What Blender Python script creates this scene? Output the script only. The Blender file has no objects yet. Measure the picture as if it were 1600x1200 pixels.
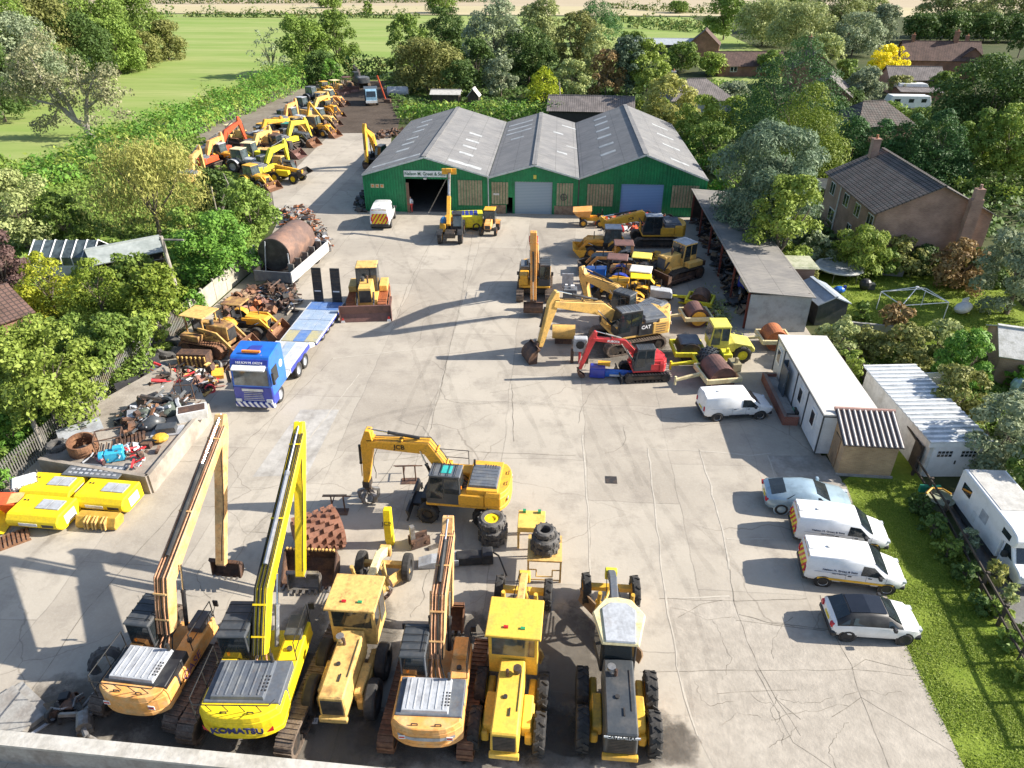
import bpy, bmesh, math, random
import numpy as np
from mathutils import Vector, Matrix
R = math.radians
S = bpy.context.scene
C = S.collection
rnd = random.Random(7)

# ------------------------------------------------------------------ camera, sky, sun, exposure
CAM_H, FPX = 23.5, 1111.0
PITCH = math.atan(666 / 1111.0)
YAW = math.atan(78 / 1295.0)          # the yard's buildings run along world Y; the camera looks a little left of them
cam = bpy.data.objects.new('camera', bpy.data.cameras.new('camera')); C.objects.link(cam)
cam.data.sensor_width = 36; cam.data.lens = 36 * FPX / 1600; cam.data.clip_end = 6000; cam.data.clip_start = 0.5
cam.location = (0, 0, CAM_H); cam.rotation_euler = (R(90) - PITCH, 0, YAW)
S.camera = cam
S.view_settings.view_transform = 'Standard'; S.view_settings.look = 'None'
S.view_settings.exposure = 1.0; S.view_settings.gamma = 1
SUN_EL, SUN_AZ = R(31), R(84)         # azimuth clockwise from world +Y: low in the right of the picture, a little beyond
W = bpy.data.worlds.new('World'); S.world = W; W.use_nodes = True
sky = W.node_tree.nodes.new('ShaderNodeTexSky'); sky.sky_type = 'NISHITA'; sky.sun_disc = False
sky.sun_elevation = SUN_EL; sky.sun_rotation = SUN_AZ; sky.air_density = 1.0; sky.dust_density = 1.2
bg = W.node_tree.nodes['Background']; bg.inputs[1].default_value = 0.10
W.node_tree.links.new(sky.outputs[0], bg.inputs[0])
sl = bpy.data.lights.new('sun', 'SUN'); sl.energy = 4.9; sl.angle = R(0.5); sl.color = (1, 0.93, 0.82)
so = bpy.data.objects.new('sun', sl); C.objects.link(so)
sd = Vector((math.sin(SUN_AZ) * math.cos(SUN_EL), math.cos(SUN_AZ) * math.cos(SUN_EL), math.sin(SUN_EL)))
so.rotation_euler = sd.to_track_quat('Z', 'Y').to_euler(); so.location = sd * 80
S.cycles.max_bounces = 5; S.cycles.diffuse_bounces = 2; S.cycles.glossy_bounces = 2; S.cycles.transmission_bounces = 3
S.cycles.transparent_max_bounces = 6

# ------------------------------------------------------------------ where things stand
_c, _s, _cy, _sy = math.cos(PITCH), math.sin(PITCH), math.cos(YAW), math.sin(YAW)
def ray(px, py):
    u, v = (px - 800) / FPX, (py - 600) / FPX
    y = _c - v * _s
    return Vector((u * _cy - y * _sy, u * _sy + y * _cy, -_s - v * _c))
def G(px, py, z=0.0):
    "point of the place at height z seen at a pixel of the 1600x1200 photograph"
    d = ray(px, py); t = (z - CAM_H) / d.z
    return Vector((d.x * t, d.y * t, z))
def RZ(o, a, px, py):
    "(distance along heading a, height) where a pixel's ray meets the upright plane through o"
    n = Vector((-math.sin(a), math.cos(a))); d = ray(px, py)
    t = (o.x * n.x + o.y * n.y) / (d.x * n.x + d.y * n.y)
    return ((d.x * t - o.x) * math.cos(a) + (d.y * t - o.y) * math.sin(a), CAM_H + d.z * t)
def head(p, q): return math.atan2(q.y - p.y, q.x - p.x)

# ------------------------------------------------------------------ materials
MATS = {}
def rgb(c): return (c[0], c[1], c[2], 1)
def mat(name, col, rough=0.5, metal=0.0, col2=None, scale=2.0, lo=0.45, hi=0.65, bump=0.0, bscale=8.0, detail=6, spec=0.5, var=0.12, coat=0.0, wear=0.0):
    "painted or weathered surface: colour, a second colour in noise patches, soft tonal variation, optional bump"
    if name in MATS: return MATS[name]
    m = bpy.data.materials.new(name); m.use_nodes = True; MATS[name] = m
    nt = m.node_tree; N = nt.nodes; Lk = nt.links.new; b = N['Principled BSDF']
    b.inputs['Roughness'].default_value = rough; b.inputs['Metallic'].default_value = metal
    b.inputs['Specular IOR Level'].default_value = spec
    if coat: b.inputs['Coat Weight'].default_value = coat; b.inputs['Coat Roughness'].default_value = 0.1
    tc = N.new('ShaderNodeTexCoord')
    n1 = N.new('ShaderNodeTexNoise'); n1.inputs['Scale'].default_value = scale; n1.inputs['Detail'].default_value = detail; n1.inputs['Roughness'].default_value = 0.6
    Lk(tc.outputs['Object'], n1.inputs['Vector'])
    mx = N.new('ShaderNodeMix'); mx.data_type = 'RGBA'
    mx.inputs[6].default_value = rgb(col); mx.inputs[7].default_value = rgb(col2 or [c * 0.75 for c in col])
    mr = N.new('ShaderNodeMapRange'); mr.inputs[1].default_value = lo; mr.inputs[2].default_value = hi
    Lk(n1.outputs[0], mr.inputs[0]); Lk(mr.outputs[0], mx.inputs[0])
    out = mx.outputs[2]
    if var:
        n2 = N.new('ShaderNodeTexNoise'); n2.inputs['Scale'].default_value = scale * 5.3; n2.inputs['Detail'].default_value = 4
        Lk(tc.outputs['Object'], n2.inputs['Vector'])
        hs = N.new('ShaderNodeHueSaturation'); r2 = N.new('ShaderNodeMapRange')
        r2.inputs[1].default_value = 0.3; r2.inputs[2].default_value = 0.7; r2.inputs[3].default_value = 1 - var; r2.inputs[4].default_value = 1 + var
        Lk(n2.outputs[0], r2.inputs[0]); Lk(r2.outputs[0], hs.inputs['Value']); Lk(out, hs.inputs['Color']); out = hs.outputs[0]
    if wear: # chipped and greasy patches
        n4 = N.new('ShaderNodeTexNoise'); n4.inputs['Scale'].default_value = 2.6; n4.inputs['Detail'].default_value = 12; n4.inputs['Roughness'].default_value = 0.78; Lk(tc.outputs['Object'], n4.inputs['Vector'])
        r4 = N.new('ShaderNodeMapRange'); r4.inputs[1].default_value = .53; r4.inputs[2].default_value = .66; r4.inputs[4].default_value = wear; Lk(n4.outputs[0], r4.inputs[0])
        m4 = N.new('ShaderNodeMix'); m4.data_type = 'RGBA'; m4.inputs[7].default_value = (.13, .085, .055, 1); Lk(out, m4.inputs[6]); Lk(r4.outputs[0], m4.inputs[0]); out = m4.outputs[2]
        r5 = N.new('ShaderNodeMapRange'); r5.inputs[3].default_value = max(.3, rough - .1); r5.inputs[4].default_value = .85; Lk(n4.outputs[0], r5.inputs[0]); Lk(r5.outputs[0], b.inputs['Roughness'])
    Lk(out, b.inputs['Base Color'])
    if bump:
        n3 = N.new('ShaderNodeTexNoise'); n3.inputs['Scale'].default_value = bscale; n3.inputs['Detail'].default_value = 5
        Lk(tc.outputs['Object'], n3.inputs['Vector'])
        bp = N.new('ShaderNodeBump'); bp.inputs['Strength'].default_value = bump; bp.inputs['Distance'].default_value = 0.05
        Lk(n3.outputs[0], bp.inputs['Height']); Lk(bp.outputs[0], b.inputs['Normal'])
    return m
def leafmat(name, col, col2, trans=0.25):
    if name in MATS: return MATS[name]
    m = bpy.data.materials.new(name); m.use_nodes = True; MATS[name] = m
    nt = m.node_tree; N = nt.nodes; Lk = nt.links.new; b = N['Principled BSDF']
    b.inputs['Roughness'].default_value = 0.6; b.inputs['Specular IOR Level'].default_value = 0.25
    ge = N.new('ShaderNodeNewGeometry'); oi = N.new('ShaderNodeObjectInfo')
    mx = N.new('ShaderNodeMix'); mx.data_type = 'RGBA'
    mx.inputs[6].default_value = rgb(col); mx.inputs[7].default_value = rgb(col2)
    Lk(ge.outputs['Random Per Island'], mx.inputs[0])
    hs = N.new('ShaderNodeHueSaturation'); r = N.new('ShaderNodeMapRange'); r.inputs[3].default_value = 0.85; r.inputs[4].default_value = 1.2
    Lk(oi.outputs['Random'], r.inputs[0]); Lk(r.outputs[0], hs.inputs['Value']); Lk(mx.outputs[2], hs.inputs['Color'])
    Lk(hs.outputs[0], b.inputs['Base Color'])
    tr = N.new('ShaderNodeBsdfTranslucent'); Lk(hs.outputs[0], tr.inputs[0])
    ms = N.new('ShaderNodeMixShader'); ms.inputs[0].default_value = trans
    Lk(b.outputs[0], ms.inputs[1]); Lk(tr.outputs[0], ms.inputs[2])
    Lk(ms.outputs[0], N['Material Output'].inputs[0])
    return m
def math_node(N, op, *v):
    n = N.new('ShaderNodeMath'); n.operation = op
    for i, x in enumerate(v):
        if x is not None: n.inputs[i].default_value = x
    return n
def stripes(name, cols, axis=(1, 0, 0), period=0.3, duty=0.5, rough=0.4):
    "two-colour stripes across a given object-space direction"
    if name in MATS: return MATS[name]
    m = bpy.data.materials.new(name); m.use_nodes = True; MATS[name] = m
    nt = m.node_tree; N = nt.nodes; Lk = nt.links.new; b = N['Principled BSDF']; b.inputs['Roughness'].default_value = rough
    tc = N.new('ShaderNodeTexCoord'); d = N.new('ShaderNodeVectorMath'); d.operation = 'DOT_PRODUCT'
    d.inputs[1].default_value = axis; Lk(tc.outputs['Object'], d.inputs[0])
    a = math_node(N, 'MULTIPLY', None, 1 / period); Lk(d.outputs['Value'], a.inputs[0])
    f = math_node(N, 'FRACT'); Lk(a.outputs[0], f.inputs[0])
    g = math_node(N, 'GREATER_THAN', None, duty); Lk(f.outputs[0], g.inputs[0])
    mx = N.new('ShaderNodeMix'); mx.data_type = 'RGBA'; mx.inputs[6].default_value = rgb(cols[0]); mx.inputs[7].default_value = rgb(cols[1])
    Lk(g.outputs[0], mx.inputs[0]); Lk(mx.outputs[2], b.inputs['Base Color'])
    return m

YEL = mat('machine_yellow', (0.78, 0.40, 0.035), 0.45, col2=(0.50, 0.27, 0.06), lo=0.5, hi=0.8, wear=.5)
CATY = mat('pale_machine_yellow', (0.74, 0.45, 0.12), 0.5, col2=(0.48, 0.30, 0.11), lo=0.48, hi=0.75, wear=.5)
OLDY = mat('old_faded_yellow', (0.68, 0.44, 0.14), 0.6, col2=(0.36, 0.19, 0.06), lo=0.52, hi=0.72, scale=1.6, wear=.75)
DERY = mat('derelict_yellow', (0.55, 0.34, 0.10), 0.75, col2=(0.22, 0.11, 0.055), lo=0.4, hi=0.62, scale=1.3, wear=.9)
BRY = mat('bright_yellow', (0.88, 0.64, 0.01), 0.4, col2=(0.74, 0.50, 0.02), lo=0.5, hi=0.8, wear=.25)
LEMON = mat('lemon_yellow', (0.74, 0.68, 0.03), 0.5, col2=(0.45, 0.36, 0.05), lo=0.5, hi=0.75, wear=.55)
ORG = mat('faded_orange', (0.80, 0.36, 0.09), 0.5, col2=(0.72, 0.44, 0.20), lo=0.45, hi=0.7, wear=.4)
PALEORG = mat('sun_bleached_orange', (0.74, 0.46, 0.20), 0.5, col2=(0.62, 0.30, 0.10), lo=0.45, hi=0.7, wear=.55)
REDP = mat('red_paint', (0.62, 0.045, 0.05), 0.4, col2=(0.45, 0.03, 0.03))
REDO = mat('red_orange_paint', (0.70, 0.10, 0.03), 0.5, col2=(0.45, 0.08, 0.03))
CREAM = mat('cream_paint', (0.72, 0.62, 0.36), 0.6, col2=(0.50, 0.38, 0.18), lo=0.5, hi=0.75, wear=.55)
WHITE = mat('white_paint', (0.80, 0.80, 0.80), 0.3, col2=(0.72, 0.72, 0.71), coat=0.3, var=0.03)
DIRTW = mat('dirty_white_paint', (0.70, 0.70, 0.68), 0.5, col2=(0.52, 0.50, 0.45), lo=0.45, hi=0.7, var=0.08)
BLUEP = mat('blue_truck_paint', (0.02, 0.16, 0.62), 0.3, col2=(0.02, 0.12, 0.5), coat=0.5, var=0.04)
DBLUE = mat('deep_blue_paint', (0.03, 0.05, 0.36), 0.35, coat=0.4, var=0.04)
CARBLUE = mat('light_blue_car_paint', (0.38, 0.50, 0.57), 0.3, metal=0.35, coat=0.6, var=0.03)
BLACK = mat('black_plastic', (0.022, 0.022, 0.025), 0.5, col2=(0.05, 0.05, 0.05))
CABG = mat('dark_grey_cab_paint', (0.055, 0.062, 0.07), 0.4, col2=(0.09, 0.09, 0.09))
HOODG = mat('blue_grey_hood_paint', (0.10, 0.115, 0.14), 0.45, col2=(0.15, 0.16, 0.17), wear=.4)
LGREY = mat('light_grey_panel', (0.42, 0.44, 0.47), 0.45, col2=(0.30, 0.31, 0.33), wear=.35)
RUB = mat('tyre_rubber', (0.028, 0.027, 0.027), 0.85, col2=(0.075, 0.068, 0.06), lo=0.45, hi=0.75, bump=0.3)
RUST = mat('rusty_steel', (0.16, 0.075, 0.04), 0.8, col2=(0.27, 0.14, 0.075), scale=1.5, bump=0.3, var=0.25)
DRUST = mat('dark_rusty_steel', (0.075, 0.045, 0.035), 0.75, col2=(0.16, 0.085, 0.05), scale=2.5, bump=0.3, var=0.25)
BRUST = mat('bright_rust', (0.42, 0.14, 0.05), 0.8, col2=(0.30, 0.10, 0.05), scale=2, bump=0.2, var=0.2)
BROWN = mat('brown_painted_steel', (0.17, 0.085, 0.07), 0.6, col2=(0.11, 0.06, 0.05), bump=0.15)
STEEL = mat('grey_steel', (0.30, 0.29, 0.28), 0.5, metal=0.5, col2=(0.18, 0.15, 0.12), bump=0.1)
DSTEEL = mat('dark_greasy_steel', (0.05, 0.047, 0.045), 0.5, metal=0.3, col2=(0.11, 0.08, 0.06), bump=0.2, var=0.25)
TRACK = mat('dusty_track_steel', (0.17, 0.13, 0.10), 0.75, col2=(0.09, 0.065, 0.05), scale=3, bump=0.3, var=0.25)
DTRACK = mat('dark_track_steel', (0.045, 0.042, 0.04), 0.7, col2=(0.09, 0.075, 0.06), bump=0.2)
CHROME = mat('polished_rod', (0.75, 0.75, 0.76), 0.2, metal=1, var=0.02)
GLASS = mat('dark_window_glass', (0.018, 0.024, 0.028), 0.06, col2=(0.03, 0.04, 0.045), spec=0.9, var=0.0)
PGLASS = mat('pale_window_glass', (0.10, 0.13, 0.14), 0.08, col2=(0.05, 0.065, 0.07), lo=0.4, hi=0.6, spec=0.9, var=0.0)
COPPER = mat('rusty_hose_pipe', (0.55, 0.30, 0.17), 0.5, col2=(0.34, 0.15, 0.08), var=0.2)
HOSE = mat('black_hose', (0.02, 0.02, 0.02), 0.5)
AMBER = mat('amber_lens', (0.9, 0.25, 0.02), 0.2)
REDL = mat('red_lens', (0.55, 0.02, 0.03), 0.15)
CLEARL = mat('headlamp_lens', (0.6, 0.63, 0.66), 0.1, spec=0.9)
ALU = mat('bare_aluminium', (0.55, 0.56, 0.58), 0.35, metal=0.8)
PLATEY = mat('number_plate_yellow', (0.8, 0.6, 0.03), 0.4)
WOOD = mat('weathered_timber', (0.30, 0.20, 0.12), 0.8, col2=(0.2, 0.13, 0.08), bump=0.2)
DWOOD = mat('dark_stained_timber', (0.05, 0.038, 0.03), 0.8, col2=(0.09, 0.07, 0.05), bump=0.2)
CHEV = stripes('red_yellow_chevrons', [(0.75, 0.62, 0.02), (0.60, 0.03, 0.03)], (0, 0.8, 0.6), 0.26)
CHEVW = stripes('red_white_bands', [(0.8, 0.8, 0.8), (0.6, 0.05, 0.04)], (0.7, 0, 0.7), 0.5)
BWBAND = stripes('blue_white_bumper_stripes', [(0.8, 0.8, 0.82), (0.03, 0.05, 0.25)], (0, 0.75, 0.5), 0.26)

# ------------------------------------------------------------------ mesh builder
class MB:
    def __init__(s): s.v = []; s.f = []; s.mi = []; s.M = Matrix.Identity(4); s.m = 0
    def at(s, loc=(0, 0, 0), rz=0, ry=0, rx=0):
        s.M = Matrix.Translation(loc) @ Matrix.Rotation(rz, 4, 'Z') @ Matrix.Rotation(ry, 4, 'Y') @ Matrix.Rotation(rx, 4, 'X'); return s
    def add(s, vs, fs):
        n = len(s.v); M = s.M
        s.v += [tuple(M @ Vector(p)) for p in vs]
        s.f += [tuple(n + i for i in f) for f in fs]; s.mi += [s.m] * len(fs); return s
    def box(s, c, d, t=None):
        "centre, size; t = (sx, sy) scales the top"
        x, y, z = d[0] / 2, d[1] / 2, d[2] / 2; tx, ty = t or (1, 1)
        vs = [(c[0] + a * x * (tx if k > 0 else 1), c[1] + b * y * (ty if k > 0 else 1), c[2] + k * z) for k in (-1, 1) for a, b in ((-1, -1), (1, -1), (1, 1), (-1, 1))]
        return s.add(vs, [(3, 2, 1, 0), (4, 5, 6, 7), (0, 1, 5, 4), (1, 2, 6, 5), (2, 3, 7, 6), (3, 0, 4, 7)])
    def prism(s, pts, y0, y1):
        "profile in x,z pushed along y"
        n = len(pts)
        vs = [(p[0], y0, p[1]) for p in pts] + [(p[0], y1, p[1]) for p in pts]
        return s.add(vs, [tuple(range(n)), tuple(range(2 * n - 1, n - 1, -1))] + [(i + n, (i + 1) % n + n, (i + 1) % n, i) for i in range(n)])
    def plan(s, pts, z0, z1, k=1.0):
        "outline in x,y raised along z"
        n = len(pts); cx = sum(p[0] for p in pts) / n; cy = sum(p[1] for p in pts) / n
        vs = [(p[0], p[1], z0) for p in pts] + [(cx + (p[0] - cx) * k, cy + (p[1] - cy) * k, z1) for p in pts]
        return s.add(vs, [tuple(range(n - 1, -1, -1)), tuple(range(n, 2 * n))] + [(i, (i + 1) % n, (i + 1) % n + n, i + n) for i in range(n)])
    def cyl(s, a, b, r, r2=None, n=10, caps=True):
        a, b = Vector(a), Vector(b); r2 = r if r2 is None else r2
        d = (b - a); d = d.normalized() if d.length > 1e-6 else Vector((0, 0, 1))
        u = d.orthogonal().normalized(); w = d.cross(u)
        vs = []
        for p, q in ((a, r), (b, r2)):
            vs += [tuple(p + (u * math.cos(2 * math.pi * i / n) + w * math.sin(2 * math.pi * i / n)) * q) for i in range(n)]
        fs = [(i, (i + 1) % n, (i + 1) % n + n, i + n) for i in range(n)]
        if caps: fs += [tuple(range(n - 1, -1, -1)), tuple(range(n, 2 * n))]
        return s.add(vs, fs)
    def tube(s, pts, r, n=6):
        for p, q in zip(pts, pts[1:]): s.cyl(p, q, r, n=n)
        return s
    def lathe(s, prof, n=20, axis='y'):
        "profile of (radius, along axis)"
        vs = []
        for r, h in prof:
            for i in range(n):
                a = 2 * math.pi * i / n; p, q = r * math.cos(a), r * math.sin(a)
                vs.append((p, h, q) if axis == 'y' else (p, q, h) if axis == 'z' else (h, p, q))
        fs = []
        for k in range(len(prof) - 1):
            for i in range(n):
                j = (i + 1) % n; fs.append((k * n + i, k * n + j, (k + 1) * n + j, (k + 1) * n + i))
        return s.add(vs, fs)
    def loft(s, rings, caps=True):
        n = len(rings[0]); vs = [p for r in rings for p in r]; fs = []
        for k in range(len(rings) - 1):
            for i in range(n):
                j = (i + 1) % n; fs.append((k * n + i, k * n + j, (k + 1) * n + j, (k + 1) * n + i))
        if caps: fs += [tuple(range(n - 1, -1, -1)), tuple(range((len(rings) - 1) * n, len(rings) * n))]
        return s.add(vs, fs)
    def ell(s, c, r, n=10, k=6):
        vs = [(c[0], c[1], c[2] - r[2])]; fs = []
        for j in range(1, k):
            t = math.pi * j / k
            for i in range(n):
                a = 2 * math.pi * i / n
                vs.append((c[0] + r[0] * math.sin(t) * math.cos(a), c[1] + r[1] * math.sin(t) * math.sin(a), c[2] - r[2] * math.cos(t)))
        vs.append((c[0], c[1], c[2] + r[2])); e = len(vs) - 1
        for i in range(n):
            j = (i + 1) % n; fs.append((0, 1 + j, 1 + i)); b0 = 1 + (k - 2) * n; fs.append((b0 + i, b0 + j, e))
            for q in range(k - 2): fs.append((1 + q * n + i, 1 + q * n + j, 1 + (q + 1) * n + j, 1 + (q + 1) * n + i))
        return s.add(vs, fs)
    def quad(s, a, b, c, d): return s.add([a, b, c, d], [(0, 1, 2, 3)])
    def build(s, name, mats, parent=None, bevel=0.0, smooth=False, fix=True):
        me = bpy.data.meshes.new(name); me.from_pydata(s.v, [], s.f)
        if not isinstance(mats, (list, tuple)): mats = [mats]
        for m in mats: me.materials.append(m)
        if len(mats) > 1: me.polygons.foreach_set('material_index', s.mi)
        if fix:
            bm = bmesh.new(); bm.from_mesh(me); bmesh.ops.recalc_face_normals(bm, faces=bm.faces); bm.to_mesh(me); bm.free()
        if smooth:
            me.polygons.foreach_set('use_smooth', [True] * len(me.polygons))
            try: me.set_sharp_from_angle(angle=R(40))
            except Exception: pass
        me.update()
        o = bpy.data.objects.new(name, me); C.objects.link(o)
        if parent is not None: o.parent = parent
        if bevel:
            b = o.modifiers.new('bevel', 'BEVEL'); b.width = bevel; b.segments = 1; b.limit_method = 'ANGLE'; b.angle_limit = R(35)
        return o
def tag(o, label=None, cat=None, group=None, kind=None):
    if label: o['label'] = label
    if cat: o['category'] = cat
    if group: o['group'] = group
    if kind: o['kind'] = kind
    return o
def thing(name, label, cat, loc=(0, 0, 0), rz=0.0, group=None):
    o = bpy.data.objects.new(name, None); C.objects.link(o); o.empty_display_size = 0.3
    o.location = loc; o.rotation_euler = (0, 0, rz); return tag(o, label, cat, group)
def struct(o): o['kind'] = 'structure'; return o
def clone(o, loc, rz, label, group=None, scale=None, parent=None):
    c = o.copy(); C.objects.link(c)
    if parent is not None: c.parent = parent
    else:
        c.location = loc; c.rotation_euler = (0, 0, rz); c['label'] = label
        if group: c['group'] = group
        if scale: c.scale = (scale,) * 3 if not isinstance(scale, (tuple, list)) else scale
    for ch in list(o.children): clone(ch, None, 0, None, parent=c)
    return c
def text(txt, size, m, parent, loc, rot, name='lettering', ext=0.004, bold=0.0, align='CENTER', sx=1.0):
    "flat raised lettering turned into a mesh"
    cu = bpy.data.curves.new(name, 'FONT'); cu.body = txt; cu.size = size; cu.extrude = ext; cu.offset = bold
    cu.align_x = align; cu.align_y = 'CENTER'; cu.resolution_u = 3
    t = bpy.data.objects.new(name, cu); C.objects.link(t)
    me = bpy.data.meshes.new_from_object(t); bpy.data.objects.remove(t); bpy.data.curves.remove(cu)
    o = bpy.data.objects.new(name, me); C.objects.link(o); o.data.materials.clear(); o.data.materials.append(m)
    o.parent = parent; o.location = loc; o.rotation_euler = rot; o.scale = (sx, 1, 1); return o
def child(name, parent, loc=(0, 0, 0), rz=0.0):
    "an Empty part that carries its own sub-parts"
    o = bpy.data.objects.new(name, None); C.objects.link(o); o.parent = parent; o.location = loc; o.rotation_euler = (0, 0, rz); return o
def beam_pts(pts, th):
    "outline of a bent box beam in x,z from its centre line and thickness at each point"
    up, dn = [], []
    for i, p in enumerate(pts):
        a = Vector(pts[max(0, i - 1)]); b = Vector(pts[min(len(pts) - 1, i + 1)]); d = (b - a).normalized(); n = Vector((-d.y, d.x)) * th[i] / 2
        up.append((p[0] + n.x, p[1] + n.y)); dn.append((p[0] - n.x, p[1] - n.y))
    return up + dn[::-1]
# ------------------------------------------------------------------ ground, yard, fields
def sheet(name, pts, z, m, sub=0):
    mb = MB(); mb.add([(p[0], p[1], z) for p in pts], [tuple(range(len(pts)))])
    o = mb.build(name, m); return struct(o)
def gp(*px): return [G(*p) for p in px]
def ground_mat(name, cols, scales, rough=0.9, bump=0.4, stretch=(1, 1, 1)):
    m = bpy.data.materials.new(name); m.use_nodes = True; nt = m.node_tree; N = nt.nodes; Lk = nt.links.new; b = N['Principled BSDF']
    b.inputs['Roughness'].default_value = rough; b.inputs['Specular IOR Level'].default_value = 0.2
    tc = N.new('ShaderNodeTexCoord'); mp = N.new('ShaderNodeMapping'); mp.inputs['Scale'].default_value = stretch; Lk(tc.outputs['Object'], mp.inputs[0])
    out = None
    for i, sc in enumerate(scales):
        n = N.new('ShaderNodeTexNoise'); n.inputs['Scale'].default_value = sc; n.inputs['Detail'].default_value = 8; n.inputs['Roughness'].default_value = 0.65
        Lk(mp.outputs[0], n.inputs['Vector'])
        r = N.new('ShaderNodeMapRange'); r.inputs[1].default_value = 0.38; r.inputs[2].default_value = 0.62; Lk(n.outputs[0], r.inputs[0])
        mx = N.new('ShaderNodeMix'); mx.data_type = 'RGBA'
        if out is None: mx.inputs[6].default_value = rgb(cols[0])
        else: Lk(out, mx.inputs[6])
        mx.inputs[7].default_value = rgb(cols[i + 1])
        mu = math_node(N, 'MULTIPLY', None, 0.8 if i == 0 else 0.5); Lk(r.outputs[0], mu.inputs[0]); Lk(mu.outputs[0], mx.inputs[0]); out = mx.outputs[2]; last = n
    Lk(out, b.inputs['Base Color'])
    bp = N.new('ShaderNodeBump'); bp.inputs['Strength'].default_value = bump; bp.inputs['Distance'].default_value = 0.1
    Lk(last.outputs[0], bp.inputs['Height']); Lk(bp.outputs[0], b.inputs['Normal'])
    return m
M_SCRUB = ground_mat('rough_grass_and_soil', [(0.055, 0.075, 0.022), (0.10, 0.10, 0.045), (0.03, 0.045, 0.014)], [0.15, 1.5])
M_FIELD = ground_mat('pasture_grass', [(0.215, 0.30, 0.07), (0.36, 0.375, 0.15), (0.165, 0.25, 0.05)], [0.05, 0.35], stretch=(0.22, 1.8, 1))
M_LAWN = ground_mat('lawn_grass', [(0.16, 0.235, 0.02), (0.24, 0.29, 0.045), (0.12, 0.17, 0.016)], [0.6, 5.0], bump=0.8)
M_STUB = ground_mat('stubble', [(0.46, 0.40, 0.24), (0.52, 0.44, 0.29), (0.38, 0.34, 0.2)], [0.01, 0.1], stretch=(0.3, 2, 1))
M_STUB2 = ground_mat('pink_stubble', [(0.42, 0.34, 0.23), (0.46, 0.39, 0.28), (0.36, 0.30, 0.2)], [0.01, 0.1], stretch=(0.3, 2, 1))
M_DIRT = ground_mat('brown_earth', [(0.075, 0.056, 0.042), (0.13, 0.10, 0.078), (0.045, 0.036, 0.028)], [0.3, 2.5])
M_DRIVE = ground_mat('tarmac_drive', [(0.17, 0.17, 0.165), (0.22, 0.21, 0.2), (0.12, 0.12, 0.12)], [0.3, 4])
M_GREASE = ground_mat('oily_dirt', [(0.13, 0.117, 0.10), (0.19, 0.17, 0.145), (0.075, 0.068, 0.06)], [0.7, 4])

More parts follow.
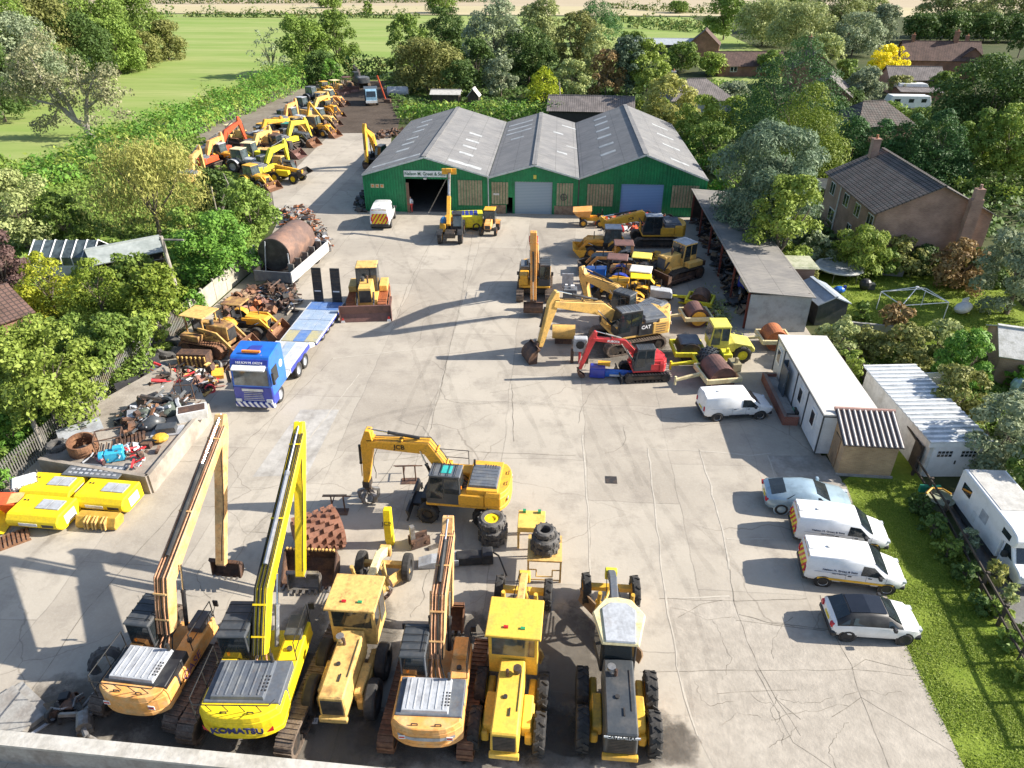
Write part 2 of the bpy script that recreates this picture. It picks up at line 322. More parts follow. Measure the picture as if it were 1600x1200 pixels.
M_ROWG = ground_mat('dusty_worn_ground', [(0.20, 0.17, 0.135), (0.29, 0.26, 0.215), (0.13, 0.105, 0.08)], [0.2, 1.5])
def concrete():
    m = bpy.data.materials.new('yard_concrete'); m.use_nodes = True; nt = m.node_tree; N = nt.nodes; Lk = nt.links.new; b = N['Principled BSDF']
    b.inputs['Roughness'].default_value = 0.8; b.inputs['Specular IOR Level'].default_value = 0.3
    tc = N.new('ShaderNodeTexCoord')
    br = N.new('ShaderNodeTexBrick'); br.offset = 0.37; br.inputs['Scale'].default_value = 1
    br.inputs['Color1'].default_value = (0.32, 0.283, 0.235, 1); br.inputs['Color2'].default_value = (0.405, 0.365, 0.305, 1); br.inputs['Mortar'].default_value = (0.25, 0.225, 0.19, 1)
    br.inputs['Mortar Size'].default_value = 0.035; br.inputs['Brick Width'].default_value = 9.0; br.inputs['Row Height'].default_value = 4.6; br.inputs['Mortar Smooth'].default_value = 0.6
    mp = N.new('ShaderNodeMapping'); mp.inputs['Rotation'].default_value = (0, 0, R(90)); mp.inputs['Location'].default_value = (1.2, 2.2, 0)
    nd = N.new('ShaderNodeTexNoise'); nd.inputs['Scale'].default_value = 0.35; nd.inputs['Detail'].default_value = 6; Lk(tc.outputs['Object'], nd.inputs['Vector'])
    ad = N.new('ShaderNodeMix'); ad.data_type = 'VECTOR'; ad.factor_mode = 'UNIFORM'
    va = N.new('ShaderNodeVectorMath'); va.operation = 'MULTIPLY_ADD'; va.inputs[1].default_value = (0.5, 0.5, 0); Lk(nd.outputs['Color'], va.inputs[0]); Lk(tc.outputs['Object'], va.inputs[2])
    Lk(va.outputs[0], mp.inputs[0]); Lk(mp.outputs[0], br.inputs['Vector'])
    out = br.outputs['Color']
    def blend(col, noise_scale, lo, hi, fac, detail=8, stretch=None):
        nonlocal out
        n = N.new('ShaderNodeTexNoise'); n.inputs['Scale'].default_value = noise_scale; n.inputs['Detail'].default_value = detail; n.inputs['Roughness'].default_value = 0.7
        if stretch:
            q = N.new('ShaderNodeMapping'); q.inputs['Scale'].default_value = stretch; Lk(tc.outputs['Object'], q.inputs[0]); Lk(q.outputs[0], n.inputs['Vector'])
        else: Lk(tc.outputs['Object'], n.inputs['Vector'])
        r = N.new('ShaderNodeMapRange'); r.inputs[1].default_value = lo; r.inputs[2].default_value = hi; r.inputs[4].default_value = fac; Lk(n.outputs[0], r.inputs[0])
        mx = N.new('ShaderNodeMix'); mx.data_type = 'RGBA'; mx.inputs[7].default_value = rgb(col); Lk(out, mx.inputs[6]); Lk(r.outputs[0], mx.inputs[0]); out = mx.outputs[2]
    blend((0.50, 0.45, 0.375), 0.13, 0.42, 0.68, 0.75)
    blend((0.26, 0.23, 0.195), 0.5, 0.50, 0.70, 0.8)
    blend((0.25, 0.22, 0.18), 1.1, 0.60, 0.72, 0.5, stretch=(1, 0.3, 1))
    blend((0.5, 0.48, 0.44), 9, 0.5, 0.75, 0.3)
    blend((0.16, 0.13, 0.10), 0.8, 0.68, 0.76, 0.7)
    # long cracks
    vo = N.new('ShaderNodeTexVoronoi'); vo.feature = 'DISTANCE_TO_EDGE'; vo.inputs['Scale'].default_value = 0.13
    v2 = N.new('ShaderNodeVectorMath'); v2.operation = 'MULTIPLY_ADD'; v2.inputs[1].default_value = (2.2, 2.2, 0); Lk(nd.outputs['Color'], v2.inputs[0]); Lk(tc.outputs['Object'], v2.inputs[2])
    Lk(v2.outputs[0], vo.inputs['Vector'])
    r = N.new('ShaderNodeMapRange'); r.inputs[1].default_value = 0.0015; r.inputs[2].default_value = 0.004; r.inputs[3].default_value = 0.38; r.inputs[4].default_value = 0; Lk(vo.outputs['Distance'], r.inputs[0])
    n4 = N.new('ShaderNodeTexNoise'); n4.inputs['Scale'].default_value = 0.12; Lk(tc.outputs['Object'], n4.inputs['Vector'])
    r4 = N.new('ShaderNodeMapRange'); r4.inputs[1].default_value = 0.45; r4.inputs[2].default_value = 0.55; Lk(n4.outputs[0], r4.inputs[0])
    mu = math_node(N, 'MULTIPLY'); Lk(r.outputs[0], mu.inputs[0]); Lk(r4.outputs[0], mu.inputs[1])
    mx = N.new('ShaderNodeMix'); mx.data_type = 'RGBA'; mx.inputs[7].default_value = (0.12, 0.10, 0.08, 1); Lk(out, mx.inputs[6]); Lk(mu.outputs[0], mx.inputs[0])
    Lk(mx.outputs[2], b.inputs['Base Color'])
    n5 = N.new('ShaderNodeTexNoise'); n5.inputs['Scale'].default_value = 6; n5.inputs['Detail'].default_value = 6; Lk(tc.outputs['Object'], n5.inputs['Vector'])
    bp = N.new('ShaderNodeBump'); bp.inputs['Strength'].default_value = 0.25; bp.inputs['Distance'].default_value = 0.03; Lk(n5.outputs[0], bp.inputs['Height']); Lk(bp.outputs[0], b.inputs['Normal'])
    return m
M_CONC = concrete()
sheet('ground', [(-3000, -200), (3000, -200), (3000, 4000), (-3000, 4000)], -0.03, M_SCRUB)
sheet('pasture', [(-420, 40), (-48, 55), (-44, 75), (-48, 120), (-40, 150), (-38, 176), (-10, 190), (60, 230), (60, 372), (-420, 385)], -0.022, M_FIELD)
sheet('stubble_field', [(-700, 392), (500, 376), (800, 600), (-900, 445)], -0.02, M_STUB)
sheet('far_stubble_field', [(-900, 455), (700, 455), (1500, 1600), (-1500, 1600)], -0.018, M_STUB2)
sheet('far_meadow', [(35, 170), (58, 168), (75, 225), (35, 232)], -0.014, M_FIELD)
sheet('village_green', [(88, 148), (190, 140), (200, 175), (95, 182)], -0.014, M_LAWN)
yard = sheet('yard', gp((-260, 1120), (-40, 790), (100, 672), (300, 508), (400, 420), (432, 350), (425, 300), (500, 225), (524, 203), (612, 203)) + [Vector((-19, 80)), Vector((-19, 76)), Vector((19, 76)), Vector((18.9, 47))] + gp((1215, 575), (1300, 745), (1322, 757), (1368, 880), (1412, 1000), (1440, 1060), (1470, 1120), (1512, 1210), (1560, 1330), (-300, 1330)), 0.0, M_CONC)
sheet('earth_track', gp((520, 208), (545, 126), (640, 126), (620, 208)), 0.004, M_DIRT)
sheet('machine_row_ground', gp((428, 350), (425, 300), (500, 225), (524, 203), (545, 126), (470, 122), (300, 205), (230, 240), (300, 300)), -0.012, M_ROWG)
sheet('verge', gp((1318, 750), (1368, 880), (1412, 1000), (1440, 1060), (1470, 1120), (1512, 1210), (1560, 1330), (1760, 1330), (1640, 1110), (1530, 905), (1440, 750), (1410, 700)), -0.008, M_LAWN)
sheet('driveway', gp((1470, 770), (1545, 905), (1660, 1120), (1900, 1100), (1720, 760)), -0.004, M_DRIVE)
sheet('garden_lawn', gp((1262, 430), (1300, 415), (1420, 428), (1560, 440), (1640, 520), (1560, 560), (1400, 545), (1290, 520)), -0.005, M_LAWN)
# oil and mud trodden under the parked front row, with its own ragged outline
rg = random.Random(3)
def stain_mat():
    m = M_GREASE; nt = m.node_tree; N = nt.nodes; Lk = nt.links.new
    at = N.new('ShaderNodeAttribute'); at.attribute_name = 'core'; tc = N.new('ShaderNodeTexCoord')
    n = N.new('ShaderNodeTexNoise'); n.inputs['Scale'].default_value = 0.9; n.inputs['Detail'].default_value = 9; n.inputs['Roughness'].default_value = .7; Lk(tc.outputs['Object'], n.inputs['Vector'])
    ad = math_node(N, 'ADD'); Lk(at.outputs['Fac'], ad.inputs[0]); Lk(n.outputs[0], ad.inputs[1])
    r = N.new('ShaderNodeMapRange'); r.inputs[1].default_value = .78; r.inputs[2].default_value = 1.05; r.inputs[4].default_value = .62; Lk(ad.outputs[0], r.inputs[0])
    tr = N.new('ShaderNodeBsdfTransparent'); mx = N.new('ShaderNodeMixShader'); Lk(r.outputs[0], mx.inputs[0]); Lk(tr.outputs[0], mx.inputs[1]); Lk(N['Principled BSDF'].outputs[0], mx.inputs[2]); Lk(mx.outputs[0], N['Material Output'].inputs[0])
stain_mat()
def blob_sheet(name, cx, cy, rx, ry, z, m, n=26):
    "a stain: fan of faces whose 'core' value falls from 1 at the middle to 0 at the ragged rim"
    vs = [(cx, cy, z)] + [(cx + rx * k * math.cos(2 * math.pi * i / n), cy + ry * k * math.sin(2 * math.pi * i / n), z) for k in (.55, 1.0) for i in range(n)]
    fs = [(0, 1 + i, 1 + (i + 1) % n) for i in range(n)] + [(1 + i, 1 + n + i, 1 + n + (i + 1) % n, 1 + (i + 1) % n) for i in range(n)]
    mb = MB(); mb.add(vs, fs); o = mb.build(name, m); at = o.data.attributes.new('core', 'FLOAT', 'POINT'); at.data.foreach_set('value', [.75] + [.5] * n + [0.0] * n); return struct(o)
for k, (px, py, rx, ry) in enumerate([(130, 1110, 4.2, 2.3), (300, 1150, 4.4, 2.1), (520, 1155, 5.0, 2.0), (700, 1150, 5.0, 1.9), (850, 1150, 3.6, 1.8), (560, 1010, 2.2, 4), (740, 1040, 2.2, 4), (890, 1030, 2.4, 4), (980, 1150, 3.2, 1.8), (1060, 1165, 1.2, 1.2), (470, 1000, 1.5, 3), (980, 540, 5, 5), (990, 430, 5, 9), (420, 500, 3, 5)]):
    p = G(px, py); blob_sheet('oil_stain', p.x, p.y, rx, ry, 0.004 + k * 0.0005, M_GREASE)
M_CLINE = mat('dark_joint_filler', (0.17, 0.15, 0.12), 0.9, col2=(0.34, 0.305, 0.255), scale=1.6)
M_PLINE = mat('pale_joint_filler', (0.47, 0.43, 0.365), 0.9, col2=(0.40, 0.365, 0.31), scale=0.8)
def lines(name, m, z, w, polys):
    mb = MB()
    for pl in polys:
        P = []
        for a, b in zip(pl, pl[1:]):
            A, B = G(*a), G(*b); k = max(2, int((B - A).length / 0.6))
            for i in range(k): P.append(A.lerp(B, i / k))
        P.append(G(*pl[-1]))
        Q = []
        for i, p in enumerate(P):
            d = (P[min(i + 1, len(P) - 1)] - P[max(i - 1, 0)]).normalized(); nn = Vector((-d.y, d.x, 0))
            p = p + nn * rg.gauss(0, 0.028); ww = w * (0.55 + rg.random() * 0.8)
            Q.append((p + nn * ww / 2, p - nn * ww / 2))
        for (a, b), (c, d) in zip(Q, Q[1:]): mb.quad((a.x, a.y, z), (b.x, b.y, z), (d.x, d.y, z), (c.x, c.y, z))
    return struct(mb.build(name, m))
lines('dark_joints', M_CLINE, 0.0085, 0.026, [
    [(40, 1095), (137, 950), (303, 764), (440, 640), (520, 560)], [(560, 800), (640, 690), (690, 600), (720, 470), (745, 330)], 
    [(1030, 935), (1150, 940), (1260, 935)], [(1135, 860), (1152, 960), (1185, 1045), (1250, 1150)], [(1000, 1050), (1180, 1048), (1330, 1045), (1440, 1058)], [(1150, 970), (1290, 985)],
    [(1300, 985), (1330, 1040), (1345, 1090), (1390, 1200)], [(1280, 930), (1300, 985)], [(800, 600), (803, 690)], [(660, 720), (680, 640), (700, 560)], [(240, 960), (160, 1050)], [(600, 720), (720, 705), (900, 712)],
    [(700, 330), (640, 440), (610, 520)], [(560, 350), (520, 400)], [(1180, 1045), (1240, 1160), (1300, 1200)], [(1345, 1090), (1500, 1180)], [(1210, 1090), (1250, 1125)], [(1120, 1085), (1180, 1080), (1245, 1078)], [(1060, 965), (1095, 945), (1130, 938)], [(1155, 960), (1200, 972), (1300, 985)], [(1300, 1120), (1345, 1090)], [(1330, 1045), (1352, 1030), (1440, 1050)], [(380, 830), (470, 838), (540, 842)]])
def wander(n, x0, x1, y0, y1):
    out = []
    for _ in range(n):
        x, y, a_ = rg.uniform(x0, x1), rg.uniform(y0, y1), rg.uniform(0, 6.28); P = [(x, y)]
        for _ in range(rg.randint(4, 12)): a_ += rg.gauss(0, .32); x += 13 * math.cos(a_); y += 9 * math.sin(a_); P.append((x, y))
        out.append(P)
    return out
lines('hairline_cracks', M_CLINE, 0.0075, 0.02, wander(6, 1200, 1330, 1085, 1170) + wander(7, 1050, 1420, 960, 1160) + wander(10, 100, 700, 700, 950) + wander(7, 620, 1000, 480, 700))
lines('pale_joints', M_PLINE, 0.0095, 0.07, [
    [(1013, 700), (1024, 800), (1036, 905), (1048, 980), (1062, 1060), (1090, 1150)], [(1092, 702), (1110, 760), (1130, 830), (1140, 890)], [(1018, 702), (1092, 704), (1170, 712), (1205, 708)], [(1045, 935), (1140, 932)], [(1135, 842), (1250, 842)],
    [(910, 680), (918, 790), (923, 900)], [(520, 560), (700, 540)], [(560, 585), (480, 690)], [(1200, 712), (1215, 760)]])
M_TYREM = M_GREASE.copy(); M_TYREM.name = 'tyre_marks'
for nd_ in M_TYREM.node_tree.nodes:
    if nd_.type == 'MAP_RANGE' and abs(nd_.inputs[4].default_value - .62) < .01: nd_.inputs[1].default_value = .30; nd_.inputs[2].default_value = .75; nd_.inputs[4].default_value = .13
def arc(x0, y0, x1, y1, x2, y2): return [[((1 - t) ** 2 * x0 + 2 * t * (1 - t) * x1 + t * t * x2 + k, (1 - t) ** 2 * y0 + 2 * t * (1 - t) * y1 + t * t * y2) for t in [i / 9 for i in range(10)]] for k in (0, 42)]
lines('tyre_marks', M_TYREM, 0.0065, 0.28, arc(600, 720, 660, 560, 790, 350) + arc(740, 960, 700, 640, 560, 330) + arc(960, 760, 880, 560, 800, 360) + arc(470, 700, 640, 600, 900, 640) + arc(850, 700, 760, 480, 600, 400) + arc(1120, 900, 1000, 760, 900, 560) + arc(300, 900, 420, 760, 520, 600) + arc(1080, 1120, 1060, 900, 900, 700))
M_PATCH = mat('patched_concrete', (0.43, 0.41, 0.38), 0.85, col2=(0.33, 0.31, 0.28), scale=0.6, bump=0.15)
M_PATCH2 = mat('worn_dark_concrete', (0.27, 0.245, 0.21), 0.85, col2=(0.37, 0.34, 0.30), scale=0.9, bump=0.2)
sheet('concrete_patch', gp((395, 745), (470, 640), (530, 640), (480, 742)), 0.0045, M_PATCH)
sheet('dark_concrete_patch', gp((1200, 712), (1290, 712), (1315, 750), (1318, 800), (1240, 800)), 0.005, M_PATCH2)
sheet('rough_concrete_patch', gp((1038, 934), (1090, 938), (1142, 931), (1155, 962), (1210, 978), (1290, 984), (1330, 960), (1395, 960), (1412, 1000), (1440, 1060), (1470, 1120), (1512, 1210), (1560, 1330), (1190, 1330), (1120, 1210), (1090, 1150), (1062, 1060), (1048, 980)), 0.0045, mat('rough_concrete', (0.40, 0.36, 0.305), 0.9, col2=(0.315, 0.28, 0.235), scale=0.55, bump=0.3, lo=.35, hi=.7))
mh = MB(); p = G(955, 750); mh.box((p.x, p.y, 0.008), (0.6, 0.6, 0.016)); tag(mh.build('manhole_cover', DSTEEL), 'small square rusty manhole cover in the open concrete', 'manhole cover')

# ------------------------------------------------------------------ front parapet wall
def strip_wall(p, q, h, t, name, m, parent=None, z=0):
    a = head(p, q); L = (Vector((q.x, q.y)) - Vector((p.x, p.y))).length
    mb = MB().at((p.x, p.y, z), a); mb.box((L / 2, 0, h / 2), (L, t, h)); return mb.build(name, m, parent)
BLOCKW = mat('concrete_blockwork', (0.33, 0.32, 0.30), 0.9, col2=(0.24, 0.22, 0.2), scale=1.5, bump=0.3)
pw = thing('boundary_wall', 'low grey block wall with pale coping along the bottom left edge of the yard', 'wall')
a, b = G(-160, 1136, 1.2), G(600, 1212, 1.2)
strip_wall(a, b, 1.1, 0.32, 'wall', BLOCKW, pw); strip_wall(a, b, 0.1, 0.5, 'coping', mat('pale_coping', (0.5, 0.48, 0.44), 0.9, col2=(0.36, 0.34, 0.3), bump=0.3, scale=1.2), pw, z=1.103)

# ------------------------------------------------------------------ green warehouses
GREEN = mat('green_sheeting', (0.012, 0.25, 0.09), 0.5, col2=(0.012, 0.19, 0.075), scale=0.5, var=0.15)
BEIGE = mat('beige_plastic_sheeting', (0.40, 0.35, 0.22), 0.6, col2=(0.27, 0.23, 0.14), scale=0.9, lo=0.4, hi=0.7, var=0.2)
FASC = mat('pale_fascia', (0.55, 0.60, 0.58), 0.5)
SHUT = stripes('blue_grey_shutter', [(0.33, 0.41, 0.47), (0.26, 0.33, 0.385)], (0, 0, 1), 0.16, 0.6)
SHUTB = stripes('blue_shutter', [(0.20, 0.36, 0.62), (0.155, 0.29, 0.53)], (0, 0, 1), 0.16, 0.6)
FIBR = mat('translucent_rooflight', (0.44, 0.45, 0.45), 0.45, col2=(0.27, 0.275, 0.27), scale=1.2)
def roofmat(name, c1, c2, c3):
    m = bpy.data.materials.new(name); m.use_nodes = True; nt = m.node_tree; N = nt.nodes; Lk = nt.links.new; b = N['Principled BSDF']; b.inputs['Roughness'].default_value = 0.85; b.inputs['Specular IOR Level'].default_value = 0.25
    tc = N.new('ShaderNodeTexCoord'); out = None
    for i, (sc, st, lo, hi, f) in enumerate([(0.35, (1, 1, 1), 0.4, 0.65, 1), (1.6, (0.25, 1.3, 1), 0.48, 0.7, 0.8), (7, (1, 1, 1), 0.5, 0.75, 0.45)]):
        mp = N.new('ShaderNodeMapping'); mp.inputs['Scale'].default_value = st; Lk(tc.outputs['Object'], mp.inputs[0])
        n = N.new('ShaderNodeTexNoise'); n.inputs['Scale'].default_value = sc; n.inputs['Detail'].default_value = 8; n.inputs['Roughness'].default_value = 0.7; Lk(mp.outputs[0], n.inputs['Vector'])
        r = N.new('ShaderNodeMapRange'); r.inputs[1].default_value = lo; r.inputs[2].default_value = hi; r.inputs[4].default_value = f; Lk(n.outputs[0], r.inputs[0])
        mx = N.new('ShaderNodeMix'); mx.data_type = 'RGBA'
        if out is None: mx.inputs[6].default_value = rgb(c1)
        else: Lk(out, mx.inputs[6])
        mx.inputs[7].default_value = rgb([c2, c3, c2][i]); Lk(r.outputs[0], mx.inputs[0]); out = mx.outputs[2]
    # lap joints between courses of sheets
    sx = N.new('ShaderNodeSeparateXYZ'); Lk(tc.outputs['Object'], sx.inputs[0])
    mu = math_node(N, 'MULTIPLY', None, 1 / 2.2); Lk(sx.outputs[0], mu.inputs[0]); fr = math_node(N, 'FRACT'); Lk(mu.outputs[0], fr.inputs[0]); lt = math_node(N, 'LESS_THAN', None, 0.025); Lk(fr.outputs[0], lt.inputs[0])
    ml = math_node(N, 'MULTIPLY', None, 0.5); Lk(lt.outputs[0], ml.inputs[0])
    mx = N.new('ShaderNodeMix'); mx.data_type = 'RGBA'; mx.inputs[7].default_value = rgb([c * 0.4 for c in c1]); Lk(out, mx.inputs[6]); Lk(ml.outputs[0], mx.inputs[0])
    Lk(mx.outputs[2], b.inputs['Base Color'])
    mw = math_node(N, 'MULTIPLY', None, 2 * math.pi / 0.3); Lk(sx.outputs[1], mw.inputs[0]); sn = math_node(N, 'SINE'); Lk(mw.outputs[0], sn.inputs[0])
    bp = N.new('ShaderNodeBump'); bp.inputs['Strength'].default_value = 0.55; bp.inputs['Distance'].default_value = 0.06; Lk(sn.outputs[0], bp.inputs['Height']); Lk(bp.outputs[0], b.inputs['Normal'])
    return m
ROOF = roofmat('weathered_fibre_cement', (0.20, 0.20, 0.205), (0.27, 0.265, 0.26), (0.14, 0.137, 0.14))
def corr_wall(x0, x1, y, top, openings, pitch=0.3, amp=0.035):
    "ribbed sheeting facing -y with real ribs; openings = (xa, xb, za, zb)"
    mb = MB(); xs = set([x0, x1]); k = x0
    while k < x1: xs.add(round(k, 4)); k += pitch / 2
    for o in openings: xs.add(o[0]); xs.add(o[1])
    xs = sorted(xs)
    for i, (a, b) in enumerate(zip(xs, xs[1:])):
        c = (a + b) / 2; spans = [(0, None)]
        for (xa, xb, za, zb) in openings:
            if xa <= c <= xb: spans = [(s0, za if s0 < za else s0) for s0, _ in spans if za > 0.01] + [(zb, None)]
        ya = y - amp if i % 2 == 0 else y + amp; yb = ya
        for s0, s1 in spans:
            ta, tb = (top(a), top(b)) if s1 is None else (s1, s1)
            mb.quad((a, ya, s0), (b, yb, s0), (b, yb, tb), (a, ya, ta))
            if i: mb.quad((a, y - amp, s0), (a, y + amp, s0), (a, y + amp, ta), (a, y - amp, ta))
    return mb
def warehouse(label, x0, x1, yf, yb, ze, zr, openings, lights, back_door=True):
    t = thing('warehouse', label, 'warehouse', (0, 0, 0), 0, 'green bays of the warehouse row')
    xm = (x0 + x1) / 2; w = (x1 - x0) / 2
    top = lambda x: zr - (zr - ze) * abs(x - xm) / w
    corr_wall(x0, x1, yf, top, openings).build('front_wall', GREEN, t, fix=False)
    mb = MB(); mb.add([(x0 + .02, yb, 0), (x1 - .02, yb, 0), (x1 - .02, yb, ze), (xm, yb, zr - .02), (x0 + .02, yb, ze)], [(0, 1, 2, 3, 4)])
    mb.box((x0 + .06, (yf + yb) / 2, ze / 2 - .05), (0.1, yb - yf - .2, ze - .1)); mb.box((x1 - .06, (yf + yb) / 2, ze / 2 - .05), (0.1, yb - yf - .2, ze - .1))
    mb.build('wall', GREEN, t)
    for sgn in (-1, 1):
        L = math.hypot(w, zr - ze); an = math.atan2(zr - ze, w)
        r = MB(); r.box((L / 2 - .03, 0, 0.03), (L - .02, yb - yf + .5, 0.07))
        o = r.build('roof', ROOF, t)
        M = Matrix.Translation((xm, (yf + yb) / 2 , zr)) @ Matrix.Rotation(0 if sgn > 0 else math.pi, 4, 'Z') @ Matrix.Rotation(an, 4, 'Y')
        o.matrix_local = M
        for (sg, a, y0, la, lb) in lights:
            if sg == sgn:
                q = MB(); q.box((a * L, (y0 - .5) * (yb - yf) * sgn, 0.072), (la, lb, 0.02)); p = q.build('rooflight', FIBR, t); p.matrix_local = M
        f = MB(); f.box((L / 2, 0, 0), (L, 0.06, 0.16)); fo = f.build('barge_board', FASC, t)
        fo.matrix_local = Matrix.Translation((xm, yf - .3, zr - .03)) @ Matrix.Rotation(0 if sgn > 0 else math.pi, 4, 'Z') @ Matrix.Rotation(an, 4, 'Y')
    g = MB(); g.box((xm, (yf + yb) / 2, zr + 0.07), (0.5, yb - yf + .5, 0.06)); g.build('ridge_cap', ROOF, t)
    return t
YF, YB = 74.55, 102.5
WX = [-20.3, -6.9, 2.58, 15.7]
lt1 = [(-1, 0.55, f, 1.5, 0.9) for f in (0.25, 0.37, 0.47, 0.62, 0.73, 0.85)] + [(-1, 0.5, 0.06, 5.4, 0.7)] + [(1, 0.55, f, 1.6, 0.8) for f in (0.2, 0.32, 0.43, 0.56)] + [(1, 0.6, 0.05, 3.6, 0.9)]
lt2 = [(-1, 0.55, 0.55, 1.6, 0.7), (-1, 0.55, 0.68, 3.3, 0.7), (-1, 0.55, 0.77, 3.3, 0.7), (-1, 0.55, 0.87, 3.3, 0.7), (1, 0.5, 0.65, 1.3, 0.8), (1, 0.85, 0.45, 1.4, 0.3), (1, 0.8, 0.85, 2, 0.6), (1, 0.6, 0.3, 1.2, 0.7)]
lt3 = [(-1, 0.52, f, 1.7, 0.85) for f in (0.2, 0.34, 0.5, 0.64, 0.78, 0.9)] + [(1, 0.6, f, 2.2, 0.8) for f in (0.1, 0.35, 0.55, 0.75)]
w1 = warehouse('left bay of the green warehouse row with the white name sign over an open doorway', WX[0], WX[1], YF, YB, 3.95, 5.85, [(-15.75, -11.3, 0, 3.55)], lt1)
w2 = warehouse('narrow middle bay of the green warehouse row with a grey roller shutter', WX[1], WX[2], YF, YB + .4, 3.88, 5.2, [(-4.2, -0.25, 0, 3.42), (-5.05, -4.42, 0, 1.75)], lt2)
w3 = warehouse('right bay of the green warehouse row with a blue roller shutter beside the lean-to', WX[2], WX[3], YF, YB, 3.95, 6.4, [(6.9, 11.3, 0, 3.35)], lt3)
def panel(parent, name, m, x0, x1, z0, z1, y=YF - .06, d=0.04, rib=None):
    if rib:
        mb = MB(); k = x0
        while k < x1 - 1e-3:
            e = min(k + rib, x1); mb.box(((k + e) / 2, y - .01, (z0 + z1) / 2), ((e - k) * .55, d + .03, z1 - z0)); mb.box((e - (e - k) * .22, y, (z0 + z1) / 2), ((e - k) * .45, d, z1 - z0 - .004)); k = e
    else: mb = MB().box(((x0 + x1) / 2, y, (z0 + z1) / 2), (x1 - x0, d, z1 - z0))
    return mb.build(name, m, parent)
panel(w1, 'window', BEIGE, -10.25, -7.65, 0.85, 3.5, rib=0.3)
panel(w2, 'window', BEIGE, -6.7, -4.9, 1.05, 3.35, rib=0.3); panel(w2, 'window', BEIGE, 0.15, 1.9, 1.0, 3.35, rib=0.3)
panel(w3, 'window', BEIGE, 3.35, 6.1, 1.0, 3.3, rib=0.3); panel(w3, 'window', BEIGE, 12.1, 14.9, 1.0, 3.3, rib=0.3)
BRK = mat('worn_brick', (0.30, 0.22, 0.15), 0.9, col2=(0.2, 0.13, 0.09), scale=2.5, bump=0.3)
panel(w2, 'brick_base', BRK, 0.0, 2.3, 0, 0.95); panel(w2, 'brick_base', BRK, -6.75, -5.15, 0, 0.95)
panel(w2, 'roller_shutter', SHUT, -4.2, -0.25, 0.0, 3.42, y=YF + .12); panel(w3, 'roller_shutter', SHUTB, 6.9, 11.3, 0, 3.35, y=YF + .12)
panel(w2, 'notice_board', DIRTW, -6.45, -5.85, 2.0, 2.2, y=YF - .1)
for (ww, xx) in ((w1, -6.98), (w2, 2.5)):
    d = MB(); d.cyl((xx, YF - .15, 0), (xx, YF - .15, 3.8), 0.06); d.box((xx + (0.08), YF - .14, 3.85), (0.34, 0.2, 0.16)); d.build('downpipe', FASC if ww == w1 else CABG, ww)
for xx in (-19.3, -18.8, -18.3): 
    q = panel(w1, 'warning_sign', mat('cream_notice', (0.6, 0.56, 0.35), 0.5), xx - .2, xx + .2, 2.55, 2.95, y=YF - .06); panel(q, 'symbol', AMBER, xx - .1, xx + .1, 2.68, 2.84, y=YF - .085, d=.01)
panel(w2, 'warning_sign', mat('yellow_notice', (0.7, 0.6, 0.1), 0.5), -2.25, -1.95, 3.75, 4.15)
SIGNW = mat('sign_white', (0.78, 0.82, 0.82), 0.4, var=0.02)
sg = panel(w1, 'name_sign', SIGNW, -15.85, -11.35, 3.78, 4.42, y=YF - .09)
SIGNG = mat('sign_green_letters', (0.012, 0.10, 0.06), 0.5)
text('Nelson M. Green & Sons', 0.46, SIGNG, sg, (-13.6, YF - .115, 4.09), (R(90), 0, 0), 'lettering', sx=0.93, bold=0.012)
lampb = MB(); lampb.box((-13.6, YF - .25, 3.66), (0.3, 0.3, 0.14)); lampb.build('lamp', DIRTW, w1)
wh = MB().at((0.95, YF - .13, 1.9), 0, 0, 0); wh.lathe([(0.3, -.03), (0.36, -.03), (0.36, .03), (0.3, .03)], 16); wh.tube([(0, 0, -.3), (0, 0, .3)], .03); wh.tube([(-.3, 0, 0), (.3, 0, 0)], .03); wh.build('wheel_emblem', CABG, w2)
sheet('warehouse_floor', [(-20.2, YF + .1), (15.6, YF + .1), (15.6, YB - .1), (-20.2, YB - .1)], 0.006, mat('dark_floor', (0.12, 0.115, 0.11), 0.9))
struct(MB().box((-2, 104.2, 1.1), (36, 0.2, 2.2)).build('wall', DWOOD)); 

# ------------------------------------------------------------------ lean-to shed on the right of the yard
sh = thing('lean_to_shed', 'long open fronted lean-to shed with a grey sloping roof on the right of the yard', 'shed')
m = MB(); m.box((16.4, 47.85, 1.42), (4.3, 0.08, 2.84)); m.build('end_wall', mat('galvanised_sheet', (0.36, 0.40, 0.44), 0.5, metal=0.2, col2=(0.28, 0.30, 0.32), scale=1.5, var=.06), sh)
m = MB(); m.box((18.5, 60.7, 1.4), (0.08, 25.6, 2.8)); m.box((16.3, 73.6, 1.4), (4.2, .08, 2.8)); m.build('wall', DWOOD, sh)
m = MB(); m.box((0, 0, 0), (4.75, 26.4, 0.06)); o = m.build('roof', roofmat('mossy_fibre_cement', (0.21, 0.20, 0.19), (0.30, 0.28, 0.25), (0.16, 0.155, 0.15)), sh); o.location = (16.35, 60.7, 3.0); o.rotation_euler = (0, R(4), 0)
for y in (48.2, 53.2, 58.2, 63.2, 68.2, 73.2):
    m = MB(); m.box((14.25, y, 1.52), (0.14, 0.14, 3.04)); m.build('post', mat('red_oxide_post', (0.2, 0.05, 0.035), 0.7), sh)
    m = MB(); m.box((16.35, y, 2.82), (4.3, 0.1, 0.14)); o = m.build('rafter', DWOOD, sh)
sheet('shed_floor', [(14.1, 47.9), (18.45, 47.9), (18.45, 73.6), (14.1, 73.6)], 0.003, M_GREASE)
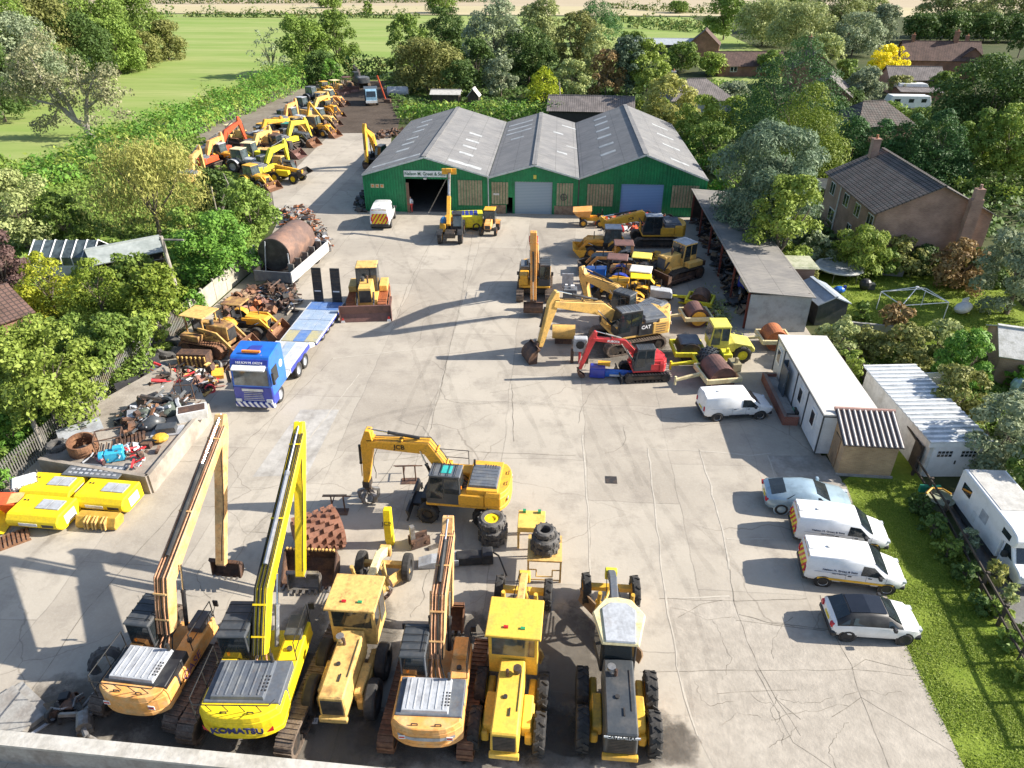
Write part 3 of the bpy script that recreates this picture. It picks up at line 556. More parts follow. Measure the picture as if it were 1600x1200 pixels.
# ------------------------------------------------------------------ trees, shrubs, hedges
npr = np.random.default_rng(11)
BARK = mat('grey_brown_bark', (0.13, 0.10, 0.075), 0.9, col2=(0.2, 0.17, 0.14), bump=0.4)
PBARK = mat('pale_grey_bark', (0.34, 0.31, 0.27), 0.9, col2=(0.2, 0.18, 0.16), bump=0.3)
LM = {}
for k, a, b in [('mid', (0.070, 0.122, 0.022), (0.145, 0.205, 0.045)), ('dark', (0.032, 0.066, 0.016), (0.075, 0.118, 0.032)), ('olive', (0.10, 0.115, 0.030), (0.19, 0.20, 0.07)),
                ('grey', (0.105, 0.14, 0.085), (0.20, 0.235, 0.155)), ('pale', (0.15, 0.19, 0.07), (0.26, 0.29, 0.13)), ('willow', (0.17, 0.185, 0.045), (0.30, 0.30, 0.10)),
                ('lime', (0.18, 0.24, 0.01), (0.32, 0.36, 0.03)), ('gold', (0.15, 0.19, 0.012), (0.27, 0.28, 0.03)), ('vivid', (0.055, 0.135, 0.020), (0.11, 0.21, 0.035)),
                ('conifer', (0.024, 0.066, 0.022), (0.06, 0.125, 0.04)), ('yconifer', (0.075, 0.12, 0.014), (0.15, 0.19, 0.03)), ('blue', (0.048, 0.082, 0.052), (0.13, 0.178, 0.118)),
                ('purple', (0.050, 0.030, 0.032), (0.10, 0.065, 0.06)), ('rust', (0.13, 0.085, 0.04), (0.22, 0.16, 0.075)), ('birch', (0.10, 0.15, 0.022), (0.20, 0.255, 0.055)), ('yellow', (0.42, 0.38, 0.012), (0.60, 0.52, 0.03)), ('twig', (0.12, 0.13, 0.075), (0.21, 0.21, 0.13))]:
    LM[k] = leafmat('leaves_' + k, [a[0] * 1.55, a[1] * 1.5, a[2] * 1.4], [b[0] * 1.75, b[1] * 1.7, b[2] * 1.55])
def unit(n):
    v = npr.normal(size=(n, 3)); return v / np.linalg.norm(v, axis=1, keepdims=True)
def leaf_mesh(name, P, Nn, size, m, parent, aspect=0.6, jit=0.8, down=0.0):
    n = len(P); Nn = Nn + jit * npr.normal(size=(n, 3)) * 0.6; Nn /= np.linalg.norm(Nn, axis=1, keepdims=True) + 1e-9
    t = unit(n); t[:, 2] -= down; t -= (t * Nn).sum(1, keepdims=True) * Nn; t /= np.linalg.norm(t, axis=1, keepdims=True) + 1e-9
    b = np.cross(Nn, t); s = (size * np.clip(np.exp(npr.normal(size=n) * .36), .45, 2.1))[:, None]
    V = np.empty((n, 4, 3)); V[:, 0] = P - t * s * .5; V[:, 2] = P + t * s * .5; V[:, 1] = P + b * s * aspect * .5 + t * s * .08; V[:, 3] = P - b * s * aspect * .5 + t * s * .08
    me = bpy.data.meshes.new(name); me.vertices.add(n * 4); me.vertices.foreach_set('co', V.reshape(-1)); me.loops.add(n * 4)
    me.loops.foreach_set('vertex_index', np.arange(n * 4, dtype=np.int32)); me.polygons.add(n); me.polygons.foreach_set('loop_start', np.arange(0, n * 4, 4, dtype=np.int32)); me.polygons.foreach_set('loop_total', np.full(n, 4, dtype=np.int32))
    me.update(calc_edges=True); me.materials.append(m); o = bpy.data.objects.new(name, me); C.objects.link(o); o.parent = parent; return o
def lobes(K, rx, z0, h, rlo, rhi, top=1.0):
    "foliage masses filling a crown that is broad low down and domed above"
    t = npr.random(K) ** 0.85; H = h - z0
    Rr = np.where(t < .42, .80 + .2 * np.sin(t / .42 * math.pi / 2), np.sqrt(np.maximum(0, 1 - ((t - .42) / .60) ** 2)))
    a = npr.random(K) * 2 * math.pi; q = np.where(npr.random(K) < .25, npr.uniform(0, .5, K), npr.uniform(.6, .86, K)) * rx * Rr
    r = npr.uniform(rlo, rhi, K) * rx * (1 - .25 * t); z = z0 + t * H * .96
    z = np.minimum(z, h - r * .6); z = np.maximum(z, z0 + r * .2)
    return np.stack([q * np.cos(a), q * np.sin(a), z], 1), r
def on_lobes(c, r, flat, n):
    w = r ** 2 / (r ** 2).sum(); i = npr.choice(len(c), size=n, p=w); U = unit(n); U[:, 2] = np.where((U[:, 2] < -0.3) & (npr.random(n) < .7), -U[:, 2], U[:, 2])
    rr = (r[i] * npr.uniform(0.55, 1.12, n) ** 0.7)[:, None]; P = c[i] + U * rr * np.array([1, 1, flat]); return P, U, i
def limbs(parent, h, rx, z0, m, n=5, lean=(0, 0), r0=None, name='trunk'):
    mb = MB(); r0 = r0 or max(0.07, 0.020 * h); rx *= .8; h *= .88; fx, fy = lean; k = max(z0, h * .25)
    top = (fx * .4, fy * .4, k); mb.cyl((0, 0, -.1), top, r0 * 1.25, r0 * .8, 8, False)
    for i in range(n):
        a = 2 * math.pi * (i + rnd.random()) / n; q = rnd.uniform(.35, .7); e = (fx + rx * q * math.cos(a), fy + rx * q * math.sin(a), k + (h - k) * rnd.uniform(.5, .85)); mid = (top[0] * .5 + e[0] * .5 + rnd.uniform(-.1, .1) * rx, top[1] * .5 + e[1] * .5, k + (e[2] - k) * .55)
        mb.cyl(top, mid, r0 * .6, r0 * .4, 6, False); mb.cyl(mid, e, r0 * .4, r0 * .12, 5, False)
        for _ in range(2):
            b = (mid[0] + rnd.uniform(-.4, .4) * rx, mid[1] + rnd.uniform(-.4, .4) * rx, mid[2] + rnd.uniform(0, .3) * (h - k)); mb.cyl(mid, b, r0 * .25, r0 * .07, 4, False)
    return mb.build(name, m, parent, smooth=True)
def plant(style, loc, h, w, m, label, cat='tree', name=None, group=None, cb=0.12, dens=1.0, lean=(0, 0), zc=50, bark=BARK):
    t = thing(name or {'tree': 'tree', 'shrub': 'shrub', 'conifer': 'conifer'}.get(cat, cat), label, cat, loc, 0, group)
    rx = w / 2; lf = 0.125 + 0.0018 * zc; m = LM[m]; rx *= 1.08
    z0 = h * cb
    if style == 'cone':
        rx *= 1.28
        lf *= 0.95; K = int(40 + 7 * h); zz = (npr.random(K) ** 1.1); a = npr.random(K) * 2 * math.pi
        rr = rx * (1 - zz) ** 0.62 * npr.uniform(.55, .95, K); c = np.stack([rr * np.cos(a), rr * np.sin(a), z0 + zz * (h - z0) * .95], 1); r = rx * (0.16 + 0.20 * (1 - zz)) * npr.uniform(.8, 1.25, K)
        n = int(min(26000, 6.5 * rx * h / (lf * lf) * 3.0 * dens)); P, U, i = on_lobes(c, r, 0.5, n); P[:, 2] -= 0.25 * np.maximum(0, np.hypot(P[:, 0], P[:, 1]) - rr[i]); U[:, 2] += .2; P[:, 2] = np.maximum(P[:, 2], 0.05)
        leaf_mesh('crown', P, U, lf, m, t, .38, .7, 0.2)
    elif style == 'willow':
        c, r = lobes(44, rx * .95, z0 + h * .06, h, .2, .36); n = int(min(40000, 4.5 * rx * h / (lf * lf) * 3.6 * dens)); P, U, i = on_lobes(c, r, .9, n)
        P[:, 2] -= np.abs(npr.normal(size=n)) * h * 0.11; P[:, 2] = np.maximum(P[:, 2], .1); leaf_mesh('crown', P, U, lf * 1.25, m, t, .28, .6, 1.6)
    elif style == 'sparse':
        c, r = lobes(34, rx, z0 + h * .15, h, .12, .24); n = int(min(9000, 4 * rx * h / (lf * lf) * .55 * dens)); P, U, i = on_lobes(c, r, .8, n); P += np.array([lean[0], lean[1], 0]) * (P[:, 2:] / h)
        leaf_mesh('crown', P, U, lf * .9, m, t, .6, 1.0)
    else:
        K = int(26 + 3.2 * rx * 2)
        c, r = lobes(K, rx * .92, z0, h, .20, .36)
        n = int(min(42000, 4.2 * (rx * rx * 1.6 + 1.4 * rx * (h - z0)) / (lf * lf) * (3.6 if style == 'spiky' else 2.5) * dens)); P, U, i = on_lobes(c, r, .8, n); P[:, 2] = np.clip(P[:, 2], 0.05, None); U = U + np.array([0, 0, .25])
        if style == 'spiky': leaf_mesh('crown', P, U, lf * 1.3, m, t, .3, .8, -.9)
        else: leaf_mesh('crown', P, U, lf, m, t, .62, .85)
    limbs(t, h, rx, z0, bark, 4 if h < 5 else 6, lean)
    return t
def T(style, bx, by, ty, wpx, m, label, cat='tree', **kw):
    p = G(bx, by); d = ray(bx, ty); k = math.hypot(p.x, p.y) / math.hypot(d.x, d.y); h = CAM_H + d.z * k
    fwd = Vector((-_sy, _cy)); zc = (p.x * fwd.x + p.y * fwd.y) * _c + (CAM_H - h * .5) * _s
    return plant(style, p, max(h, .4), wpx * zc / FPX, m, label, cat, zc=zc, **kw)
def hedge(label, pts, w, h, m, name='hedge', cat='hedge', dens=1.0, rough=.25, zc=70, kind=None, parent=None, z0=0.0):
    P, U = [], []; lf = 0.14 + 0.0022 * zc
    for a, b in zip(pts, pts[1:]):
        a, b = Vector(a), Vector(b); L = (b - a).length; d = (b - a) / L; nn = Vector((-d.y, d.x, 0))
        n = int(L * (2 * h + w) / (lf * lf) * 1.9 * dens); s = npr.random(n) * L; q = npr.random(n) * (2 * h + w); bump = rough * (1.6 * np.sin(s * .31 + a.y) + np.sin(s * 1.3 + a.x) + np.sin(s * 2.9 + a.y) * .6 + npr.normal(size=n) * .5)
        inn = npr.uniform(.72, 1.04, n)
        x = np.where(q < h, -w / 2, np.where(q > h + w, w / 2, q - h - w / 2)) * inn + bump * .4 * np.where((q < h), -1, np.where(q > h + w, 1, 0)); z = np.where(q < h, q, np.where(q > h + w, 2 * h + w - q, h)) * inn + bump * ((q > h) & (q < h + w))
        un = np.where(q < h, -1., np.where(q > h + w, 1., 0)); P.append(np.stack([a.x + d.x * s + nn.x * x, a.y + d.y * s + nn.y * x, np.maximum(z, .03) + z0], 1)); U.append(np.stack([nn.x * un, nn.y * un, np.where(un == 0, 1., .25)], 1))
    P = np.concatenate(P); U = np.concatenate(U); ctr = P.mean(0); ctr[2] = 0
    sel = (np.sin(P[:, 0] * .9 + 2 * np.sin(P[:, 1] * .5)) + np.sin(P[:, 1] * 1.1 + P[:, 2]) + npr.normal(size=len(P)) * .7) > .75
    o = leaf_mesh(name, (P - ctr)[~sel], U[~sel], lf, LM[m], parent, .6, .8); o.location = ctr; leaf_mesh('foliage', (P - ctr)[sel], U[sel], lf, LM['birch' if m in ('vivid', 'mid') else 'olive'], o, .6, .8)
    return tag(o, label, cat, kind=kind) if parent is None else o

# wood at the top left
WG = 'trees of the wood at the top left'
for a in [('round', 20, 160, -28, 170, 'mid', 'tall tree of the wood at the far left edge, mid green'), ('round', 75, 135, -35, 150, 'olive', 'tall olive crown in the back of the top left wood'), ('round', 150, 110, -40, 150, 'mid', 'tall mid green crown at the top edge of the left wood'),
          ('round', 215, 92, -12, 110, 'mid', 'tall green crown at the right end of the wood behind the bushes'), ('round', 55, 165, 20, 130, 'grey', 'greyish tree in front of the wood behind the leaning tree'), ('round', 130, 132, 18, 120, 'dark', 'darkest dense tree in the middle of the wood front'),
          ('round', 188, 116, 30, 90, 'mid', 'rounded mid green tree on the wood edge left of the brown bush'), ('round', 8, 190, 60, 110, 'dark', 'dark tree low at the left picture edge below the wood')]: T(*a, group=WG)
T('round', 228, 104, 48, 62, 'olive', 'brownish green bush on the edge of the wood next to the pasture', 'shrub', cb=.02); T('round', 265, 93, 32, 66, 'olive', 'last olive bush at the right tip of the wood by the pasture', 'shrub', cb=.02); T('round', 205, 112, 60, 55, 'mid', 'low bush tucked under the wood edge', 'shrub', cb=.02)
# leaning open tree in the pasture hedge
def leaning():
    o = G(142, 215); t = thing('leaning_tree', 'old leaning tree with bare pale limbs reaching left over the pasture', 'tree', o)
    fw = head(Vector((0, 0)), Vector((_cy, _sy))); zc = 112
    def q(px, py, dep=0.0):
        a = fw; r, z = RZ(o, a, px, py); return Vector((r * math.cos(a) - dep * math.sin(a), r * math.sin(a) + dep * math.cos(a), z))
    mb = MB(); ends = []
    for path, r in [([(142, 217), (136, 198), (118, 188)], .7), ([(136, 198), (135, 170), (136, 150)], .38), ([(118, 188), (92, 165), (70, 135), (45, 124)], .42), ([(118, 188), (108, 165), (90, 140), (65, 128), (40, 122), (15, 142)], .34), ([(92, 165), (60, 158), (40, 150), (20, 140)], .2), ([(136, 150), (145, 125), (160, 110)], .2), ([(136, 170), (160, 150), (180, 145)], .2), ([(136, 150), (120, 130), (115, 105)], .18), ([(70, 135), (60, 110), (50, 85)], .18), ([(40, 122), (25, 105), (20, 85)], .14), ([(92, 165), (80, 190), (65, 200)], .15)]:
        dep = rnd.uniform(-2, 2) if r < .3 else 0; P = [q(*p, dep=dep * i / 3) for i, p in enumerate(path)]
        for i, (a, b) in enumerate(zip(P, P[1:])): mb.cyl(a, b, r * (1 - .22 * i), r * (1 - .22 * (i + 1)), 7, False)
        if r < .45: ends += P[1:]
    mb.build('trunk', PBARK, t, smooth=True)
    c = [np.array(e) + npr.normal(size=3) * .5 for e in ends for _ in range(3)] + [np.array(q(x, y, npr.normal() * 2)) for x, y in [(10, 100), (35, 90), (60, 80), (85, 95), (30, 70), (55, 60), (75, 75), (100, 100), (15, 125), (5, 155), (180, 165), (170, 180), (185, 150), (150, 160), (165, 130), (190, 180), (90, 130), (60, 205), (85, 195), (110, 120), (150, 190), (178, 195)]]
    c = np.array(c); r = npr.uniform(.7, 2.0, len(c)); P, U, i = on_lobes(c, r, .8, 9000); P[:, 2] = np.maximum(P[:, 2], .3); leaf_mesh('crown', P, U, .34, LM['twig'], t, .6, 1)
leaning()
hp = [G(-60, 345), G(60, 300), G(165, 250), G(235, 215), G(300, 190)]
for i, (sx, lab) in enumerate([((-90, 334, 100, 280), 'near stretch of the bright green bramble hedge along the pasture at the left edge'), ((100, 280, 235, 222), 'stretch of bramble hedge beneath the leaning tree beside the pasture'), ((235, 222, 345, 180), 'stretch of bright bramble hedge behind the orange and red diggers'), ((345, 180, 478, 121), 'far stretch of bright bramble hedge beside the row of parked diggers')]):
    p, q = G(sx[0], sx[1]), G(sx[2], sx[3]); hedge(lab, [p, p.lerp(q, .5), q], 8 if i < 2 else 9, 2.8, 'vivid', rough=.5, zc=105, dens=1.3)
# around the far end of the track
T('sparse', 428, 122, 42, 62, 'grey', 'thin grey leaved tree at the left of the clump by the pasture', dens=1.4); T('round', 480, 118, 22, 82, 'mid', 'full mid green tree in the middle of the clump by the pasture'); T('round', 530, 112, 14, 72, 'mid', 'tall loose tree at the right of the clump near the earth track'); T('round', 505, 130, 80, 60, 'dark', 'dark lower bush under the clump by the earth track', 'shrub', cb=.02)
T('round', 545, 118, 88, 16, 'vivid', 'slim clipped column of green at the end of the earth track', 'shrub', cb=.0); T('round', 520, 135, 92, 34, 'vivid', 'bright green shrub at the corner of the machinery row', 'shrub', cb=0)
hedge('tall dark hedge closing off the far end of the earth track', [G(540, 124), G(575, 122), G(612, 124)], 3, 4.5, 'dark', zc=170)
# trees behind the warehouses
BG = 'trees behind the warehouses'
for a in [('round', 668, 146, 62, 118, 'olive', 'broad olive walnut like tree at the far left behind the warehouses'), ('round', 640, 120, 22, 70, 'mid', 'mid green tree rising behind the broad olive tree'), ('round', 700, 116, 12, 88, 'dark', 'dark tree between the olive tree and the tall grey tree'), ('round', 772, 130, -6, 96, 'grey', 'tallest grey green ivy clad tree behind the first warehouse ridge'),
          ('round', 745, 140, 60, 60, 'dark', 'dark understorey tree left of the tall grey tree'), ('round', 845, 112, -8, 80, 'pale', 'tall pale crown behind the middle warehouse bay'), ('round', 900, 125, 18, 78, 'olive', 'olive crown left of the cedar behind the middle bay'), ('round', 826, 132, 40, 84, 'dark', 'dark crown in the gap behind the middle warehouse bay'), ('cone', 930, 70, -14, 62, 'conifer', 'dark cedar with flat tiers standing above the other trees'),
          ('round', 935, 135, 40, 60, 'pale', 'pale grey tree below the cedar'), ('round', 783, 152, 88, 58, 'grey', 'small rounded grey green tree in front of the tall grey tree'), ('cone', 849, 160, 102, 46, 'lime', 'small bright lime conifer behind the warehouse hedge'), ('round', 892, 155, 92, 56, 'pale', 'small pale rounded tree right of the lime conifer'), ('round', 945, 152, 78, 56, 'rust', 'brown leaved shrub behind the right warehouse bay'), ('round', 978, 150, 56, 68, 'blue', 'bluish tree behind the right warehouse bay'), ('round', 1010, 150, 62, 70, 'birch', 'yellow green tree behind the right end of the warehouses'), ('round', 718, 154, 95, 60, 'dark', 'dark low tree above the warehouse hedge near the playhouse')]: T(*a, group=BG)
hedge('clipped bright green hedge running behind the warehouse roofs', [G(625, 190), G(700, 189), G(790, 190), G(880, 190)], 4.5, 2.9, 'vivid', zc=110, rough=.2); T('spiky', 893, 190, 164, 44, 'lime', 'yellow green bush at the right end of the warehouse hedge', 'shrub', cb=0)
# right of the warehouses
for a in [('round', 1040, 218, 118, 92, 'willow', 'tall yellow green willow hanging over the right warehouse roof'), ('round', 1085, 238, 150, 84, 'birch', 'yellow green tree beside the bluish giant by the warehouse roof'), ('round', 1012, 190, 108, 60, 'birch', 'smaller yellow green tree just behind the right warehouse ridge'), ('round', 1105, 268, 190, 84, 'mid', 'dark green mound of foliage against the right warehouse wall'), ('cone', 1222, 244, 52, 150, 'conifer', 'big dark spreading conifer in the middle of the right side'),
          ('cone', 1243, 290, 124, 122, 'yconifer', 'large yellow green conifer in front of the dark spreading one'), ('spiky', 1183, 392, 194, 196, 'blue', 'huge bluish grey tree overhanging the lean-to shed'), ('round', 1210, 428, 270, 118, 'birch', 'light green birch over the lean-to roof in front of the bluish tree'), ('round', 1126, 320, 228, 60, 'mid', 'narrow green tree between warehouse corner and bluish tree')]: T(*a)
CG = 'row of tall conifers behind the brick house'
for i, (x, b, t, w, mm, l) in enumerate([(1318, 280, 176, 74, 'conifer', 'first conifer of the row behind the brick house, next to the yellow green one'), (1362, 284, 182, 72, 'conifer', 'second conifer of the row behind the brick house ridge'), (1405, 288, 172, 76, 'conifer', 'third conifer of the row behind the house ridge end'), (1448, 290, 164, 80, 'conifer', 'last and tallest dark conifer of the row right of the house ridge')]): T('cone', x, b, t, w, mm, l, 'tree', group=CG, dens=1.4)
for a in [('round', 1508, 285, 166, 76, 'mid', 'loose green tree right of the conifer row'), ('round', 1562, 290, 160, 92, 'birch', 'yellow tinged tree at the right picture edge above the clipped hedge'), ('round', 1525, 250, 84, 190, 'dark', 'great dark rounded tree at the right edge behind the caravan'), ('round', 1600, 240, 70, 130, 'dark', 'dark crown cut off by the right picture edge'), ('round', 1640, 300, 175, 110, 'mid', 'green tree cut by the right picture edge beside the clipped hedge'),
          ('round', 1345, 165, 102, 62, 'grey', 'rounded ivy green tree above the conifer row'), ('round', 1380, 128, 70, 62, 'yellow', 'brilliant yellow tree near the far houses'), ('round', 1318, 172, 138, 60, 'dark', 'dark bush below the rounded ivy tree', ), ('round', 1402, 150, 118, 46, 'olive', 'dull olive bush right of the yellow tree')]: T(*a)
hedge('clipped garden hedge to the right of the brick house', [G(1470, 300), G(1530, 302), G(1600, 318)], 4, 2.2, 'mid', zc=85); hedge('low clipped hedge near the grey bungalow', [G(1110, 140), G(1160, 138)], 3, 1.8, 'vivid', zc=130)
# far trees
FG = 'far trees beyond the village'
for i, (s, x, b, t, w, mm, l) in enumerate([('round', 1130, 62, -8, 66, 'mid', 'dark tree at the left of the far pale group'), ('round', 1190, 72, -2, 96, 'pale', 'pale tree left in the far group above the brick gable'), ('round', 1245, 84, 4, 110, 'pale', 'broad pale tree in the middle of the far group'), ('round', 1230, 50, -30, 90, 'mid', 'tree at the top edge behind the broad pale tree'), ('round', 1300, 60, -20, 86, 'pale', 'pale tree at the top edge right of centre'), ('round', 1330, 88, 20, 84, 'grey', 'grey green tree right in the far group'), ('round', 1372, 80, 6, 60, 'grey', 'slender grey green tree before the dark tree line'), ('round', 1352, 50, -14, 60, 'pale', 'pale crown behind the grey green pair'),
     ('round', 1432, 66, 20, 60, 'dark', 'first dark tree of the far line on the right'), ('round', 1482, 66, 18, 66, 'dark', 'second dark tree of the far line on the right'), ('round', 1535, 66, 20, 66, 'dark', 'third dark tree of the far line on the right'), ('round', 1585, 66, 22, 66, 'dark', 'last dark tree of the far line at the right edge'), ('round', 1460, 58, -30, 78, 'pale', 'tall pale poplar behind the dark tree line on its left'), ('round', 1525, 58, -34, 78, 'pale', 'tall pale poplar behind the middle of the dark tree line'), ('round', 1590, 58, -30, 78, 'pale', 'tall pale poplar at the top right corner'), ('round', 1590, 90, 40, 40, 'dark', 'dark crown low at the right edge before the far meadow'),
     ('round', 575, 26, 3, 18, 'mid', 'lone round tree in the far hedge beyond the pasture'), ('round', 515, 12, -6, 44, 'mid', 'small far tree at the top edge left of centre'), ('round', 690, 20, -8, 50, 'mid', 'small far trees left of the tall grey tree'), ('round', 1060, 20, 2, 40, 'mid', 'far hedge tree right of the cedar')]): T(s, x, b, t, w, mm, l, group=FG)
def far_hedge(lab, x0, y0, x1, y1, h=2.5, w=5): hedge(lab, [G(x0, y0), G((x0 + x1) / 2, (y0 + y1) / 2 + .4), G(x1, y1)], w, h, 'dark', zc=330, rough=.8, dens=.8)
far_hedge('far hedge dividing pasture from stubble on the left', 215, 27, 275, 26); far_hedge('long far hedge between pasture and stubble left of centre', 290, 26, 655, 28.5); far_hedge('farthest thin hedge across the pale fields at the top', 210, 6, 760, 3); far_hedge('far hedge across the fields right of the cedar', 955, 33, 1135, 46); far_hedge('second far hedge above the bungalow field', 950, 12, 1130, 22); far_hedge('far hedge bottom of stubble right of cedar', 985, 43, 1140, 52, 2)
# left side garden trees
for a in [('willow', 252, 372, 206, 180, 'willow', 'big yellow green weeping willow left of the machinery row', 'tree'), ('round', 45, 390, 262, 130, 'pale', 'loose pale olive tree at the left edge below the pasture', 'tree'), ('round', -10, 330, 230, 110, 'mid', 'green crown cut by the left edge below the pasture hedge', 'tree'), ('round', 110, 385, 300, 80, 'mid', 'green bush between the pale tree and the willow', 'shrub'), ('round', 18, 475, 345, 92, 'purple', 'dark purple leaved tree at the left edge', 'tree'),
          ('cone', 88, 490, 386, 82, 'gold', 'golden yellow conifer at the left', 'conifer'), ('spiky', 18, 508, 458, 60, 'lime', 'bright lime shrub at the left edge above the brick roof', 'shrub'), ('cone', 165, 500, 396, 84, 'yconifer', 'bushy green conifer right of the golden one', 'conifer'), ('round', 258, 510, 412, 104, 'yconifer', 'wide bushy dark conifer below the telegraph pole', 'conifer'), ('round', 215, 455, 390, 70, 'mid', 'small mixed shrub below the corrugated shed', 'shrub'),
          ('round', 345, 440, 334, 138, 'vivid', 'large ivy covered green tree behind the concrete panel fence', 'tree'), ('round', 398, 372, 282, 92, 'mid', 'green tree next to the bare grey branches by the scrap heap', 'tree'), ('round', 300, 400, 322, 70, 'mid', 'green tree top between willow and ivy covered tree', 'tree'), ('round', 345, 345, 262, 66, 'dark', 'dark bush between willow and machines', 'shrub'),
          ('round', 92, 668, 492, 186, 'birch', 'big broadleaf tree filling the left edge beside the scrap plinth', 'tree'), ('round', 190, 590, 492, 130, 'mid', 'bushy green tree behind the palisade fence', 'tree'), ('round', 20, 640, 530, 120, 'mid', 'green tree cut by the left edge behind the big broadleaf one', 'tree'), ('round', 25, 705, 642, 58, 'vivid', 'small round tree at the left edge by the palisade fence', 'tree'), ('round', 245, 545, 480, 70, 'birch', 'light green bush near the large tractor tyre', 'shrub'), ('round', 120, 575, 490, 90, 'mid', 'green shrubbery behind the big broadleaf tree', 'shrub'), ('spiky', 5, 762, 725, 40, 'vivid', 'weedy shrub at the left edge beyond the palisade', 'shrub'), ('round', 300, 500, 455, 60, 'vivid', 'ivy bush at the foot of the telegraph pole', 'shrub'), ('round', 60, 350, 300, 90, 'mid', 'low bush under the leaning tree hedge', 'shrub')]: T(*a)
def bare(label, bx, by, ends, r=.09):
    o = G(bx, by); t = thing('bare_branches', label, 'tree', o); a = head(Vector((0, 0)), Vector((_cy, _sy))); mb = MB()
    for e in ends:
        dp = rnd.uniform(-1.5, 1.5); P = [Vector((0, 0, 0))]
        for i, (px, py) in enumerate(e): rr, z = RZ(o, a, px, py); P.append(Vector((rr * math.cos(a) - dp * math.sin(a), rr * math.sin(a) + dp * math.cos(a), max(z, .3))))
        for i, (p, q) in enumerate(zip(P, P[1:])): mb.cyl(p, q, r * (1 - .2 * i), r * (1 - .2 * (i + 1)), 5, False)
    mb.build('branches', PBARK, t)
bare('spray of bare grey dead branches beside the scrap heap', 345, 350, [[(345, 322), (318, 304)], [(345, 318), (380, 308), (398, 300)], [(346, 320), (338, 285)], [(344, 325), (310, 330)], [(346, 318), (352, 300)], [(350, 330), (385, 325)], [(345, 330), (365, 345), (390, 340)], [(330, 335), (322, 350)], [(345, 322), (360, 285), (352, 268)]])
bare('tangle of bare twigs below the telegraph pole', 225, 440, [[(220, 410), (205, 425)], [(232, 412), (255, 408)], [(215, 420), (230, 428), (245, 420)], [(240, 430), (260, 425)], [(210, 430), (195, 420)]], .06)
# right hand gardens
for a in [('round', 1572, 490, 306, 124, 'grey', 'grey green willow at the right edge of the lawn garden', 'tree'), ('round', 1490, 450, 372, 90, 'rust', 'dark reddish shrub before the brick gable', 'shrub'), ('round', 1268, 418, 362, 58, 'grey', 'greyish shrub left of the brick house', 'shrub'), ('spiky', 1335, 428, 350, 92, 'birch', 'spiky garden shrub before the brick house windows', 'shrub'), ('round', 1400, 425, 372, 84, 'olive', 'olive shrub below the brick gable', 'shrub'), ('round', 1440, 428, 384, 60, 'dark', 'dark shrub below the brick gable by the chimney side', 'shrub'), ('round', 1375, 430, 385, 60, 'mid', 'round mid green shrub over the low garden wall', 'shrub'), ('round', 1530, 440, 390, 80, 'dark', 'dark shrubs in the corner of the lawn garden', 'shrub'),
          ('round', 1395, 522, 474, 58, 'rust', 'bronze leaved shrub in the middle of the lawn garden', 'shrub'), ('round', 1300, 560, 494, 74, 'pale', 'pale climbing shrub behind the white cabin', 'shrub'), ('round', 1315, 610, 540, 46, 'birch', 'light green bush beside the cabin roof edge', 'shrub'), ('round', 1350, 560, 512, 66, 'olive', 'olive bush behind the low garden wall', 'shrub'), ('round', 1410, 575, 508, 84, 'olive', 'flowering olive shrub mass above the garage', 'shrub'), ('round', 1462, 565, 500, 80, 'pale', 'pale flowering shrub above the garage', 'shrub'), ('spiky', 1497, 605, 512, 92, 'vivid', 'feathery bright green bamboo above the garage', 'shrub'), ('round', 1478, 660, 566, 104, 'olive', 'olive bush spilling over the garage roof', 'shrub'), ('round', 1372, 622, 586, 34, 'vivid', 'small rounded bush between cabin fence and garage', 'shrub'),
          ('round', 1545, 740, 610, 130, 'grey', 'big grey green bush right of the white garage', 'tree'), ('round', 1595, 700, 570, 90, 'grey', 'grey green bush cut by the right edge beside the brick outbuilding', 'shrub'), ('round', 1610, 790, 650, 110, 'mid', 'green bush at the right edge above the motorhome', 'shrub'), ('round', 1585, 610, 570, 40, 'vivid', 'small bright green bush at the right edge below the outbuilding', 'shrub'), ('round', 1250, 450, 405, 44, 'olive', 'olive bush by the brick pier beside the lean-to', 'shrub'), ('round', 1345, 500, 470, 30, 'mid', 'low shadowed bush on the garden lawn', 'shrub')]: T(*a, cb=.03)
for a in [('round', 1142, 172, 128, 66, 'grey', 'grey green tree in front of the long brick bungalow'), ('round', 1178, 182, 132, 60, 'mid', 'mid green tree left of the dark spreading conifer'), ('round', 1200, 120, 78, 44, 'mid', 'green tree beside the end of the long brick bungalow'), ('round', 1318, 132, 92, 46, 'mid', 'green tree right of the tall brick gable'), ('round', 1300, 190, 150, 56, 'dark', 'dark tree between the small tiled house and the hipped roof'), ('round', 1385, 196, 160, 60, 'mid', 'green tree in front of the touring caravan'), ('round', 1440, 206, 168, 66, 'mid', 'green tree right of the touring caravan by the conifer row'), ('round', 1470, 150, 112, 56, 'mid', 'green tree before the broad brown house'), ('round', 1418, 118, 84, 44, 'grey', 'grey green tree at the left end of the broad brown house'), ('round', 1065, 112, 66, 60, 'mid', 'green tree between barn and small gabled house'), ('round', 1112, 118, 82, 48, 'birch', 'light green tree before the small gabled house'), ('round', 1128, 112, 90, 24, 'purple', 'purple shrub at the left end of the long brick bungalow'), ('round', 985, 108, 50, 60, 'mid', 'green tree left of the dark open barn'), ('round', 1540, 128, 84, 60, 'mid', 'green tree at the right end of the broad brown house'), ('round', 1285, 100, 52, 60, 'pale', 'pale tree behind the tall brick gable'), ('round', 1140, 215, 150, 50, 'birch', 'slim light green tree before the grey tiled bungalow')]: T(*a)
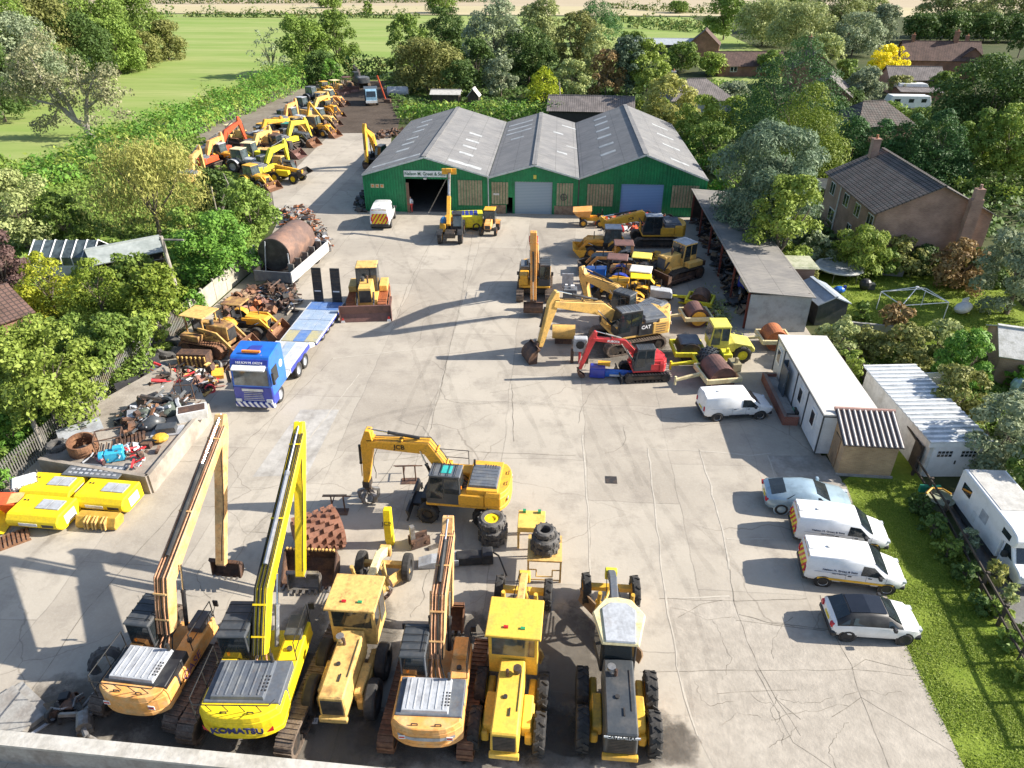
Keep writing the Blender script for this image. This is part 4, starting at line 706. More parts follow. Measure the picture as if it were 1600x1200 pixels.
# planting along the post and rail fence
VG = 'plants along the post and rail fence'
for i, (x, y, w, h, mm, st, l) in enumerate([(1432, 800, 60, 1.0, 'dark', 'round', 'dark plant at the top of the fence bank'), (1455, 835, 55, 1.1, 'dark', 'round', 'second dark plant down the fence bank'), (1478, 870, 58, 1.1, 'mid', 'round', 'mid green plant halfway down the shaded bank'), (1508, 862, 42, 1.3, 'grey', 'spiky', 'feathery grass tuft beside the motorhome'), (1505, 905, 55, 1.0, 'dark', 'round', 'dark plant below the feathery tuft'), (1548, 910, 44, 1.2, 'willow', 'spiky', 'pale yellow grass tuft beside the fence post'), (1530, 950, 50, .8, 'dark', 'round', 'low dark plant on the lower bank'), (1556, 965, 46, .9, 'birch', 'spiky', 'light green tuft on the lower bank'), (1580, 1010, 50, .7, 'mid', 'spiky', 'low green tuft near the bottom of the fence'), (1600, 1060, 50, .7, 'birch', 'spiky', 'light tuft cut off by the right edge near the bottom'), (1572, 940, 36, 1.0, 'pale', 'spiky', 'wispy pale grass outside the fence rail'), (1600, 1000, 40, .9, 'birch', 'spiky', 'wispy light grass at the right edge outside the rails')]):
    p = G(x, y); plant(st, p, h, w * 26 / FPX, mm, l, 'plant', 'garden_plant', VG, cb=.0, zc=12, dens=.8)
# grass blades on the verge, uncountable
def grass(name, label, poly, n, m, size, h=.1):
    P = []; xs = [p.x for p in poly]; ys = [p.y for p in poly]
    while len(P) < n:
        x, y = rnd.uniform(min(xs), max(xs)), rnd.uniform(min(ys), max(ys)); ins = False; j = len(poly) - 1
        for i in range(len(poly)):
            if (poly[i].y > y) != (poly[j].y > y) and x < (poly[j].x - poly[i].x) * (y - poly[i].y) / (poly[j].y - poly[i].y) + poly[i].x: ins = not ins
            j = i
        if ins: P.append((x, y, rnd.random() * h * .4))
    P = np.array(P) + npr.normal(size=(n, 3)) * np.array([.1, .1, 0]); k = np.sin(P[:, 0] * 1.9 + np.sin(P[:, 1] * 1.3)) + np.sin(P[:, 1] * 2.3) + npr.normal(size=n) * .8; P = P[k > -.9]; n = len(P); U = np.tile(np.array([[.0, -.3, 1.0]]), (n, 1)); o = leaf_mesh(name, P, U, size, m, None, .3, 1.2, -.4); tag(o, label, 'grass', kind='stuff')
LM['grass'] = leafmat('leaves_grass', (0.14, 0.22, 0.016), (0.28, 0.34, 0.055))
grass('grass', 'short sunlit grass on the verge between concrete and fence', gp((1318, 752), (1368, 882), (1412, 1002), (1440, 1062), (1470, 1122), (1515, 1210), (1660, 1210), (1600, 1040), (1510, 880), (1430, 752)), 90000, LM['grass'], .07)
grass('lawn_grass', 'bright lawn grass of the garden behind the lean-to', gp((1275, 440), (1420, 432), (1560, 445), (1600, 510), (1550, 548), (1400, 540), (1300, 515)), 26000, LM['grass'], .14)

def cover(name, label, poly, n, m, size, hmax, step=2.2):
    "low tangled ground cover: mounds of leaves nobody could count"
    xs = [p.x for p in poly]; ys = [p.y for p in poly]; P = npr.uniform([min(xs), min(ys)], [max(xs), max(ys)], size=(n * 2, 2)); ins = np.zeros(len(P), bool); j = len(poly) - 1
    for i in range(len(poly)):
        a, b = poly[i], poly[j]; c = ((a.y > P[:, 1]) != (b.y > P[:, 1])) & (P[:, 0] < (b.x - a.x) * (P[:, 1] - a.y) / (b.y - a.y + 1e-9) + a.x); ins ^= c; j = i
    P = P[ins][:n]; hh = hmax * (.35 + .3 * np.sin(P[:, 0] * 1.7 / step * 2) * np.sin(P[:, 1] * 1.3 / step * 2 + 1) + .3 * np.sin(P[:, 0] * .9 / step + P[:, 1] * .7 / step)); hh = np.maximum(hh, .05)
    Q = np.stack([P[:, 0], P[:, 1], hh * npr.uniform(.5, 1.05, len(P))], 1); U = np.tile(np.array([[.2, -.2, 1.]]), (len(P), 1)); o = leaf_mesh(name, Q, U, size, LM[m], None, .6, 1.1); return tag(o, label, 'undergrowth', kind='stuff')
cover('undergrowth', 'mixed scrub and weeds under the left hand trees', gp((-250, 700), (-120, 420), (-60, 330), (120, 280), (300, 205), (330, 230), (420, 320), (425, 350), (395, 410), (300, 495), (95, 668), (-45, 785)), 60000, 'mid', .36, 1.1)
cover('undergrowth', 'dark scrub beneath the trees behind and right of the warehouses', gp((620, 185), (600, 125), (700, 100), (1000, 100), (1140, 150), (1300, 165), (1650, 190), (1700, 320), (1480, 400), (1270, 430), (1265, 470), (1130, 300), (1100, 240), (880, 185)), 60000, 'dark', .55, 1.2)
cover('undergrowth', 'garden plants and weeds between cabin, garage and lawn', gp((1275, 525), (1400, 545), (1560, 560), (1700, 620), (1700, 760), (1560, 760), (1420, 640), (1330, 640)), 22000, 'mid', .26, .9)
cover('undergrowth', 'shrubby ground cover between the lawn and the brick house', gp((1265, 440), (1270, 395), (1420, 400), (1620, 420), (1640, 505), (1560, 440), (1420, 428), (1300, 416)), 16000, 'olive', .3, 1.1)
# ------------------------------------------------------------------ other buildings, fences, poles
def brickmat(name, c1, c2, mortar, scale=1.0):
    m = bpy.data.materials.new(name); m.use_nodes = True; nt = m.node_tree; N = nt.nodes; Lk = nt.links.new; b = N['Principled BSDF']; b.inputs['Roughness'].default_value = .9
    tc = N.new('ShaderNodeTexCoord'); sx = N.new('ShaderNodeSeparateXYZ'); Lk(tc.outputs['Object'], sx.inputs[0]); ad = math_node(N, 'ADD'); Lk(sx.outputs[0], ad.inputs[0]); Lk(sx.outputs[1], ad.inputs[1]); cb = N.new('ShaderNodeCombineXYZ'); Lk(ad.outputs[0], cb.inputs[0]); Lk(sx.outputs[2], cb.inputs[1])
    br = N.new('ShaderNodeTexBrick'); br.inputs['Scale'].default_value = scale; br.inputs['Brick Width'].default_value = .23; br.inputs['Row Height'].default_value = .075; br.inputs['Mortar Size'].default_value = .009
    br.inputs['Color1'].default_value = rgb(c1); br.inputs['Color2'].default_value = rgb(c2); br.inputs['Mortar'].default_value = rgb(mortar); Lk(cb.outputs[0], br.inputs['Vector'])
    n = N.new('ShaderNodeTexNoise'); n.inputs['Scale'].default_value = .8; n.inputs['Detail'].default_value = 6; Lk(tc.outputs['Object'], n.inputs['Vector']); hs = N.new('ShaderNodeHueSaturation'); r = N.new('ShaderNodeMapRange'); r.inputs[1].default_value = .35; r.inputs[2].default_value = .65; r.inputs[3].default_value = .78; r.inputs[4].default_value = 1.2; Lk(n.outputs[0], r.inputs[0]); Lk(r.outputs[0], hs.inputs['Value']); Lk(br.outputs['Color'], hs.inputs['Color']); Lk(hs.outputs[0], b.inputs['Base Color']); return m
def tilemat(name, c1, c2, mort, w=.33, h=.34, bump=.7):
    m = bpy.data.materials.new(name); m.use_nodes = True; nt = m.node_tree; N = nt.nodes; Lk = nt.links.new; b = N['Principled BSDF']; b.inputs['Roughness'].default_value = .85
    tc = N.new('ShaderNodeTexCoord'); mp = N.new('ShaderNodeMapping'); mp.inputs['Rotation'].default_value = (0, 0, R(90)); Lk(tc.outputs['Object'], mp.inputs[0])
    br = N.new('ShaderNodeTexBrick'); br.offset = 0; br.inputs['Scale'].default_value = 1; br.inputs['Brick Width'].default_value = w; br.inputs['Row Height'].default_value = h; br.inputs['Mortar Size'].default_value = .05; br.inputs['Mortar Smooth'].default_value = .4
    br.inputs['Color1'].default_value = rgb(c1); br.inputs['Color2'].default_value = rgb(c2); br.inputs['Mortar'].default_value = rgb(mort); Lk(mp.outputs[0], br.inputs['Vector'])
    n = N.new('ShaderNodeTexNoise'); n.inputs['Scale'].default_value = .7; n.inputs['Detail'].default_value = 7; Lk(tc.outputs['Object'], n.inputs['Vector']); hs = N.new('ShaderNodeHueSaturation'); r = N.new('ShaderNodeMapRange'); r.inputs[1].default_value = .35; r.inputs[2].default_value = .65; r.inputs[3].default_value = .75; r.inputs[4].default_value = 1.25; Lk(n.outputs[0], r.inputs[0]); Lk(r.outputs[0], hs.inputs['Value']); Lk(br.outputs['Color'], hs.inputs['Color']); Lk(hs.outputs[0], b.inputs['Base Color'])
    bp = N.new('ShaderNodeBump'); bp.inputs['Strength'].default_value = bump; bp.inputs['Distance'].default_value = .05; bp.invert = True; Lk(br.outputs['Fac'], bp.inputs['Height']); Lk(bp.outputs[0], b.inputs['Normal']); return m
BR1 = brickmat('brown_brick', (.32, .18, .135), (.39, .235, .175), (.38, .30, .25)); BR2 = brickmat('red_brick', (.22, .09, .06), (.26, .12, .08), (.24, .18, .14)); BR3 = brickmat('tan_brick', (.52, .34, .18), (.42, .26, .135), (.46, .36, .25))
TL1 = tilemat('dark_roof_tiles', (.115, .108, .10), (.14, .11, .10), (.022, .021, .02), .34, .46); TL2 = tilemat('red_brown_tiles', (.135, .08, .062), (.12, .07, .058), (.06, .04, .035)); TL3 = tilemat('grey_pink_tiles', (.22, .19, .18), (.18, .16, .155), (.09, .08, .08))
def house(label, p, L, Wd, rz, ze, zr, wall, roof, wins=(), chim=(), cat='house', name='house', over=.35, hip=0.0, group=None, z0=0.0):
    "ridge along local x; p is the centre on the ground"
    t = thing(name, label, cat, p, rz, group); l, w = L / 2, Wd / 2
    mb = MB(); mb.box((0, 0, ze / 2), (L, Wd, ze))
    if not hip:
        for s_ in (-1, 1): mb.add([(s_ * l * .999, -w, ze), (s_ * l * .999, w, ze), (s_ * l * .999, 0, zr)], [(0, 1, 2)])
    wo = mb.build('wall', wall, t)
    an = math.atan2(zr - ze, w); S_ = math.hypot(w, zr - ze) + over
    for s_ in (-1, 1):
        mb = MB(); hl = l + over
        if hip: mb.add([(-hl, S_, 0), (hl, S_, 0), (hl - hip, 0, 0), (-hl + hip, 0, 0), (-hl, S_, .08), (hl, S_, .08), (hl - hip, 0, .08), (-hl + hip, 0, .08)], [(0, 1, 2, 3), (4, 5, 6, 7), (0, 1, 5, 4), (1, 2, 6, 5), (2, 3, 7, 6), (3, 0, 4, 7)])
        else: mb.box((0, S_ / 2, .04), (2 * hl, S_, .08))
        o = mb.build('roof', roof, t); o.matrix_local = Matrix.Translation((0, 0, zr)) @ Matrix.Rotation(0 if s_ > 0 else math.pi, 4, 'Z') @ Matrix.Rotation(-an, 4, 'X')
    if hip:
        for s_ in (-1, 1): e = s_ * (l + over); k = s_ * (l + over - hip); zz = zr - S_ * math.sin(an); yy = S_ * math.cos(an); MB().add([(e, -yy, zz + .06), (e, yy, zz + .06), (k, 0, zr + .07)], [(0, 1, 2)]).build('roof', roof, t)
    MB().box((0, 0, zr + .09), (2 * (l + over - hip), .28, .1)).build('ridge', roof, t)
    for (side, u, za, zb, ww) in wins:
        q = MB(); q2 = MB(); e = .02
        if side in 'ns': y = (w + e) * (1 if side == 'n' else -1); q.box((u, y, (za + zb) / 2), (ww, .06, zb - za)); q2.box((u - ww / 4, y * 1.0 + (.035 if side == 'n' else -.035), (za + zb) / 2), (ww / 2 - .12, .012, zb - za - .14)); q2.box((u + ww / 4, y + (.035 if side == 'n' else -.035), (za + zb) / 2), (ww / 2 - .12, .012, zb - za - .14))
        else: x = (l + e) * (1 if side == 'e' else -1); q.box((x, u, (za + zb) / 2), (.06, ww, zb - za)); q2.box((x + (.035 if side == 'e' else -.035), u, (za + zb) / 2), (.012, ww - .14, zb - za - .14))
        f = q.build('window', WHITE, t); q2.build('pane', GLASS, f)
    for (x, y, za, zb, d) in chim:
        mb = MB(); mb.box((x, y, (za + zb) / 2), (d, d, zb - za)); mb.box((x, y, zb + .04), (d + .1, d + .1, .1)); c = mb.build('chimney', wall, t); q = MB(); q.cyl((x, y, zb + .08), (x, y, zb + .45), .13, .11); q.build('chimney_pot', mat('terracotta_pot', (.4, .16, .08), .8), c)
    return t
a0, a1 = G(1383, 233, 7.2), G(1480, 292, 7.2); hc = (a0 + a1) / 2; hz = head(a1, a0)
bh = house('brown brick two storey house with a dark tiled roof in the gardens on the right', (hc.x - .2, hc.y, 0), (a0 - a1).length - .4, 9.5, hz, 4.9, 7.2, BR1, TL1, [('n', x, 3.2, 4.4, 1.3) for x in (-5.6, -2.4, .6, 4.6)] + [('n', -1.5, .3, 2.2, 1.0), ('n', 3.5, .9, 2.1, 1.6)], [(5.9, 1.2, 6.3, 8.3, .7)])
bm_ = MB(); bm_.box((-7.35, -2.6, 3.2), (.6, .95, 6.4)); bm_.box((-7.35, -2.6, 6.75), (.55, .7, 1.0)); st = bm_.build('chimney', BR1, bh); q = MB(); q.cyl((-7.35, -2.6, 7.25), (-7.35, -2.6, 7.6), .12); q.build('chimney_pot', BR1, st)
dp = MB(); dp.cyl((2.2, 4.88, .2), (2.2, 4.88, 4.7), .06); dp.build('downpipe', WHITE, bh)
# porch roof at the back of the brick house, brick pier, low garden walls
cp = G(1290, 320); ct = thing('lean_to_canopy', 'dark glazed lean-to against the left wall of the brick house', 'canopy', cp); q = MB(); q.box((0, 0, 2.3), (2.6, 4.5, .08)); q.build('roof', CABG, ct); q = MB()
for x in (-1.2, 1.2):
    for y in (-2.1, 0, 2.1): q.box((x, y, 1.13), (.1, .1, 2.26))
q.build('post', DWOOD, ct)
pp = G(1243, 462); pt = thing('brick_pier', 'pale capped brick outbuilding corner behind the lean-to shed', 'outbuilding', pp); MB().box((0, .6, 1.3), (1.8, 2.2, 2.6)).build('wall', BR1, pt); MB().box((0, .6, 2.66), (2.4, 2.8, .12), (.9, .9)).build('roof', mat('lichen_concrete', (.42, .42, .3), .9, col2=(.25, .27, .16), bump=.3), pt)
for nm, lab, p, q_, h in [('garden_wall', 'low rendered wall at the back of the lawn garden', (1335, 425), (1410, 432), 1.0), ('garden_wall', 'low grey wall between the shrubs below the lawn garden', (1325, 520), (1420, 530), .9)]: tag(strip_wall(G(*p), G(*q_), h, .2, nm, BLOCKW), lab, 'wall')
ob = G(1590, 585); house('low brick outbuilding with a pale lichen roof at the right picture edge', (ob.x + 1.2, ob.y, 0), 6, 4.6, R(-18), 2.0, 3.0, BR1, mat('pale_lichen_roof', (.5, .5, .48), .9, col2=(.33, .33, .3), bump=.3), name='outbuilding', cat='outbuilding', over=.15)
# white site cabin
cb = thing('site_cabin', 'long white site cabin with a pale flat roof, blue door and three windows', 'cabin', (16.15, 37.1, 0)); CABW = mat('cabin_panel_white', (.66, .67, .68), .5, col2=(.56, .57, .58), var=.05)
mb = MB(); mb.box((0, 0, 1.4), (2.9, 9.2, 2.5)); mb.build('wall', CABW, cb); MB().box((0, 0, 2.69), (3.05, 9.36, .1)).build('roof', mat('cabin_roof_felt', (.60, .575, .53), .8, col2=(.50, .47, .42), lo=.5, hi=.8, scale=.5, var=.04), cb)
q = MB()
for y in (-4.6, -2.0, .1, 2.9, 4.6): q.box((-1.47, y, 1.4), (.06, .08, 2.5))
q.box((-1.46, 0, 2.6), (.09, 9.3, .12)); q.box((0, -4.62, 2.6), (2.95, .09, .12)); q.build('trim', CABG, cb)
for y in (-3.3, -.95, 3.8): q = MB(); q.box((-1.48, y, 1.62), (.06, .75, 1.05)); f = q.build('window', WHITE, cb); MB().box((-1.515, y, 1.62), (.02, .5, .8)).build('pane', GLASS, f)
q = MB(); q.box((-1.80, 1.35, 1.2), (.06, 1.05, 2.05)); d = q.build('door', mat('slate_blue_door', (.06, .085, .11), .4), cb); MB().box((-1.85, .95, 1.15), (.05, .05, .2)).build('handle', ALU, d)
MB().box((-1.63, 2.0, 1.25), (.3, .08, 2.2)).build('door_screen', mat('slate_blue_door', (.06, .085, .11), .4), cb)
st = thing('brick_ramp', 'red brick walled ramp and steps along the front of the white cabin', 'ramp', (14.2, 38.0, 0)); RBK = brickmat('ramp_red_brick', (.26, .08, .055), (.31, .11, .075), (.25, .18, .15)); q = MB(); q.box((-.35, 0, .3), (.22, 5.2, .6)); q.box((.05, -2.5, .3), (.7, .22, .6)); q.box((.05, 2.5, .3), (.7, .22, .6)); q.build('wall', RBK, st); MB().box((.08, .3, .2), (.62, 4.4, .4)).build('ramp_slab', BLOCKW, st)
p = G(1216, 574); w_ = thing('rubbish_bag', 'white bag of rubbish at the far end of the brick ramp', 'bag', p); q = MB(); q.ell((0, 0, .25), (.35, .3, .28)); q.ell((.2, .25, .2), (.25, .25, .22)); q.build('bag', DIRTW, w_)
for px, py, m_, lab in [(1248, 655, RUB, 'black bin at the foot of the cabin wall'), (1236, 648, mat('green_crate', (.03, .35, .15), .5), 'green crate next to the cabin bin')]:
    p = G(px, py); bt = thing('bin' if m_ is RUB else 'crate', lab, 'bin' if m_ is RUB else 'crate', p); q = MB(); q.box((0, 0, .3 if m_ is RUB else .15), (.5, .5, .6 if m_ is RUB else .3), (1.15, 1.15)); q.build('body', m_, bt, bevel=.03); q = MB(); q.box((0, 0, .63 if m_ is RUB else .32), (.62, .62, .05)); q.build('rim', m_, bt)
# brick kiosk
kp = G(1350, 745); kl = thing('brick_kiosk', 'small tan brick kiosk with a striped pantile roof beside the cabin', 'kiosk', (kp.x, kp.y + 1.0, 0), R(-2)); mb = MB(); mb.box((0, 0, 1.0), (2.7, 1.9, 2.0)); mb.add([(-1.35, -.95, 2.0), (-1.35, .95, 2.0), (-1.35, .95, 2.75)], [(0, 1, 2)]); mb.add([(1.35, -.95, 2.0), (1.35, .95, 2.0), (1.35, .95, 2.75)], [(0, 1, 2)]); mb.box((0, .94, 2.3), (2.68, .05, .8)); mb.build('wall', BR3, kl)
PANT = mat('dark_pantiles', (.07, .055, .055), .6, col2=(.10, .075, .07)); PPALE = mat('pale_pantile_ridges', (.50, .47, .45), .5)
rt = child('roof', kl); an = math.atan2(.75, 1.9); mb = MB(); mb.box((0, 0, 0), (3.05, 2.35, .06)); o = mb.build('roof_slope', PANT, rt); o.matrix_local = Matrix.Translation((0, -.06, 2.45)) @ Matrix.Rotation(an, 4, 'X')
q = MB()
for i in range(11): q.cyl((-1.4 + .28 * i, -1.16, .05), (-1.4 + .28 * i, 1.16, .05), .06, n=6)
o = q.build('pantile_ridges', PPALE, rt); o.matrix_local = Matrix.Translation((0, -.06, 2.45)) @ Matrix.Rotation(an, 4, 'X')
q = MB(); q.cyl((-1.55, 1.02, 2.92), (1.55, 1.02, 2.92), .1, n=8); q.build('ridge', mat('pink_ridge_tile', (.42, .25, .21), .8), kl); MB().box((-1.37, .0, .95), (.06, .8, 1.8)).build('door', WOOD, kl); MB().box((0, -1.0, .06), (2.9, .1, .12)).build('plinth', BLOCKW, kl)
# white sectional garage
gp0, gp1, gp2 = G(1440, 742), G(1520, 745), G(1392, 640); gr = thing('garage', 'white sectional garage with a striped roof and double doors with small panes', 'garage', ((gp0.x + gp1.x) / 2, gp0.y, 0), R(4)); Lg = 7.6; Wg = 2.9
mb = MB(); mb.box((0, Lg / 2, 1.05), (Wg, Lg, 2.1)); mb.build('wall', mat('stained_white_render', (.66, .64, .60), .8, col2=(.40, .36, .29), lo=.5, hi=.75, scale=.7), gr)
q = MB(); q.box((0, Lg / 2 , 2.28), (Wg + .3, Lg + .3, .05)); ro = q.build('roof', mat('pale_sheet_roof', (.42, .45, .47), .5, col2=(.32, .35, .37), lo=.45, hi=.7), gr); ro.rotation_euler = (0, R(-1), 0); q = MB()
for i in range(19): q.box((0, -.1 + (Lg + .25) * i / 18, 2.33), (Wg + .28, .17, .05))
q.build('roof_rib', mat('white_roof_rib', (.74, .75, .76), .5), ro); MB().box((0, -.08, 2.1), (Wg + .3, .06, .34)).build('fascia', WHITE, gr)
MB().box((0, -.03, .95), (2.55, .06, 1.9)).build('door', WHITE, gr)
for sx in (-.62, .62):
    q = MB()
    for i in range(4):
        for j in range(2): q.box((sx - .3 + .2 * i, -.068, 1.38 + .2 * j), (.15, .016, .15))
    q.build('window', GLASS, gr)
MB().box((.05, -.08, .95), (.05, .06, .2)).build('handle', DSTEEL, gr)
sgn = G(1462, 605); st = thing('white_panel', 'white framed board standing behind the garage', 'board', sgn, R(8)); q = MB(); q.box((0, 0, .55), (2.1, .08, 1.1)); q.build('board', WHITE, st); q = MB(); q.box((0, -.06, .45), (1.8, .03, .6)); q.build('inset', DIRTW, st)
# panel fence along the back of the cabin and post and rail fence
def post_fence(label, pts, hp, rails, m, every=2.1, name='rail_fence', cat='fence', panel_m=None):
    o = pts[0]; t = thing(name, label, cat, (o.x, o.y, 0)); P = []
    for a, b in zip(pts, pts[1:]):
        n = max(1, round((b - a).length / every)); P += [a.lerp(b, i / n) for i in range(n)]
    P.append(pts[-1])
    for p in P: MB().box((p.x - o.x, p.y - o.y, hp / 2), (.12, .12, hp)).build('post', m, t)
    for a, b in zip(pts, pts[1:]):
        an = head(a, b); L = (b - a).length
        for z in rails: MB().at((a.x - o.x, a.y - o.y, 0), an).box((L / 2, -.08, z), (L, .05, .11)).build('rail', m, t)
        if panel_m: MB().at((a.x - o.x, a.y - o.y, 0), an).box((L / 2, .05, hp * .47), (L, .04, hp * .94)).build('panel', panel_m, t)
    return t
post_fence('dark post and two rail fence along the grass bank on the right', [G(1425, 742), G(1470, 812), G(1530, 925), G(1590, 1035), G(1660, 1165)], 1.2, (.55, 1.08), DWOOD)
post_fence('dark close boarded fence behind the white cabin', [G(1312, 570), G(1345, 610), G(1400, 690), G(1428, 738)], 1.7, (1.6,), DWOOD, panel_m=DWOOD)
def palisade(label, pts, h, m, step=.17):
    o = pts[0]; t = thing('palisade_fence', label, 'fence', (o.x, o.y, 0)); q = MB(); rl = MB()
    for a, b in zip(pts, pts[1:]):
        L = (b - a).length; an = head(a, b); k = 0
        while k < L: q.at((a.x - o.x, a.y - o.y, 0), an); q.prism([(k, .05), (k + .08, .05), (k + .08, h - .1), (k + .04, h), (k, h - .1)], -.02, .0); k += step
        for z in (.4, h - .4): rl.at((a.x - o.x, a.y - o.y, 0), an).box((L / 2, .03, z), (L, .04, .05))
    q.build('pale', m, t); rl.build('rail', m, t)
    for a, b in zip(pts, pts[1:]):
        n = max(1, round((b - a).length / 2.75))
        for i in range(n): p = a.lerp(b, i / n); MB().box((p.x - o.x, p.y - o.y + .06, h / 2), (.1, .1, h)).build('post', m, t)
    return t
DPALS = mat('dull_dark_pale', (.16, .155, .14), .6, col2=(.09, .08, .07), scale=1.2)
PALS = mat('galvanised_pale', (.24, .24, .23), .55, metal=.2, col2=(.2, .16, .12), scale=1.2)
palisade('near galvanised palisade fence at the left edge of the yard', [G(-60, 810), G(0, 772), G(75, 706), G(130, 655)], 1.6, DPALS); palisade('galvanised palisade fence behind the rubber mats and tractor tyre', [G(130, 655), G(185, 605), G(250, 545), G(300, 505)], 1.9, PALS)
cf = thing('panel_fence', 'pale concrete panel fence below the ivy covered tree', 'fence', G(302, 503)); a, b = G(302, 503), G(402, 415); L = (b - a).length; PCON = mat('pale_precast_concrete', (.42, .39, .32), .9, col2=(.3, .28, .22), scale=.7, bump=.2)
for i in range(6):
    u = (b - a) * (i / 6); v = (b - a) * ((i + 1) / 6); MB().at((u.x, u.y, 0), head(a, b)).box((L / 12, 0, .85), (L / 6 - .14, .08, 1.7)).build('panel', PCON, cf)
for i in range(7): u = (b - a) * (i / 6); MB().box((u.x, u.y, .95), (.14, .14, 1.9)).build('post', PCON, cf)
def pole(label, base, top, r=.14, arms=True, lean=(0, 0)):
    p = G(*base); d = ray(*top); k = math.hypot(p.x, p.y) / math.hypot(d.x, d.y); h = CAM_H + d.z * k; x = d.x * k - p.x; t = thing('telegraph_pole', label, 'pole', p); MB().cyl((0, 0, 0), (x, 0, h), r * 1.15, r * .85, 9).build('pole', PBARK, t)
    if arms: MB().box((x * .97 + .7, 0, h - .25), (1.8, .1, .1)).build('cross_arm', PBARK, t)
pole('pale timber telegraph pole with a cross arm rising from the conifers on the left', (290, 500), (250, 370), .16); pole('bare leaning pale trunk post beside the palisade at the left', (68, 700), (40, 632), .13, False); pole('slender pole behind the right warehouse bay', (877, 178), (874, 128), .1, False); pole('distant leaning pole right of the caravan', (1480, 200), (1492, 165), .12, False); pole('thin white stay pole above the conifers behind the house', (1317, 176), (1325, 148), .07, False)
# corrugated shed and greenhouse among the left trees
p = G(205, 425); house('low shed with a pale corrugated roof among the conifers on the left', (p.x, p.y, 0), 5.2, 3.6, R(40), 2.0, 2.6, DWOOD, mat('pale_grey_sheet', (.33, .36, .35), .6, col2=(.24, .27, .26), scale=.6), name='garden_shed', cat='shed')
p = G(120, 425); gh = thing('greenhouse', 'glass roofed greenhouse with white bars beside the corrugated shed', 'greenhouse', p, R(4)); q = MB(); q.box((0, 0, .6), (5.4, 3.0, 1.2)); q.build('wall', DIRTW, gh)
for sg in (-1, 1):
    q = MB(); q.add([(-2.7, sg * 1.5, 1.9), (2.7, sg * 1.5, 1.9), (2.7, 0, 2.9), (-2.7, 0, 2.9)], [(0, 1, 2, 3)]); q.build('glass_roof', PGLASS, gh)
    q = MB()
    for i in range(7): q.tube([(-2.7 + .9 * i, sg * 1.52, 1.2), (-2.7 + .9 * i, sg * 1.52, 1.92), (-2.7 + .9 * i, 0, 2.93)], .05, 5)
    q.build('glazing_bar', WHITE, gh); MB().box((0, sg * 1.5, 1.55), (5.4, .04, .7)).build('side_glass', PGLASS, gh)
p = G(-5, 545); house('brick cottage with a red tiled roof cut by the left edge', (p.x - 1.5, p.y, 0), 6, 5, R(60), 2.3, 3.6, BR2, TL2)
# buildings behind
def far(label, px, py, L, Wd, rz, ze, zr, wall, roof, **k): p = G(px, py); return house(label, (p.x, p.y, 0), L, Wd, R(rz), ze, zr, wall, roof, **k)
DBO = mat('dark_boards', (.05, .045, .042), .8)
far('long low roof of grey pink tiles close behind the right warehouse bay', 922, 190, 13.5, 7, -3, 2.3, 4.0, DBO, TL3, name='outbuilding', cat='outbuilding')
far('grey tiled bungalow half hidden by the yellow green tree', 1083, 172, 11, 10, 8, 2.5, 5.2, mat('grey_render', (.45, .45, .43), .8), TL3, hip=4.2, name='bungalow', cat='bungalow', chim=((-4.0, 1, 4, 6.3, .7),))
far('long brick bungalow with a red brown roof behind the purple shrub', 1165, 116, 15, 8, 2, 2.3, 4.8, BR2, TL2, wins=(('s', -4, 1, 2.1, 1.6), ('s', 2, 1, 2.1, 1.6)), name='bungalow', cat='bungalow')
far('tall brick house with a white trimmed gable and chimney in the village', 1258, 138, 11, 8, 84, 4.4, 7.4, BR2, TL2, wins=(('w', 0, 3.4, 4.6, 2.0),), chim=((4, 0, 6.5, 9.4, .8), (-2, 2.2, 5.6, 7.6, .7)))
far('small grey tiled house in front of the tall brick gable', 1288, 168, 9, 8, 70, 2.8, 5.6, BR2, TL3); far('hipped dark tiled roof showing between the conifers', 1352, 215, 9, 8, 15, 2.6, 5.2, BR1, TL1, hip=3.0, name='bungalow', cat='bungalow')
far('broad brown roofed house with several gables at the upper right', 1455, 120, 16, 9, -6, 4.0, 7.4, BR2, TL2, chim=((3, 0, 6.8, 9.4, .9), (-6, 0, 6.8, 8.6, .7))); far('right wing of the broad brown house with its gable to the yard', 1500, 120, 10, 7, 78, 3.6, 6.4, BR2, TL2, chim=((3.2, 0, 6, 8.2, .7),)); far('grey tiled side wing below the broad brown house', 1418, 142, 10, 7, -4, 2.6, 4.6, BR1, TL3, name='outbuilding', cat='outbuilding'); far('flat roofed garage left of the motor caravan lane', 1428, 158, 7, 5, -4, 2.0, 2.4, BR2, TL3, name='outbuilding', cat='outbuilding')
far('dark open barn with a pale roof beyond the trees', 1022, 88, 20, 9, 0, 3.4, 4.5, DBO, mat('pale_barn_roof', (.4, .43, .46), .7), name='barn', cat='barn'); far('small gabled brick house left of the far meadow', 1098, 90, 9, 8, 78, 3.6, 7.0, BR2, TL2)
far('timber shed with a pale roof behind the warehouse hedge', 698, 163, 5, 3, 0, 2.0, 2.5, DWOOD, mat('pale_felt', (.5, .48, .45), .8), name='garden_shed', cat='shed'); far('little gabled playhouse behind the warehouse hedge', 741, 163, 2.2, 2, 86, 1.6, 2.8, DWOOD, mat('white_felt', (.6, .56, .52), .8), name='playhouse', cat='playhouse', over=.2)
# small sheds by the lean-to
sp = G(1285, 500); house('small grey gabled shed next to the lean-to end wall', (sp.x - .1, sp.y + 1.0, 0), 3.6, 2.3, R(100), 1.7, 2.2, CABG, mat('blue_grey_felt', (.34, .38, .42), .6, col2=(.26, .3, .34)), name='garden_shed', cat='shed', over=.15)
